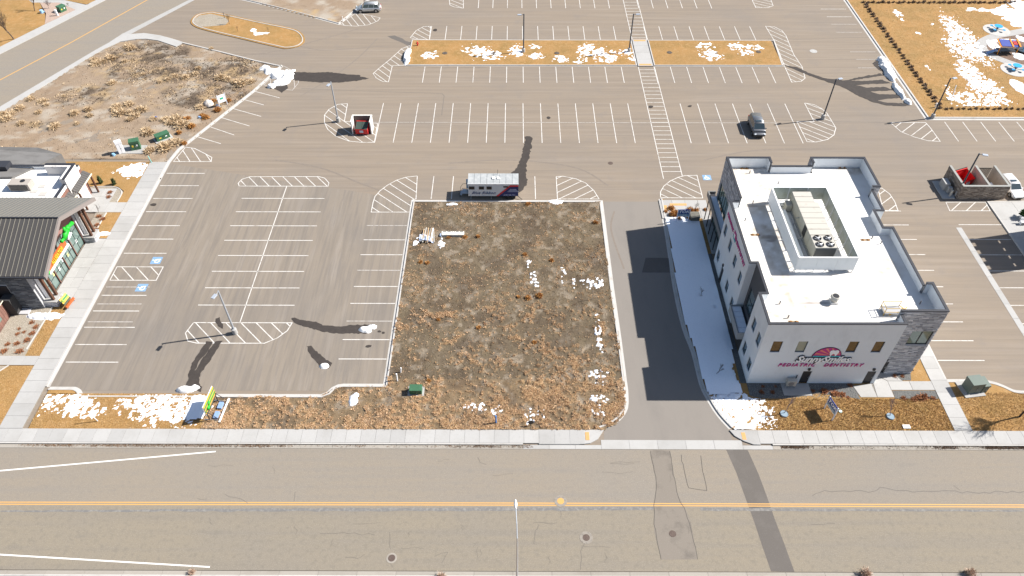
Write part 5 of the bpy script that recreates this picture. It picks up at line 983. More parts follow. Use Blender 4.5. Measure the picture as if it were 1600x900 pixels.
# ------------------------------------------------------------------ vehicles (x forward, built at the origin)
TYRE = M('tyre', (.018, .018, .018), rough=.9); RIM = M('rim', (.45, .46, .48), rough=.35, metal=.8); CGL = M('car_glass', (.030, .045, .050), rough=.05, spec=.9, coat=.8)
def loft(mb, rows, closed=True):
    m = len(rows[0]); vs = [p for r in rows for p in r]; fs = []
    for i in range(len(rows) - 1):
        for j in range(m if closed else m - 1): fs.append((i * m + j, i * m + (j + 1) % m, (i + 1) * m + (j + 1) % m, (i + 1) * m + j))
    fs += [tuple(range(m - 1, -1, -1)), tuple(range((len(rows) - 1) * m, len(rows) * m))]; mb.add(vs, fs, .5)
def car(name, label, loc, rz, L, W, H, paint, glasst=(.30, .92), hood=.30, bz=.58, roofc=None, rails=False, sunroof=False):
    t = thing(name, label, 'car', (0, 0, 0)); hl = L / 2; hw = W / 2; belt = H * bz
    mb = MB(); rows = []
    for s, wf, zt, zb in ((-.5, .80, .46, .22), (-.485, .92, .56, .17), (-.42, .99, .58, .14), (-.2, 1, .585, .14), (.0, 1, .585, .14), (.5 - hood, 1, .58, .14), (.5 - hood + .1, .99, .545, .14), (.36, .97, .50, .14), (.45, .90, .44, .16), (.485, .80, .38, .20), (.5, .62, .32, .24)):
        w_ = hw * wf; zt *= H; zb *= H; x = s * L
        rows.append([(x, -w_ * .9, zb), (x, -w_, zb + .15 * H), (x, -w_, zt * .80), (x, -w_ * .93, zt * .96), (x, -w_ * .80, zt), (x, 0, zt * 1.015), (x, w_ * .80, zt), (x, w_ * .93, zt * .96), (x, w_, zt * .80), (x, w_, zb + .15 * H), (x, w_ * .9, zb)])
    loft(mb, rows); part('body', mb, paint, t, True)
    # cabin of glass under a painted roof with pillars
    xr0, xr1 = -hl * .90, hl * (1 - 2 * hood) ; rb, rf = -hl * .78, hl * (1 - 2 * hood) - .62 * (1.3 if H < 1.6 else 1)
    zb = belt * .97; zt = H * .975; wb, wt = hw * .93, hw * .74
    mb = MB(); vs = [(xr0, -wb, zb), (xr1, -wb, zb), (xr1, wb, zb), (xr0, wb, zb), (rb, -wt, zt), (rf, -wt, zt), (rf, wt, zt), (rb, wt, zt)]
    def quad(nm, a, b, c, d, m_, par=t):
        m2 = MB(); vsq = [Vector(q) for q in (a, b, c, d)]; nn = (vsq[1] - vsq[0]).cross(vsq[3] - vsq[0]).normalized()
        m2.add([q for q in vsq] + [q - nn * .04 for q in vsq], [(0, 1, 2, 3), (7, 6, 5, 4), (0, 4, 5, 1), (1, 5, 6, 2), (2, 6, 7, 3), (3, 7, 4, 0)], .5); return part(nm, m2, m_, par)
    mb.add(vs, [(0, 1, 5, 4), (1, 2, 6, 5), (2, 3, 7, 6), (3, 0, 4, 7), (4, 5, 6, 7)], .5); part('pillars', mb, paint, t, False)
    def inset(i0, i1, i2, i3, a, b, up0=.12, up1=.92, o=.012):
        A, B, C, D = (Vector(vs[k]) for k in (i0, i1, i2, i3)); P_ = lambda u, v: (A.lerp(B, u)).lerp(D.lerp(C, u), v); nn = (B - A).cross(D - A).normalized() * o
        return [P_(a, up0) + nn, P_(b, up0) + nn, P_(b, up1) + nn, P_(a, up1) + nn]
    quad('windscreen', *inset(1, 2, 6, 5, .05, .95), CGL); quad('rear_window', *inset(3, 0, 4, 7, .10, .90), CGL)
    for (i, j, k, l) in ((0, 1, 5, 4), (2, 3, 7, 6)):
        f = (0, 1) if i == 0 else (1, 0); segs = ((.04, .30), (.33, .62), (.65, .97)) if i == 0 else ((.03, .35), (.38, .67), (.70, .96))
        for a, b in segs: quad('side_window', *inset(i, j, k, l, a, b), CGL)
    mb = MB(); loft(mb, [[(rb - .04, -wt * s_, zt - .01 + d_) for s_, d_ in ((1.03, -.03), (.95, .03), (0, .055), (-.95, .03), (-1.03, -.03))], [((rb + rf) / 2, -wt * s_, zt + d_) for s_, d_ in ((1.04, -.03), (.95, .045), (0, .075), (-.95, .045), (-1.04, -.03))], [(rf + .05, -wt * s_, zt - .02 + d_) for s_, d_ in ((1.03, -.03), (.95, .02), (0, .04), (-.95, .02), (-1.03, -.03))]])
    rp_ = part('roof', mb, roofc or paint, t, True)
    if sunroof: part('sunroof', MB().box(rf - .75, rf - .30, -wt * .62, wt * .62, zt + .06, zt + .085, .5), CGL, rp_)
    if rails:
        for s_ in (-1, 1): part('roof_rail', MB().tube((rb + .2, s_ * wt * .9, zt + .09), (rf - .2, s_ * wt * .9, zt + .09), .025), BLACK, rp_)
    r = .34 if H > 1.5 else .32
    for sx in (-hl * .60, hl * .60):
        for s_ in (-1, 1):
            wh = part('wheel', MB().tube((sx, s_ * (hw - .20), r), (sx, s_ * (hw + .012), r), r, n=18), TYRE, t); part('rim', MB().tube((sx, s_ * (hw - .02), r), (sx, s_ * (hw + .022), r), r * .62, n=10), RIM, wh)
            arch = MB(); 
            for k in range(8): a0, a1 = R(5 + 21 * k), R(26 + 21 * k); arch.add([(sx + (r + .0) * math.cos(a0), s_ * (hw + .006), r + r * math.sin(a0)), (sx + r * math.cos(a1), s_ * (hw + .006), r + r * math.sin(a1)), (sx + (r + .07) * math.cos(a1), s_ * (hw + .006), r + (r + .07) * math.sin(a1)), (sx + (r + .07) * math.cos(a0), s_ * (hw + .006), r + (r + .07) * math.sin(a0))], [(0, 1, 2, 3), (3, 2, 1, 0)], .5)
            part('wheel_arch', arch, BLACK, t)
    for s_ in (-1, 1):
        part('headlight', MB().obox((hl * .93, s_ * hw * .70, H * .40), ((1, -.35 * s_, 0), (.35 * s_, 1, 0), (0, 0, 1)), (.10, .17, .07)), M('headlight', (.62, .66, .70), rough=.1, spec=.9), t, bevel=.02)
        part('taillight', MB().obox((-hl * .965, s_ * hw * .80, H * .50), ((1, 0, 0), (0, 1, 0), (0, 0, 1)), (.07, .10, .14)), M('taillight', (.45, .02, .02), rough=.2), t, bevel=.02)
        part('mirror', MB().obox((xr1 - .35, s_ * (hw + .09), belt * 1.02), ((1, 0, 0), (0, 1, 0), (0, 0, 1)), (.06, .11, .07)), paint, t, bevel=.02)
    part('grille', MB().box(hl * .975, hl * 1.0 + .012, -hw * .42, hw * .42, H * .20, H * .29, .5), BLACK, t); part('number_plate', MB().box(-hl - .02, -hl + .0, -.26, .26, H * .34, H * .41, .5), LWHITE, t)
    t.location = loc; t.rotation_euler = (0, 0, rz); return t
PSIL = M('silver_paint', (.52, .53, .53), rough=.35, metal=.5, coat=.6, spec=.5); PGRY = M('grey_paint', (.17, .175, .185), rough=.35, metal=.5, coat=.6); PGRL = M('hood_grey', (.30, .305, .315), rough=.3, metal=.6, coat=.6); PWHT = M('white_paint', (.76, .76, .76), rough=.35, coat=.6)
car('parked_minivan', 'dark grey minivan parked nose down in the middle bays', (37.15, 96.9, 0), R(-91), 4.95, 1.95, 1.78, PGRY, hood=.20, bz=.56, sunroof=True)
c0, c1 = G(560, 19), G(590, 17); an = math.atan2(c0[1] - c1[1], c0[0] - c1[0])
car('parked_suv', 'silver estate car parked against the kerb at the top', ((c0[0] + c1[0]) / 2 + .1, (c0[1] + c1[1]) / 2 + .25, 0), an - .08, 4.85, 1.85, 1.62, PSIL, hood=.25, rails=True)
car('parked_car', 'white car parked beside the stone dumpster enclosure', (69.25, 82.2, 0), R(-86), 4.7, 1.85, 1.48, PWHT, hood=.26, sunroof=True)
# ------------------------------------------------------------------ office trailer
tr = thing('office_trailer', 'white office trailer with a navy corner panel parked above the vacant lot', 'trailer', (-2.8, 81, 0)); TX0, TX1, TY0, TY1, TZ0, TZ1 = -6.22, .62, 79.95, 82.15, .55, 2.70
TW = M('trailer_white', (.62, .64, .66), [(1.2, one, (.55, .57, .59), .5, .75, .5)], .5); part('body', MB().box(TX0, TX1, TY0, TY1, TZ0, TZ1 - .05, .5), TW, tr, bevel=.03)
for k in range(8):
    a = TX0 - .04 + (TX1 - TX0 + .08) * k / 8; b = TX0 - .04 + (TX1 - TX0 + .08) * (k + 1) / 8; part('roof_panel', MB().box(a + .02, b - .02, TY0 - .04, TY1 + .04, TZ1 - .05, TZ1 + .02, .5), M('trailer_roof', (.31, .325, .33), [(1.5, one, (.40, .41, .41), .45, .7)], .6), tr)
part('trim', MB().box(TX0 - .06, TX1 + .06, TY0 - .07, TY0 - .035, TZ1 - .12, TZ1 + .03, .5), LWHITE, tr)
for px in (771, 778.5): q = G(px, 279, TZ1); part('roof_vent', MB().box(q[0] - .18, q[0] + .18, q[1] - .2, q[1] + .2, TZ1, TZ1 + .16, .5), LWHITE, tr, bevel=.02)
def tq(nm, pts, m, d=.02, par=tr): mb = MB(); vplate(mb, pts, TY0 - d, TY0 - d + .015); return part(nm, mb, m, par)
for xa, xb in ((-6.1, -5.35), (-4.75, -4.05), (-3.7, -3.0)): part('window', MB().box(xa, xb, TY0 - .03, TY0 + .02, 1.72, 2.22, .5), BLACK, tr)
part('window', MB().box(-1.42, -.75, TY0 - .03, TY0 + .02, 2.05, 2.28, .5), BLACK, tr)
tq('navy_panel', [(-2.1, .58), (.62, .58), (.62, 2.42), (-.35, 2.42)], NAVY); tq('red_stripe', [(-2.42, .58), (-2.1, .58), (-.5, 2.18), (.62, 2.22), (.62, 2.45), (-.5, 2.45)], RED, .03)
RT = rotm((1, 0, 0), (0, 0, 1)); text('Blue Ribbon', .62, M('script_blue', (.03, .05, .16), rough=.5), tr, (-4.15, TY0 - .03, 1.12), RT, .01, .5, bold=.004, spacing=1.06)
text('(208) 989-7921', .27, M('pale_letter', (.45, .48, .62), rough=.5), tr, (-.55, TY0 - .035, .78), RT, .01, 0); text('LINENS', .22, MATS['pale_letter'], tr, (-.05, TY0 - .035, 1.72), RT, .01, 0, sx=1.3) if False else None
for k, w_ in enumerate((.9, 1.2, 1.5)): tq('panel_lettering', [(-.1 - w_ / 2, 1.72 - .2 * k), (-.1 + w_ / 2, 1.72 - .2 * k), (-.1 + w_ / 2, 1.79 - .2 * k), (-.1 - w_ / 2, 1.79 - .2 * k)], MATS['pale_letter'], .035)
for xx in (-.9, -.1):
    for yy in (TY0 + .02, TY1 - .26): wh = part('wheel', MB().tube((xx, yy, .35), (xx, yy + .24, .35), .35, n=16), TYRE, tr)
part('chassis', MB().box(TX0 + .1, TX1 - .05, TY0 + .25, TY1 - .25, .38, .56, .5), BLACK, tr); part('tongue', MB().tube((TX1, 81.05, .45), (TX1 + .1, 81.05, .45), .05), BLACK, tr); part('jack_stand', MB().tube((TX1 - .1, 80.2, .42), (TX1 + .55, 79.75, .12), .04), BLACK, tr)
part('steps', MB().box(TX0 - .9, TX0 - .02, 80.5, 81.5, .50, .56).box(TX0 - 1.2, TX0 - .92, 80.5, 81.5, .24, .30), STEEL, tr)
mb = MB()
for yy in (80.5, 81.5): mb.path([(TX0 - .05, yy, 1.5), (TX0 - .8, yy, 1.45), (TX0 - 1.15, yy, .9), (TX0 - 1.2, yy, .02)], .025)
part('stair_rail', mb, BLACK, tr); part('door', MB().box(TX0 - .03, TX0, 80.6, 81.5, .62, 2.5, .5), TW, tr); part('propane_box', MB().box(TX0 - .35, TX0 - .03, 81.55, 82.0, .6, 1.9, .5), M('propane_blue', (.30, .42, .50), rough=.5), tr)
part('antenna', MB().tube((-2.2, 82.0, 2.7), (-2.2, 82.0, 3.5), .025), BLACK, tr)
# ------------------------------------------------------------------ dumpsters and their screens
DG = M('dumpster_lid', (.045, .065, .055), rough=.6)
def dumpster(label, x, y, rz, w_=1.9, d_=1.5, h=1.45, openlid=False):
    t = thing('dumpster', label, 'dumpster', (0, 0, 0)); mb = MB()
    vs = [(-w_ / 2, -d_ / 2, .15), (w_ / 2, -d_ / 2, .15), (w_ / 2, d_ / 2, .15), (-w_ / 2, d_ / 2, .15), (-w_ / 2, -d_ / 2 - .12, h * .72), (w_ / 2, -d_ / 2 - .12, h * .72), (w_ / 2, d_ / 2, h), (-w_ / 2, d_ / 2, h)]
    mb.add(vs, [(3, 2, 1, 0), (0, 1, 5, 4), (1, 2, 6, 5), (2, 3, 7, 6), (3, 0, 4, 7)] + ([] if openlid else [(4, 5, 6, 7)]), .5); part('bin', mb, RED, t, bevel=0 if openlid else .03)
    if openlid: part('lid', MB().box(-w_ / 2, w_ / 2, d_ / 2 + .03, d_ / 2 + .10, h * .35, h * 1.12, .5), DG, t)
    for s_ in (-1, 1):
        mb = MB(); a0 = -d_ / 2 - .08; mb.add([(s_ * .02, a0, h * .76), (s_ * (w_ / 2 - .04), a0, h * .76), (s_ * (w_ / 2 - .04), d_ / 2 - .1, h * 1.02), (s_ * .02, d_ / 2 - .1, h * 1.02)] + [(s_ * .02, a0, h * .72), (s_ * (w_ / 2 - .04), a0, h * .72), (s_ * (w_ / 2 - .04), d_ / 2 - .1, h * .98), (s_ * .02, d_ / 2 - .1, h * .98)], [(0, 1, 2, 3), (0, 4, 5, 1), (1, 5, 6, 2), (3, 2, 6, 7), (0, 3, 7, 4)], .5)
        if not openlid: part('lid', mb, DG, t)
        part('fork_pocket', MB().box(s_ * (w_ / 2 + .06) - .07, s_ * (w_ / 2 + .06) + .07, -.5, .5, .62, .80, .5), RED, t)
    part('rim', MB().box(-w_ / 2 - .03, w_ / 2 + .03, d_ / 2 - .08, d_ / 2 + .02, h - .02, h + .08, .5), RED, t); part('sticker', MB().box(-.28, .28, -d_ / 2 - .14, -d_ / 2 - .09, .48, .88, .5), M('sticker', (.55, .60, .66), rough=.5), t)
    for sx in (-1, 1):
        for sy in (-1, 1): part('castor', MB().tube((sx * (w_ / 2 - .2) - .04, sy * (d_ / 2 - .2), .09), (sx * (w_ / 2 - .2) + .04, sy * (d_ / 2 - .2), .09), .09, n=10), BLACK, t)
    t.location = (x, y, 0); t.rotation_euler = (0, 0, rz); return t
xa = G(550.7, 209.8)[0]; xb = G(581.6, 209.8)[0]; yf = G(566, 209.8)[1]; yb_ = G(566, 180, 2.1)[1]
sc = thing('dumpster_screen', 'white three sided screen open towards the camera round a red dumpster', 'enclosure', ((xa + xb) / 2, yf + 1.5, 0)); WS = M('screen_white', (.66, .66, .62), [(2, one, (.58, .57, .53), .5, .75)], .8)
part('back_wall', MB().box(xa, xb, yb_ - .16, yb_, 0, 2.1, .5), M('screen_brown', (.16, .12, .11), [(1, one, (.11, .09, .085), .45, .65)], .9), sc); part('coping', MB().box(xa - .02, xb + .02, yb_ - .20, yb_ + .03, 2.1, 2.18, .5), WS, sc)
for x_, s_ in ((xa, -1), (xb, 1)):
    part('side_wall', MB().box(min(x_, x_ - s_ * .16), max(x_, x_ - s_ * .16), yf, yb_ - .165, 0, 2.1, .5), WS, sc); part('coping', MB().box(min(x_ + s_ * .03, x_ - s_ * .2), max(x_ + s_ * .03, x_ - s_ * .2), yf - .03, yb_ - .205, 2.1, 2.18, .5), WS, sc)
dumpster('red dumpster with a dark lid standing in the white screen', (xa + xb) / 2 + .05, yf + .55, R(-3))
en = thing('stone_enclosure', 'tan stone dumpster enclosure with two bays behind the parking row', 'enclosure', (64.2, 82.4, 0)); STU = M('stucco_tan', (.47, .40, .33), [(1.2, one, (.40, .34, .28), .5, .72)], .9); EH = 2.15
EX0, EX1, EXM, EYa, EYb = 61.1, 67.5, 64.75, 80.2, 84.9
for (x0_, x1_, y0_, y1_) in ((EX0, EX1, EYa, EYa + .22), (EX0, EX0 + .22, EYa + .22, EYb), (EX1 - .22, EX1, EYa + .22, EYb), (EXM - .11, EXM + .11, EYa + .22, EYb)):
    part('wall', MB().box(x0_, x1_, y0_, y1_, 0, EH, .5), STU, en)
for w_, sd_ in ((Wall((EX1, EYa), (EX0, EYa)), 61), (Wall((EX0, EYa), (EX0, EYb)), 62)):
    w_.n = Vector((0, -1)) if sd_ == 61 else Vector((-1, 0)); w_.stones(en, 0, EH, mat=STONET, ch=.17, lmin=.25, lmax=.6, seed=sd_)
for q in ([(EX0 + .11, EYb), (EX0 + .11, EYa + .11), (EX1 - .11, EYa + .11), (EX1 - .11, EYb)], [(EXM, EYa + .27), (EXM, EYb)]): part('coping', sweep(q, [(-.16, EH), (.16, EH), (.16, EH + .07), (-.16, EH + .07)]), M('coping_stone', (.27, .27, .255), rough=.8), en)
mb = MB(); mb.box(EXM + .15, EX1 - .5, 84.6, 84.66, 1.9, 2.0).box(EXM + .15, EX1 - .5, 84.6, 84.66, .2, .3)
gt = part('gate', mb, BLACK, en)
for k in range(16): part('gate_bar', MB().box(EXM + .2 + .13 * k, EXM + .26 + .13 * k, 84.61, 84.65, .3, 1.9, .5), BLACK, gt)
d2 = dumpster('red dumpster inside the left bay of the stone enclosure', 63.05, 83.7, R(22), 2.1, 1.7, 1.75, openlid=True)
tag(part('white_mattress', MB().obox((66.0, 81.9, .75), ((1, 0, .35), (0, 1, 0), (-.35, 0, 1)), (.55, .75, .10)), LWHITE, off=(66.0, 81.9, 0), bevel=.05), 'white mattress leaning inside the right bay of the enclosure', 'mattress')
gp = thing('gas_meter_set', 'grey utility meter cabinets on the pad left of the stone enclosure', 'meter', (60.1, 82.3, 0)); part('pad', MB().prism(jitter(rect(59.1, 60.85, 80.2, 84.0), .8, .05, 4), 0, .14, .5), CONC, gp)
part('cabinet', MB().box(59.75, 60.5, 81.9, 83.3, .14, 1.25, .5), M('meter_grey', (.36, .36, .35), rough=.5), gp, bevel=.03); part('cabinet', MB().box(60.1, 60.65, 81.3, 81.8, .14, 1.0, .5), MATS['meter_grey'], gp, bevel=.03); part('bollard', MB().tube((60.3, 80.75, .14), (60.3, 80.75, 1.1), .16, n=12), CREAM, gp)
mb = MB(); mb.path([(60.6, 83.0, .2), (60.6, 83.0, 1.5), (60.95, 83.0, 1.5)], .04); part('pipe', mb, STEEL, gp)
# ------------------------------------------------------------------ green boxes, cabinets
GB = M('utility_green', (.045, .12, .065), [(2, one, (.06, .15, .085), .5, .7)], .5); SG = M('sage_green', (.125, .155, .135), rough=.5)
def box_thing(name, label, cat, cx, cy, rz, w_, d_, h, mat, pad=None, lid=True, group=None, slope=.0, stick=True, dark=None):
    t = thing(name, label, cat, (0, 0, 0), group)
    if pad: part('pad', MB().box(-pad[0] / 2, pad[0] / 2, -pad[1] / 2, pad[1] / 2, 0, .14, .5), CONC, t)
    z0 = .14 if pad else .02
    part('cabinet', MB().box(-w_ / 2, w_ / 2, -d_ / 2, d_ / 2, z0, z0 + h * .78, .5), mat, t, bevel=.03)
    mb = MB(); zt = z0 + h; zl = z0 + h * .78; mb.add([(-w_ / 2 - .03, -d_ / 2 - .03, zl), (w_ / 2 + .03, -d_ / 2 - .03, zl), (w_ / 2 + .03, d_ / 2 + .03, zl), (-w_ / 2 - .03, d_ / 2 + .03, zl), (-w_ / 2 - .03, -d_ / 2 - .03, zt - slope), (w_ / 2 + .03, -d_ / 2 - .03, zt - slope), (w_ / 2 + .03, d_ / 2 + .03, zt), (-w_ / 2 - .03, d_ / 2 + .03, zt)], [(3, 2, 1, 0), (4, 5, 6, 7), (0, 1, 5, 4), (1, 2, 6, 5), (2, 3, 7, 6), (3, 0, 4, 7)], .5)
    part('lid', mb, mat, t, bevel=.02)
    part('door_seam', MB().box(-.012, .012, -d_ / 2 - .008, -d_ / 2, z0 + .05, z0 + h * .75, .5), BLACK, t); part('lock', MB().box(.05, .12, -d_ / 2 - .03, -d_ / 2, z0 + h * .35, z0 + h * .45, .5), STEEL, t)
    if stick: part('warning_sticker', MB().box(-w_ * .30, -w_ * .14, -d_ / 2 - .01, -d_ / 2 - .002, z0 + h * .40, z0 + h * .60, .5), M('sticker_yellow', (.75, .55, .05), rough=.5), t); part('sticker', MB().box(w_ * .16, w_ * .30, -d_ / 2 - .01, -d_ / 2 - .002, z0 + h * .45, z0 + h * .62, .5), LWHITE, t)
    t.location = (cx, cy, .06); t.rotation_euler = (0, 0, rz); return t
q = G(212, 236); box_thing('electrical_cabinet', 'tall green electrical cabinet on the concrete pad in the open land', 'electrical box', q[0], q[1] + .5, R(20), 1.35, 1.0, 1.55, GB)
q = G(205, 238); part('utility_pad', MB().box(q[0] - 2.2, q[0] + 1.9, q[1] - .5, q[1] + 1.6, 0, .16, .5), CONC, kind='structure')
q = G(190, 241); box_thing('utility_cabinet', 'tall narrow white cabinet beside the green electrical cabinet', 'electrical box', q[0], q[1] + .3, R(35), .9, .5, 2.1, M('cabinet_white', (.66, .67, .70), rough=.5), stick=False)
q = G(254, 220); box_thing('electrical_cabinet', 'long low green box turned towards the kerb in the open land', 'electrical box', q[0], q[1] + .4, R(40), 2.0, .95, .85, GB, (2.6, 1.5))
q = G(650, 618); box_thing('transformer_box', 'dark green utility box among the weeds near the street', 'transformer', q[0], q[1] + .4, 0, 1.30, .75, .85, GB, slope=.08, stick=False); part('utility_pad', MB().box(q[0] - .9, q[0] + .85, q[1] - .15, q[1] + 1.1, 0, .15, .5), CONC, kind='structure')
q = G(1520, 621); tf = box_thing('transformer_box', 'pale green transformer on its pad at the right street corner', 'transformer', q[0] + .1, q[1] + 1.0, R(8), 1.4, 1.25, 1.55, SG, (2.3, 2.1), stick=False)
box_thing('transformer_cabinet', 'lower sage cabinet attached to the right side of the pale transformer', 'transformer', q[0] + 1.2, q[1] + 1.15, R(8), .65, 1.3, 1.25, SG, stick=False)
q = G(97, 19); box_thing('electrical_cabinet', 'small green box on the pink gravel by the side road', 'electrical box', q[0], q[1] + .3, R(60), 1.3, 1.0, 1.1, GB); q = G(90, 25); tag(part('marker_post', MB().box(q[0] - .2, q[0] + .2, q[1] - .12, q[1] + .12, 0, 1.2, .5), LWHITE, off=(q[0], q[1], 0), bevel=.04), 'white marker post on the pink gravel by the side road', 'post')
q = G(1086, 347); bx = thing('irrigation_box', 'grey brown square cabinet lying in the snow by the blue sign', 'utility box', (q[0], q[1], .1)); part('cabinet', MB().box(q[0] - .62, q[0] + .55, q[1] + .05, q[1] + 1.15, .1, .75, .5), M('olive_box', (.15, .145, .12), [(2, one, (.11, .105, .09), .45, .65)], .7), bx, bevel=.03); part('lid', MB().box(q[0] - .66, q[0] + .59, q[1] + .01, q[1] + 1.19, .75, .82, .5), MATS['olive_box'], bx)
ac = thing('condenser_unit', 'small white air conditioner on legs against the clinic front wall', 'air conditioner', (29.75, 48.1, .13)); part('cabinet', MB().box(29.25, 30.25, 47.85, 48.3, .55, 1.35, .5), CREAM, ac, bevel=.03); part('fan_grille', MB().tube((29.65, 47.84, .95), (29.65, 47.80, .95), .30, n=16), M('grille_grey', (.20, .20, .20), rough=.6), ac)
for dx in (-.45, .45):
    for dy in (-.15, .2): part('leg', MB().box(29.75 + dx - .03, 29.75 + dx + .03, 48.08 + dy - .03, 48.08 + dy + .03, .13, .55, .5), STEEL, ac)
part('pipe', MB().tube((30.3, 48.25, .9), (30.3, 48.55, .9), .05).tube((30.3, 48.5, .9), (30.3, 48.5, 1.6), .05), BLACK, ac)
# ------------------------------------------------------------------ signs
def sign(name, label, cx, cy, rz, w_, z0, z1, face, extra=None, leg=M('sign_post_white', (.62, .66, .74), rough=.5)):
    t = thing(name, label, 'sign', (0, 0, 0)); part('board', MB().box(-w_ / 2, w_ / 2, -.03, .03, z0, z1, .5), face, t)
    for s_ in (-1, 1): part('post', MB().box(s_ * (w_ / 2 + .05) - .05, s_ * (w_ / 2 + .05) + .05, -.05, .05, 0, z1 + .1, .5), leg, t)
    if extra: extra(t)
    t.location = (cx, cy, .08); t.rotation_euler = (0, 0, rz); return t
RL = rotm((1, 0, 0), (0, 0, 1)); LBL = M('band_teal', (.22, .34, .42), rough=.5); SNV = M('sign_navy', (.03, .06, .24), rough=.5)
def tok(t):
    b = [c for c in t.children if c.name.startswith('board')][0]; part('band', MB().box(-.70, .70, -.045, -.031, .98, 1.32, .5), LBL, b); text('TOK', .62, LWHITE, b, (0, -.05, 1.68), RL, .008, .15, bold=.02, sx=1.1); part('band', MB().box(-.70, .70, -.05, -.031, .90, .97, .5), LWHITE, b)
    for k in range(3): part('small_print', MB().box(-.5 + .35 * k, -.25 + .35 * k, -.05, -.046, 1.12, 1.18, .5), LWHITE, b)
q = G(1066, 349); sign('real_estate_sign', 'navy and white sign facing the camera beside the snowy entrance pad', q[0], q[1] + .3, R(2), 1.45, .88, 2.05, SNV, tok)
q = (G(1297, 656)[0], (G(1297, 656)[1] + G(1291, 640)[1]) / 2); sign('real_estate_sign', 'navy and white sign seen edge on in the golden grass before the clinic', q[0] - .05, q[1], R(-76), 1.45, .88, 2.05, SNV, tok)
q = G(349, 167); 
def gsq(t): part('green_mark', MB().box(-.28, .28, -.05, -.031, 1.15, 1.45, .5), M('mark_green', (.03, .42, .25), rough=.5), t)
sign('white_sign', 'white sign with a green mark standing in the open land by the kerb', q[0], q[1] + .3, R(38), 1.15, .6, 1.9, LWHITE, gsq)
q = G(327, 650, 0); q2 = G(330, 612, 2.4)
sg = thing('striped_sign', 'yellow green and orange striped sign on a white frame by the verge snow', 'sign', (0, 0, 0)); cols = [(.50, .34, .04), (.04, .20, .08), (.48, .24, .07), (.05, .22, .03), (.50, .28, .06), (.05, .06, .05)]
for k, c in enumerate(cols): part('stripe', MB().box(.0, .06, -1.35, 1.35, 2.15 - .235 * k, 2.37 - .235 * k, .5), M('stripe%d' % k, c, rough=.5), sg)
part('backing', MB().box(-.07, -.003, -1.38, 1.38, .95, 2.40, .5), LWHITE, sg); part('mascot', MB().tube((.1, -.9, 1.55), (.1, -.5, 1.6), .22, .14, 8).tube((.1, -.5, 1.7), (.1, -.2, 1.95), .13, .08, 8), GRN, sg, True); part('word_bar', MB().box(.065, .09, -.2, 1.1, 1.74, 1.86, .5), M('lime', (.30, .42, .08)), sg)
for y_ in (-1.2, 1.2):
    part('post', MB().tube((0, y_, 0), (0, y_, 2.3), .05), BLACK, sg); part('brace', MB().tube((0, y_, 1.5), (1.15, y_, .1), .035), BLACK, sg); part('skid', MB().tube((-.6, y_, .06), (1.6, y_, .06), .045), STEEL, sg)
part('skid', MB().box(1.05, 1.2, -1.5, 1.5, .10, .22, .5), LWHITE, sg); part('ballast', MB().box(.35, .8, -1.1, -.3, .08, .35, .5), M('ballast_blue', (.20, .30, .50)), sg); part('ballast', MB().box(.35, .8, .1, .9, .08, .35, .5), MATS['ballast_blue'], sg)
q = ((G(330, 653)[0] + G(336, 622)[0]) / 2, (G(330, 653)[1] + G(336, 622)[1]) / 2); q = G(324.5, 621, 2.4); sg.location = (q[0], q[1], .1); sg.rotation_euler = (0, 0, R(-4))
ss = thing('pavement_sign', 'small striped display sign standing on the path by the stone pier', 'sign', (0, 0, 0))
for k, c in enumerate([(.55, .40, .08), (.04, .22, .08), (.6, .38, .06), (.05, .07, .05)]): part('stripe', MB().obox((.0 + .10 * k, 0, 1.18 - .2 * k), ((0, 1, 0), (.5, 0, -1), (1, 0, .5)), (.62, .105, .02)), M('sstripe%d' % k, c, rough=.5), ss)
part('board_base', MB().box(.42, .62, -.8, .8, .15, .42, .5), M('sign_orange', (.62, .16, .05)), ss); part('mascot', MB().tube((.12, -.5, 1.1), (.25, -.3, .8), .14, .1, 8), M('lime', (.30, .42, .08)), ss); part('leg', MB().tube((0, -.6, 1.2), (-.5, -.6, 0), .03).tube((.5, -.6, .3), (.6, -.6, 0), .03), BLACK, ss); part('leg', MB().tube((0, .6, 1.2), (-.5, .6, 0), .03).tube((.5, .6, .3), (.6, .6, 0), .03), BLACK, ss)
ss.location = (-54.1 + .9, 60.0, .13); ss.rotation_euler = (0, 0, R(-8))
def post(label, px, py, h, mat, r=.045, lean=(0, 0), cat='post', name='marker_post', z=.1, group=None):
    x, y = G(px, py, z); return tag(part(name, MB().tube((x, y, z - .05), (x + lean[0], y + lean[1], z + h), r, n=7), mat, off=(x, y, z)), label, cat, group)
PB = M('post_blue', (.06, .20, .48), rough=.5)
post('white and blue marker post on the verge lawn left of the snow', 153, 658, 1.7, M('post_white', (.66, .68, .72), rough=.5), lean=(-.35, 0))
post('blue marker post in the weeds near the street kerb', 775, 661, 1.3, PB, .09, (0, 0)); post('thin steel stake with a cross bar in the middle of the vacant lot', 925, 468, 1.5, STEEL, .03)
post('white marker post at the lower left corner of the vacant lot', 621, 595, 1.1, LWHITE, .08, (0, .1)); post('small white riser pipe behind the lower left lot corner', 626, 582, .7, LWHITE, .07, (.1, .1)); post('teal topped white marker at the end of the long footpath', 237, 254, 1.1, M('post_teal', (.20, .50, .46), rough=.5), .06, (-.2, .1))
post('short white post on the field beside the south hedge row', 1581, 181, 1.0, LWHITE, .05) if False else None
post('thin white post leaning in the thin snow of the field', 1486, 158, 2.2, LWHITE, .07, (.4, 1.2))
post('white post at the kerb corner of the top open land', 536, 33, .9, LWHITE, .06); post('white post near the hedge corner of the field', 1461, 168, .8, LWHITE, .10)
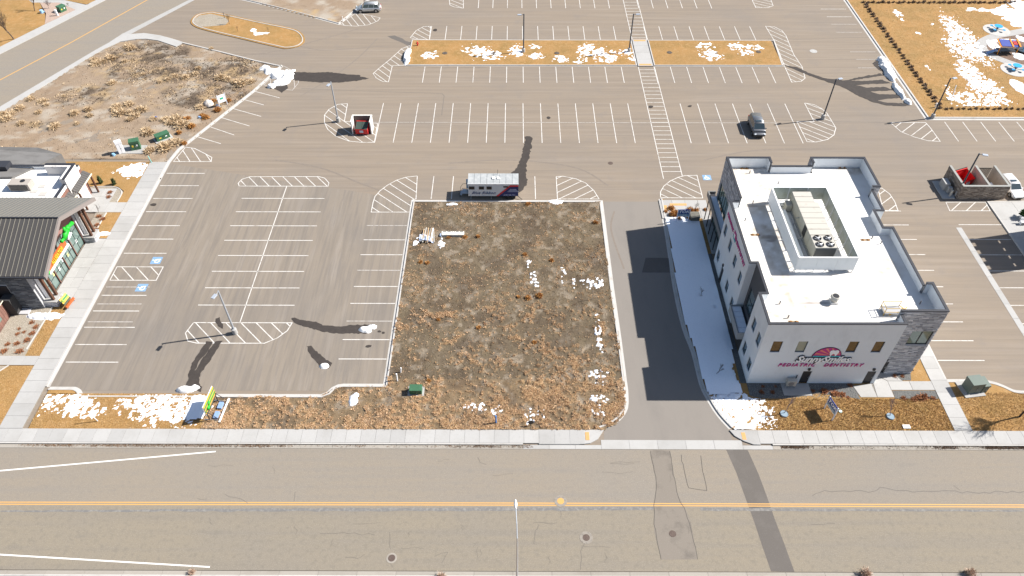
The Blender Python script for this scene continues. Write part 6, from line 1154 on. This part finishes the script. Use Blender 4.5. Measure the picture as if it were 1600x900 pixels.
x, y = G(829, 667, .1); bs = thing('small_black_sign', 'small black square sign on a stake at the street edge of the vacant lot', 'sign', (x, y, .1)); part('plate', MB().obox((x, y + .1, .75), ((1, 0, .9), (0, 1, 0), (-.9, 0, 1)), (.27, .02, .27)), BLACK, bs); part('stake', MB().tube((x, y + .15, .05), (x, y + .15, 1.0), .03), BLACK, bs)
x, y = G(652.5, 71, .12); hy = thing('fire_hydrant', 'red fire hydrant in the corner of the long golden island', 'hydrant', (x, y, .12)); part('barrel', MB().tube((x, y, .1), (x, y, .7), .14, .13, 12).tube((x, y, .7), (x, y, .88), .17, .06, 12), RED, hy, True); part('nozzle', MB().tube((x - .28, y, .5), (x + .28, y, .5), .07, n=8), RED, hy)
# manholes
IRON = M('iron_lid', (.085, .060, .050), [(10, one, (.12, .09, .075), .45, .65)], .7)
for i, (px, py, lb, mt) in enumerate([(612, 872, 'manhole with a white concrete collar near the south kerb', 'w'), (916, 840, 'manhole with a wide grey collar in the south lane', 'g'), (1051, 834, 'manhole in the old asphalt patch', 'n'), (876, 783, 'manhole on the yellow centre line', 'y'), (1271, 80, 'pale round lid in the far parking lane', 'p'), (954, 255, 'small dark drain lid in the lane above the vacant lot', 'n')]):
    x, y = G(px, py); t = thing('manhole', 'round ' + lb, 'manhole', (x, y, 0)); r = .42 if py > 300 else .45
    if mt in 'wgyp': part('collar', MB().tube((x, y, 0), (x, y, .016), r * (1.15 if mt == 'w' else 1.45), n=24), {'w': GUT, 'g': M('collar', (.245, .22, .19), [(4, one, (.17, .15, .13), .48, .68)], .9), 'y': MATS.get('collar') or GUT, 'p': CONC}[mt], t)
    part('lid', MB().tube((x, y, .0), (x, y, .024), r * (.55 if mt == 'p' else .78), n=20), YEL if mt == 'y' else (CONCK if mt == 'p' else IRON), t)
# lumber heap, crate
x, y = G(668, 380, .1); hp = thing('lumber_heap', 'heap of pale boards and blue white plastic on the vacant lot', 'lumber pile', (x, y, .1)); rr = random.Random(3)
for k in range(11):
    a = R(90 + rr.uniform(-9, 6)); cx_ = x - .75 + .15 * k + rr.uniform(-.05, .05); ln = rr.uniform(1.0, 1.45)
    part('board', MB().obox((cx_, y + 1.35 + rr.uniform(-.15, .15), .25 + .05 * (k % 3)), ((math.cos(a), math.sin(a), 0), (-math.sin(a), math.cos(a), 0), (0, 0, 1)), (ln, .06, .03)), [LWHITE, M('new_wood', (.50, .34, .19), rough=.8), CREAM, M('old_wood', (.36, .27, .18), rough=.8)][k % 4], hp)
mb = MB(); n = 9; gx = [(x - 1.15 + 1.9 * i / (n - 1) + rr.uniform(-.05, .05), y - .1 + 1.2 * j / (n - 1) + .5 * (1 - i / (n - 1)), .16 + .38 * rr.random() * math.sin(math.pi * (i + .5) / n)) for j in range(n) for i in range(n)]
mb.add(gx, [(j * n + i, j * n + i + 1, (j + 1) * n + i + 1, (j + 1) * n + i) for j in range(n - 1) for i in range(n - 1)]); part('tarpaulin', mb, M('tarp', (.60, .66, .78), [(3, one, (.18, .30, .58), .56, .66)], .4), hp)
x, y = G(690, 370, .1); x2, _ = G(725, 370, .1); cr = thing('slotted_panel', 'long white slotted panel lying on the vacant lot', 'panel', (x, y, .1)); part('frame', MB().box(x, x2, y + .05, y + .75, .12, .42, .5), M('panel_white', (.60, .59, .55), [(3, one, (.50, .46, .38), .5, .7)], .7), cr)
for k, (a, b) in enumerate(((.05, .2), (.25, .4), (.45, .49), (.54, .58), (.63, .76), (.81, .96))): part('slot', MB().box(x + (x2 - x) * a, x + (x2 - x) * b, y + .56, y + .68, .41, .428, .5), BLACK, cr)
part('end_cap', MB().box(x - .22, x - .005, y + .0, y + .45, .1, .3, .5), M('tarp_blue', (.45, .55, .72), rough=.6), cr)
q = G(351, 26, .12); post('grey stake on the gravel end of the kerbed island', 351, 28, 1.1, POLE, .05)
# kerb rock and bits
for px, py, lb, c, s in ((244, 184, 'blue bucket on the open land', (.03, .10, .35), .28), (312, 184, 'pale blue jug beside the brown tuft near the kerb', (.25, .40, .65), .3), (340, 166, 'crumpled white plastic under the white sign', (.7, .7, .75), .38), (178, 243, 'light blue hose box by the white cabinet', (.25, .45, .65), .4), (66, 20, 'light blue plastic tub beside the bare bush by the side road', (.30, .50, .75), .6)):
    x, y = G(px, py, .1); tag(part('litter' if 'plastic' in lb else 'container', MB().tube((x, y, .05), (x, y, .05 + s), s * .6, s * .5, 10).tube((x + s * .4, y, .1), (x + s * .7, y, .1 + s * .5), s * .25, s * .2, 8), M('lit_%d' % px, c, rough=.5), off=(x, y, .1)), lb, 'litter' if 'plastic' in lb else 'container')
x, y = G(326, 163, .1); tag(part('boulder', MB().tube((x, y, 0), (x, y, .5), .85, .7, 9).tube((x, y, .5), (x, y, .85), .7, .25, 9), M('boulder', (.50, .46, .43), [(3, one, (.38, .33, .28), .5, .7)], .95), off=(x, y, .1), bevel=.1), 'large pale boulder left of the white sign', 'rock')
# ------------------------------------------------------------------ plants
def clump_mesh(name, r, h, n, seed, mat, wd=.05, up=.5, core=True):
    rr = random.Random(seed); mb = MB()
    for k in range(n):
        a = rr.uniform(0, 6.283); e = math.acos(rr.uniform(0, 1)) ; l = rr.uniform(.65, 1.05); b = Vector((rr.gauss(0, r * .25), rr.gauss(0, r * .25), 0))
        tip = b + Vector((math.cos(a) * math.sin(e) * r * l, math.sin(a) * math.sin(e) * r * l, math.cos(e) * h * l)); s_ = Vector((-math.sin(a), math.cos(a), 0)) * wd * rr.uniform(.5, 1.3)
        m = (b + tip) / 2 + Vector((rr.gauss(0, r * .1), rr.gauss(0, r * .1), h * .12)); mb.add([b - s_ * .5, b + s_ * .5, m + s_, tip, m - s_], [(0, 1, 2, 3, 4)], rr.random())
    return mb.mesh(name, mat)
LAND = [('tall green electrical cabinet', 212, 228), ('long low green box', 254, 216), ('white cabinet', 187, 228), ('white sign', 350, 160), ('large pale boulder', 326, 163), ('corner snow pile', 440, 122), ('long footpath end', 250, 256), ('ramp of the side road pavement', 250, 62), ('side road kerb at the left edge', 20, 165),
    ('side road pavement bend', 150, 88), ('left edge of the photo', 0, 215), ('office trailer', 770, 290), ('slotted panel', 707, 366), ('lumber heap', 667, 365), ('green utility box', 648, 612), ('steel stake', 925, 466), ('small black sign', 829, 663), ('blue marker post', 775, 650), ('upper left vacant lot corner', 650, 320),
    ('upper right vacant lot corner', 935, 320), ('blue and white sign', 1066, 335), ('grey brown cabinet', 1086, 340), ('small air conditioner', 1234, 596), ('left watering ring', 1226, 646), ('edge on sign', 1298, 637), ('clinic entrance walk', 1360, 615), ('right footpath', 1475, 610), ('dark door of the clinic', 1258, 590), ('right watering ring', 1391, 650),
    ('stone pier', 90, 470), ('brown wing wall', 20, 510), ('lower footpath crossing', 20, 565), ('upper footpath crossing', 175, 322), ('upright conifers', 168, 288), ('blue bucket', 244, 184), ('middle of the vacant lot', 800, 450), ('dark soil of the open land', 230, 110)]
def where(px, py):
    d = sorted(LAND, key=lambda l: math.hypot(l[1] - px, l[2] - py))[0]; dx, dy = px - d[1], py - d[2]; r = math.hypot(dx, dy)
    hv = ('right' if dx > 0 else 'left') if abs(dx) > abs(dy) else ('below' if dy > 0 else 'above'); far = 'just' if r < 14 else ('a little' if r < 30 else ('some way' if r < 55 else 'far'))
    return far + ' ' + (hv + ' of' if hv in ('left', 'right') else hv) + ' the ' + ' '.join(d[0].split()[:7])
def plants(name, label, cat, group, px, meshes, z=.1, smin=.8, smax=1.2, world=False, labels=None):
    for i, p in enumerate(px):
        x, y = p[:2] if world else G(p[0], p[1], z); s_ = p[2] if len(p) > 2 else random.uniform(smin, smax); me = meshes[i % len(meshes)]
        o = bpy.data.objects.new(name, me); COL.objects.link(o); o.location = (x, y, z - .03); o.rotation_euler = (0, 0, random.uniform(0, 6.28)); o.scale = (s_, s_ * random.uniform(.85, 1.15), s_ * random.uniform(.85, 1.1))
        tag(o, labels[i] if labels else (label if world else ('small ' if s_ < .8 else ('large ' if s_ > 1.15 else '')) + label + ' ' + where(p[0], p[1])), cat, group)
tb = [clump_mesh('tumbleweed', .95, .75, 420, s, SAGE, .05) for s in range(4)]
plants('tumbleweed', 'straw coloured tumbleweed', 'shrub', 'tumbleweed clumps on the open land', [(200, 73), (205, 76), (148, 95, .9), (150, 100), (173, 92, 1.1), (195, 96, .6), (175, 130, .8), (182, 168), (187, 177, 1.15), (201, 164), (203, 176), (222, 172, 1.1), (211, 181), (180, 172, .7),
    (203, 187, .7), (85, 198, .9), (117, 177), (138, 172, .8), (140, 181, .7), (48, 155, .8), (66, 158, .8), (30, 170, .9), (72, 164, .6), (272, 119, .8), (290, 121, .8), (305, 116, .7), (345, 122), (355, 124, .8), (367, 128), (377, 131), (392, 128, .8), (313, 168, .9), (275, 187), (283, 195, 1.2), (268, 192, 1.1), (258, 187, .8),
    (297, 195, .7), (232, 209), (227, 204, .8), (10, 186), (4, 180, .9), (18, 178, .8), (162, 97, .8), (100, 150, .5), (276, 223, 1.0), (258, 231, 1.3), (234, 236, .9), (240, 186, .7), (330, 76, .5), (310, 107, .6), (262, 124, .6), (250, 128, .5), (223, 116, .5), (60, 176, .6), (33, 193, .7), (120, 193, .5)], tb, .08)
org = [clump_mesh('orange_shrub', .5, .6, 260, s + 9, M('orange_twigs', (.32, .14, .045), attr=[('tint', (.55, .30, .10))], rough=.95), .035) for s in range(3)]
plants('dry_shrub', 'orange brown tuft', 'shrub', 'orange tufts near the kerb', [(322, 184, 1.3), (316, 181), (340, 173, 1.2), (334, 158), (357, 158), (300, 198, 1.2), (288, 225), (293, 186), (280, 208)], org)
plants('dry_shrub', 'orange dead grass clump', 'shrub', 'orange clumps by the clinic entrance pad', [(1049, 326, 1.0), (1052, 336, 1.3), (1057, 335, 1.2), (1061, 343, .8), (1079, 330, 1.2), (1088, 329, .8), (1076, 343, .8), (1102, 328, .6), (1040, 331, .6)], org)
plants('dry_shrub', 'orange weed tuft', 'shrub', 'orange tufts on the vacant lot', [(727, 371, .7), (701, 371, .6), (747, 370, .6), (825, 319, .8), (825, 466, .8), (842, 463, .9), (862, 407, .7), (820, 398, .7), (930, 348, .8), (657, 410, .6), (668, 411, .6), (810, 464, .5), (685, 500, .5), (748, 512, .6), (835, 535, .6), (670, 595, .6)], org)
bed = [clump_mesh('bed_shrub', .38, .32, 120, s + 20, M('russet_twigs', (.18, .062, .030), attr=[('tint', (.36, .17, .08))], rough=.95), .03) for s in range(2)]
plants('bed_shrub', 'russet shrub in the tan gravel', 'shrub', 'russet shrubs in the left gravel beds', [(50, 504), (57, 511), (51, 521), (43, 532), (27, 537), (31, 549, 1.2), (38, 519, .7), (28, 522, .8), (30, 514, .7), (12, 538), (7, 549), (155, 338), (160, 343), (152, 352), (151, 358, .8), (172, 301), (170, 308), (162, 341, .7)], bed, .12)
plants('bed_shrub', 'russet shrub in dark gravel', 'shrub', 'low shrubs along the clinic front', [(1190, 613), (1207, 613, .8), (1288, 612, 1.2), (1304, 615, 1.3), (1316, 617, 1.1), (1325, 621, .6), (1192, 604, .6), (1212, 604, .5), (1270, 611, .7), (1328, 602, .8)], bed, .1)
plants('bed_shrub', 'grey brown shrub in dark gravel', 'shrub', 'shrubs right of the clinic entrance walk', [(1412, 622, .8), (1436, 622, 1.1), (1444, 621, 1.3), (1458, 622, .8), (1428, 624, .9), (1398, 588, .8), (1410, 588, .7)], bed, .1)
hg = [clump_mesh('hedge_clump', .42, .52, 70, s + 40, M('hedge_twigs', (.15, .105, .075), attr=[('tint', (.36, .27, .19))], rough=.95), .06) for s in range(2)]
plants('hedge_clump', 'dark brown grass clump in the diagonal row along the field kerb', 'shrub', 'clumps in the diagonal row beside the field kerb', [(67.65 + .25 * (k % 2), 102.8 + .98 * k) for k in range(39)], hg, .1, .9, 1.15, True)
plants('hedge_clump', 'dark brown grass clump in the row along the lower edge of the field', 'shrub', 'clumps in the row along the lower field edge', [(68.6 + .95 * k, 102.5 + .15 * (k % 2)) for k in range(16)], hg, .1, .7, .9, True)
plants('hedge_clump', 'dark brown grass clump in the row along the top of the field', 'shrub', 'clumps in the row along the top field edge', [(68.6 + .98 * k, 139.9 + .2 * (k % 2)) for k in range(30)], hg, .1, .95, 1.15, True)
cn = clump_mesh('dark_conifer', .28, 1.5, 260, 77, M('conifer_green', (.035, .06, .02), attr=[('tint', (.09, .11, .04))], rough=.9), .07)
plants('upright_conifer', '', 'shrub', None, [(158, 286, 1), (179, 288, 1)], [cn], .12, labels=['dark green upright conifer, left one in the rounded gravel bed', 'dark green upright conifer, right one in the rounded gravel bed'])
BARK = M('bark', (.085, .062, .050), [(8, (1, 1, .3), (.13, .10, .085), .45, .65)], .95)
def tree(name, label, x, y, h, spread, seed, z=.1, lv=4, mat=BARK, cat='tree', r0=None, trunk_h=.35, twigs=True, nb=4):
    rr = random.Random(seed); t = thing(name, label, cat, (x, y, z)); tk = MB(); cw = MB()
    def grow(p, d, l, r, k):
        segs = 3; q = Vector(p)
        for s_ in range(segs):
            d = (d + Vector((rr.gauss(0, .10), rr.gauss(0, .10), .03))).normalized(); e = q + d * l / segs; (tk if k == 0 else cw).tube(q, e, r * (1 - s_ / segs * .35), r * (1 - (s_ + 1) / segs * .35), 5 if k else 8, caps=False); q = e
        if k >= lv: return
        for b in range(nb if k else nb + 1):
            a = rr.uniform(0, 6.283); tl = rr.uniform(.4, .9) * spread; dd = (d + Vector((math.cos(a) * tl, math.sin(a) * tl, rr.uniform(0, .25)))).normalized(); grow(q if b % 2 else Vector(p).lerp(q, rr.uniform(.5, .95)), dd, l * rr.uniform(.55, .8), r * .52, k + 1)
    grow((x, y, z - .05), Vector((0, 0, 1)), h * trunk_h, r0 or h * .016, 0); part('trunk', tk, mat, t, True); part('crown', cw, mat, t, kind='stuff'); return t
tree('bare_tree', 'bare leafless tree leaning into the top left corner beside the pavement', *G(22, 62), 6.8, .55, 5, lv=4)
tree('bare_tree', 'slim bare tree on the golden lawn right of the corner tree', *G(55, 18), 5.0, .45, 8, lv=3)
tree('bare_bush', 'wide grey bare bush between the lawn and the pink gravel', *G(77, 14), 2.6, 1.1, 9, cat='bush', trunk_h=.25, nb=5, lv=4, mat=M('grey_bark', (.17, .14, .14), rough=.95))
tree('round_bush', 'low olive bare bush at the end of the pink gravel bed', *G(108, 10), 1.4, 1.3, 19, cat='bush', trunk_h=.2, nb=5, lv=4, mat=M('olive_bark', (.16, .13, .09), rough=.95))
tree('bare_tree', 'bare tree on the grass at the right street corner', *G(1592, 652), 6.4, .75, 15, lv=4, nb=5, mat=M('dark_bark', (.06, .045, .038), rough=.95))
tree('bare_sapling', 'small bare sapling on the left in the shaded snow', *G(1095, 462), 1.5, .7, 21, lv=3, cat='sapling', mat=MATS['dark_bark']); tree('bare_sapling', 'small bare sapling at the lower end of the shaded snow', *G(1119, 586), 2.0, .5, 22, lv=3, cat='sapling', mat=MATS['dark_bark'])
tree('bare_sapling', 'twiggy sapling standing on the clinic entrance pad', *G(1085, 329), 1.8, .6, 23, lv=3, cat='sapling'); tree('bare_sapling', 'twiggy sapling on the gravel near the footpath crossing', *G(155, 333), 1.6, .5, 24, lv=3, cat='sapling')
tree('bare_sapling', 'thin bare sapling at the gravel edge of the kerbed island', *G(359, 38), 2.3, .5, 27, lv=3, cat='sapling')
for i, (px, py) in enumerate(((372, 50), (420, 52))): tree('bare_sapling', ('left' if i == 0 else 'right') + ' sapling stub on the grassy part of the kerbed island', *G(px, py), 1.5, .4, 30 + i, lv=2, cat='sapling')
for px, py, lb in ((1225, 647, 'left'), (1391, 651, 'right')):
    x, y = G(px, py, .1); rg = thing('watering_ring', 'pale blue watering ring round the ' + lb + ' thin tree before the clinic', 'tree ring', (x, y, .1)); part('ring', MB().tube((x, y, .08), (x, y, .22), .42, .40, 20), M('ring_blue', (.20, .27, .33), [(5, one, (.28, .36, .42), .5, .7)], .8), rg); part('rim', MB().tube((x, y, .22), (x, y, .26), .42, .40, 20, caps=False), M('ring_rim', (.35, .42, .50), rough=.6), rg)
    tree('thin_tree', 'thin pinkish bare tree rising from the ' + lb + ' watering ring', x + .05, y + .1, 2.6, .22, 41 + px, lv=3, trunk_h=.45, mat=M('pink_bark', (.30, .22, .20), rough=.95))
for i, (px, py, lb) in enumerate(((870, 83, 'left of the big snow patches'), (939, 82, 'among the big snow patches'), (695, 83, 'near the left end'), (771, 83, 'in the left snow patch'), (1046, 82, 'on the shorter island, left'), (1117, 82, 'on the shorter island beside the snow'), (1185, 81, 'at the right end of the shorter island'))):
    x, y = G(px, py, .12); tag(part('tree_well', MB().tube((x, y, .1), (x, y, .17), .5, .42, 14), M('mulch', (.07, .055, .045), [(7, one, (.16, .14, .12), .5, .65)], .95), off=(x, y, .12)), 'dark round tree well ' + lb + ' of the golden islands', 'tree well', 'tree wells of the golden islands')
for px, py, lb in ((1383, 663, ''),): pass
x, y = G(1416, 667, .1); tag(part('valve_cover', MB().box(x - .38, x + .38, y - .22, y + .22, .1, .2, .5), LWHITE, off=(x, y, .1), bevel=.04), 'white rectangular valve cover in the golden grass near the street', 'cover'); x, y = G(1313, 643, .1); tag(part('valve_cover', MB().tube((x, y, .1), (x, y, .18), .17, n=14), M('pale_aqua', (.5, .68, .66)), off=(x, y, .1)), 'small round pale aqua cover right of the navy sign', 'cover')
weedy = clump_mesh('kerb_weed', .5, .9, 180, 91, M('kerb_weed', (.34, .22, .15), attr=[('tint', (.55, .42, .33))], rough=.95), .018); plants('kerb_weed', '', 'weed', None, [(1352, 897), (1515, 897), (690, 901), (300, 895, .7)], [weedy], .12, labels=['reddish dead weed at the south kerb, left of the two on the right', 'reddish dead weed at the south kerb near the right edge', 'dry weed at the south kerb near the lamp', 'dry weed at the south kerb by the white lane line'])
# ------------------------------------------------------------------ playground at the right edge
PTH = smoothpath(GP([(1620, 44), (1585, 51), (1560, 55), (1545, 60), (1534, 67), (1535, 76), (1548, 86), (1572, 96), (1600, 105), (1625, 110)], .12), 5)
part('playground_path', MB().strip(PTH, 1.75, .125, .5), CONC, kind='structure')
BLT = M('play_blue', (.03, .30, .62), rough=.4)
for i, (px, py, ra) in enumerate(((1557, 47, 2.3), (1586, 109, 2.3))):
    x, y = G(px, py, .12); part('play_pad', MB().tube((x, y, 0), (x, y, .14), ra, n=32), CONCK, kind='structure')
    xt, yt = x + .1, y + .1; pt = thing('picnic_table', ('upper' if i == 0 else 'lower') + ' blue picnic table with separate round seats on its pad', 'table', (xt, yt, .14)); part('tabletop', MB().tube((xt, yt, .85), (xt, yt, .90), .72, n=16), BLT, pt); part('pedestal', MB().tube((xt, yt, .14), (xt, yt, .85), .08), BLACK, pt)
    for k in range(4):
        a = R(40 + 90 * k); sx, sy = xt + 1.15 * math.cos(a), yt + 1.15 * math.sin(a); part('seat', MB().tube((sx, sy, .52), (sx, sy, .57), .27, n=12), BLT, pt); part('seat_arm', MB().tube((xt, yt, .25), (sx, sy, .5), .04), BLACK, pt)
x, y = G(1569, 83, .1); ps = thing('play_structure', 'navy and orange roofed play structure inside the path loop', 'playground equipment', (x, y, .1)); NB = M('play_navy', (.02, .045, .26), rough=.4); ORG_ = M('play_orange', (.72, .26, .02), rough=.4)
x0_, x1_ = x - 1.5, x + 1.7
part('roof_panel', MB().obox((x - .45, y + .2, 1.9), ((1, 0, -.06), (0, 1, .25), (.06, -.25, 1)), (1.0, .85, .05)), NB, ps); part('roof_panel', MB().obox((x + 1.15, y + .2, 1.78), ((1, 0, -.06), (0, 1, .25), (.06, -.25, 1)), (.55, .85, .05)), NB, ps)
for xx in (x - 1.55, x + .55, x + 1.8): part('roof_beam', MB().obox((xx, y + .2, 1.9), ((1, 0, 0), (0, 1, .25), (0, -.25, 1)), (.13, .95, .06)), ORG_, ps)
for k in range(3): part('grip', MB().obox((x + .95 + .22 * k, y + .2, 1.88), ((1, 0, 0), (0, 1, .25), (0, -.25, 1)), (.06, .45, .05)), RED, ps)
for xx in (x - 1.5, x + 1.7):
    for yy in (y - .5, y + .9): part('post', MB().tube((xx, yy, .1), (xx, yy, 1.8), .06), ORG_, ps)
part('deck', MB().box(x - 1.4, x + 1.6, y - .5, y + .8, .6, .7, .5), BLACK, ps); part('slide', MB().obox((x - 2.3, y, .45), ((1, 0, .45), (0, 1, 0), (-.45, 0, 1)), (.8, .3, .05)), M('slide_blue', (.25, .38, .60), rough=.3), ps)
x, y = G(1597, 80, .1); sp = thing('spinner', 'dark round spinner half cut off by the right edge of the photo', 'playground equipment', (x, y, .1)); part('disc', MB().tube((x, y, .4), (x, y, .5), 1.1, n=20), M('spinner_dark', (.04, .06, .08), rough=.5), sp); part('post', MB().tube((x, y, .1), (x, y, 1.3), .06), BLT, sp)
for k in range(3): a = R(120 * k); part('handle', MB().tube((x + .9 * math.cos(a), y + .9 * math.sin(a), .5), (x + .3 * math.cos(a), y + .3 * math.sin(a), 1.2), .03), BLT, sp)
part('play_surface', MB().sheet(jitter(GP([(1541, 70), (1548, 64), (1570, 58), (1610, 50), (1620, 105), (1590, 99), (1560, 88), (1545, 80)], .1), 1.5, .1, 3), .108, .5), M('mulch_brown', (.17, .115, .085), [(3, one, (.12, .08, .06), .45, .65)], .95), kind='structure')
# green potted shrub and white seat at the right edge
x, y = G(1597, 340, .12); gs = thing('potted_shrub', 'dark green round shrub in a pot at the right edge of the walk', 'shrub', (x, y, .12)); part('pot', MB().tube((x, y, .12), (x, y, .6), .35, .45, 14), LWHITE, gs); m_ = clump_mesh('foliage', .6, 1.0, 300, 5, M('green_leaf', (.03, .075, .025), attr=[('tint', (.07, .14, .05))], rough=.8), .09); o = part('foliage', None, None, gs, mesh=m_); o.location = (0, 0, .45)
x, y = G(1597, 350, .12); ch_ = thing('garden_chair', 'white chair on the walk below the green potted shrub', 'chair', (x, y, .12)); part('seat', MB().box(x - .4, x + .5, y - .25, y + .25, .5, .6), LWHITE, ch_); part('backrest', MB().box(x - .4, x + .5, y + .2, y + .28, .61, 1.0), LWHITE, ch_)
for q in (-.35, .35): part('leg', MB().box(x + q, x + q + .1, y - .2, y + .2, .12, .5), LWHITE, ch_)
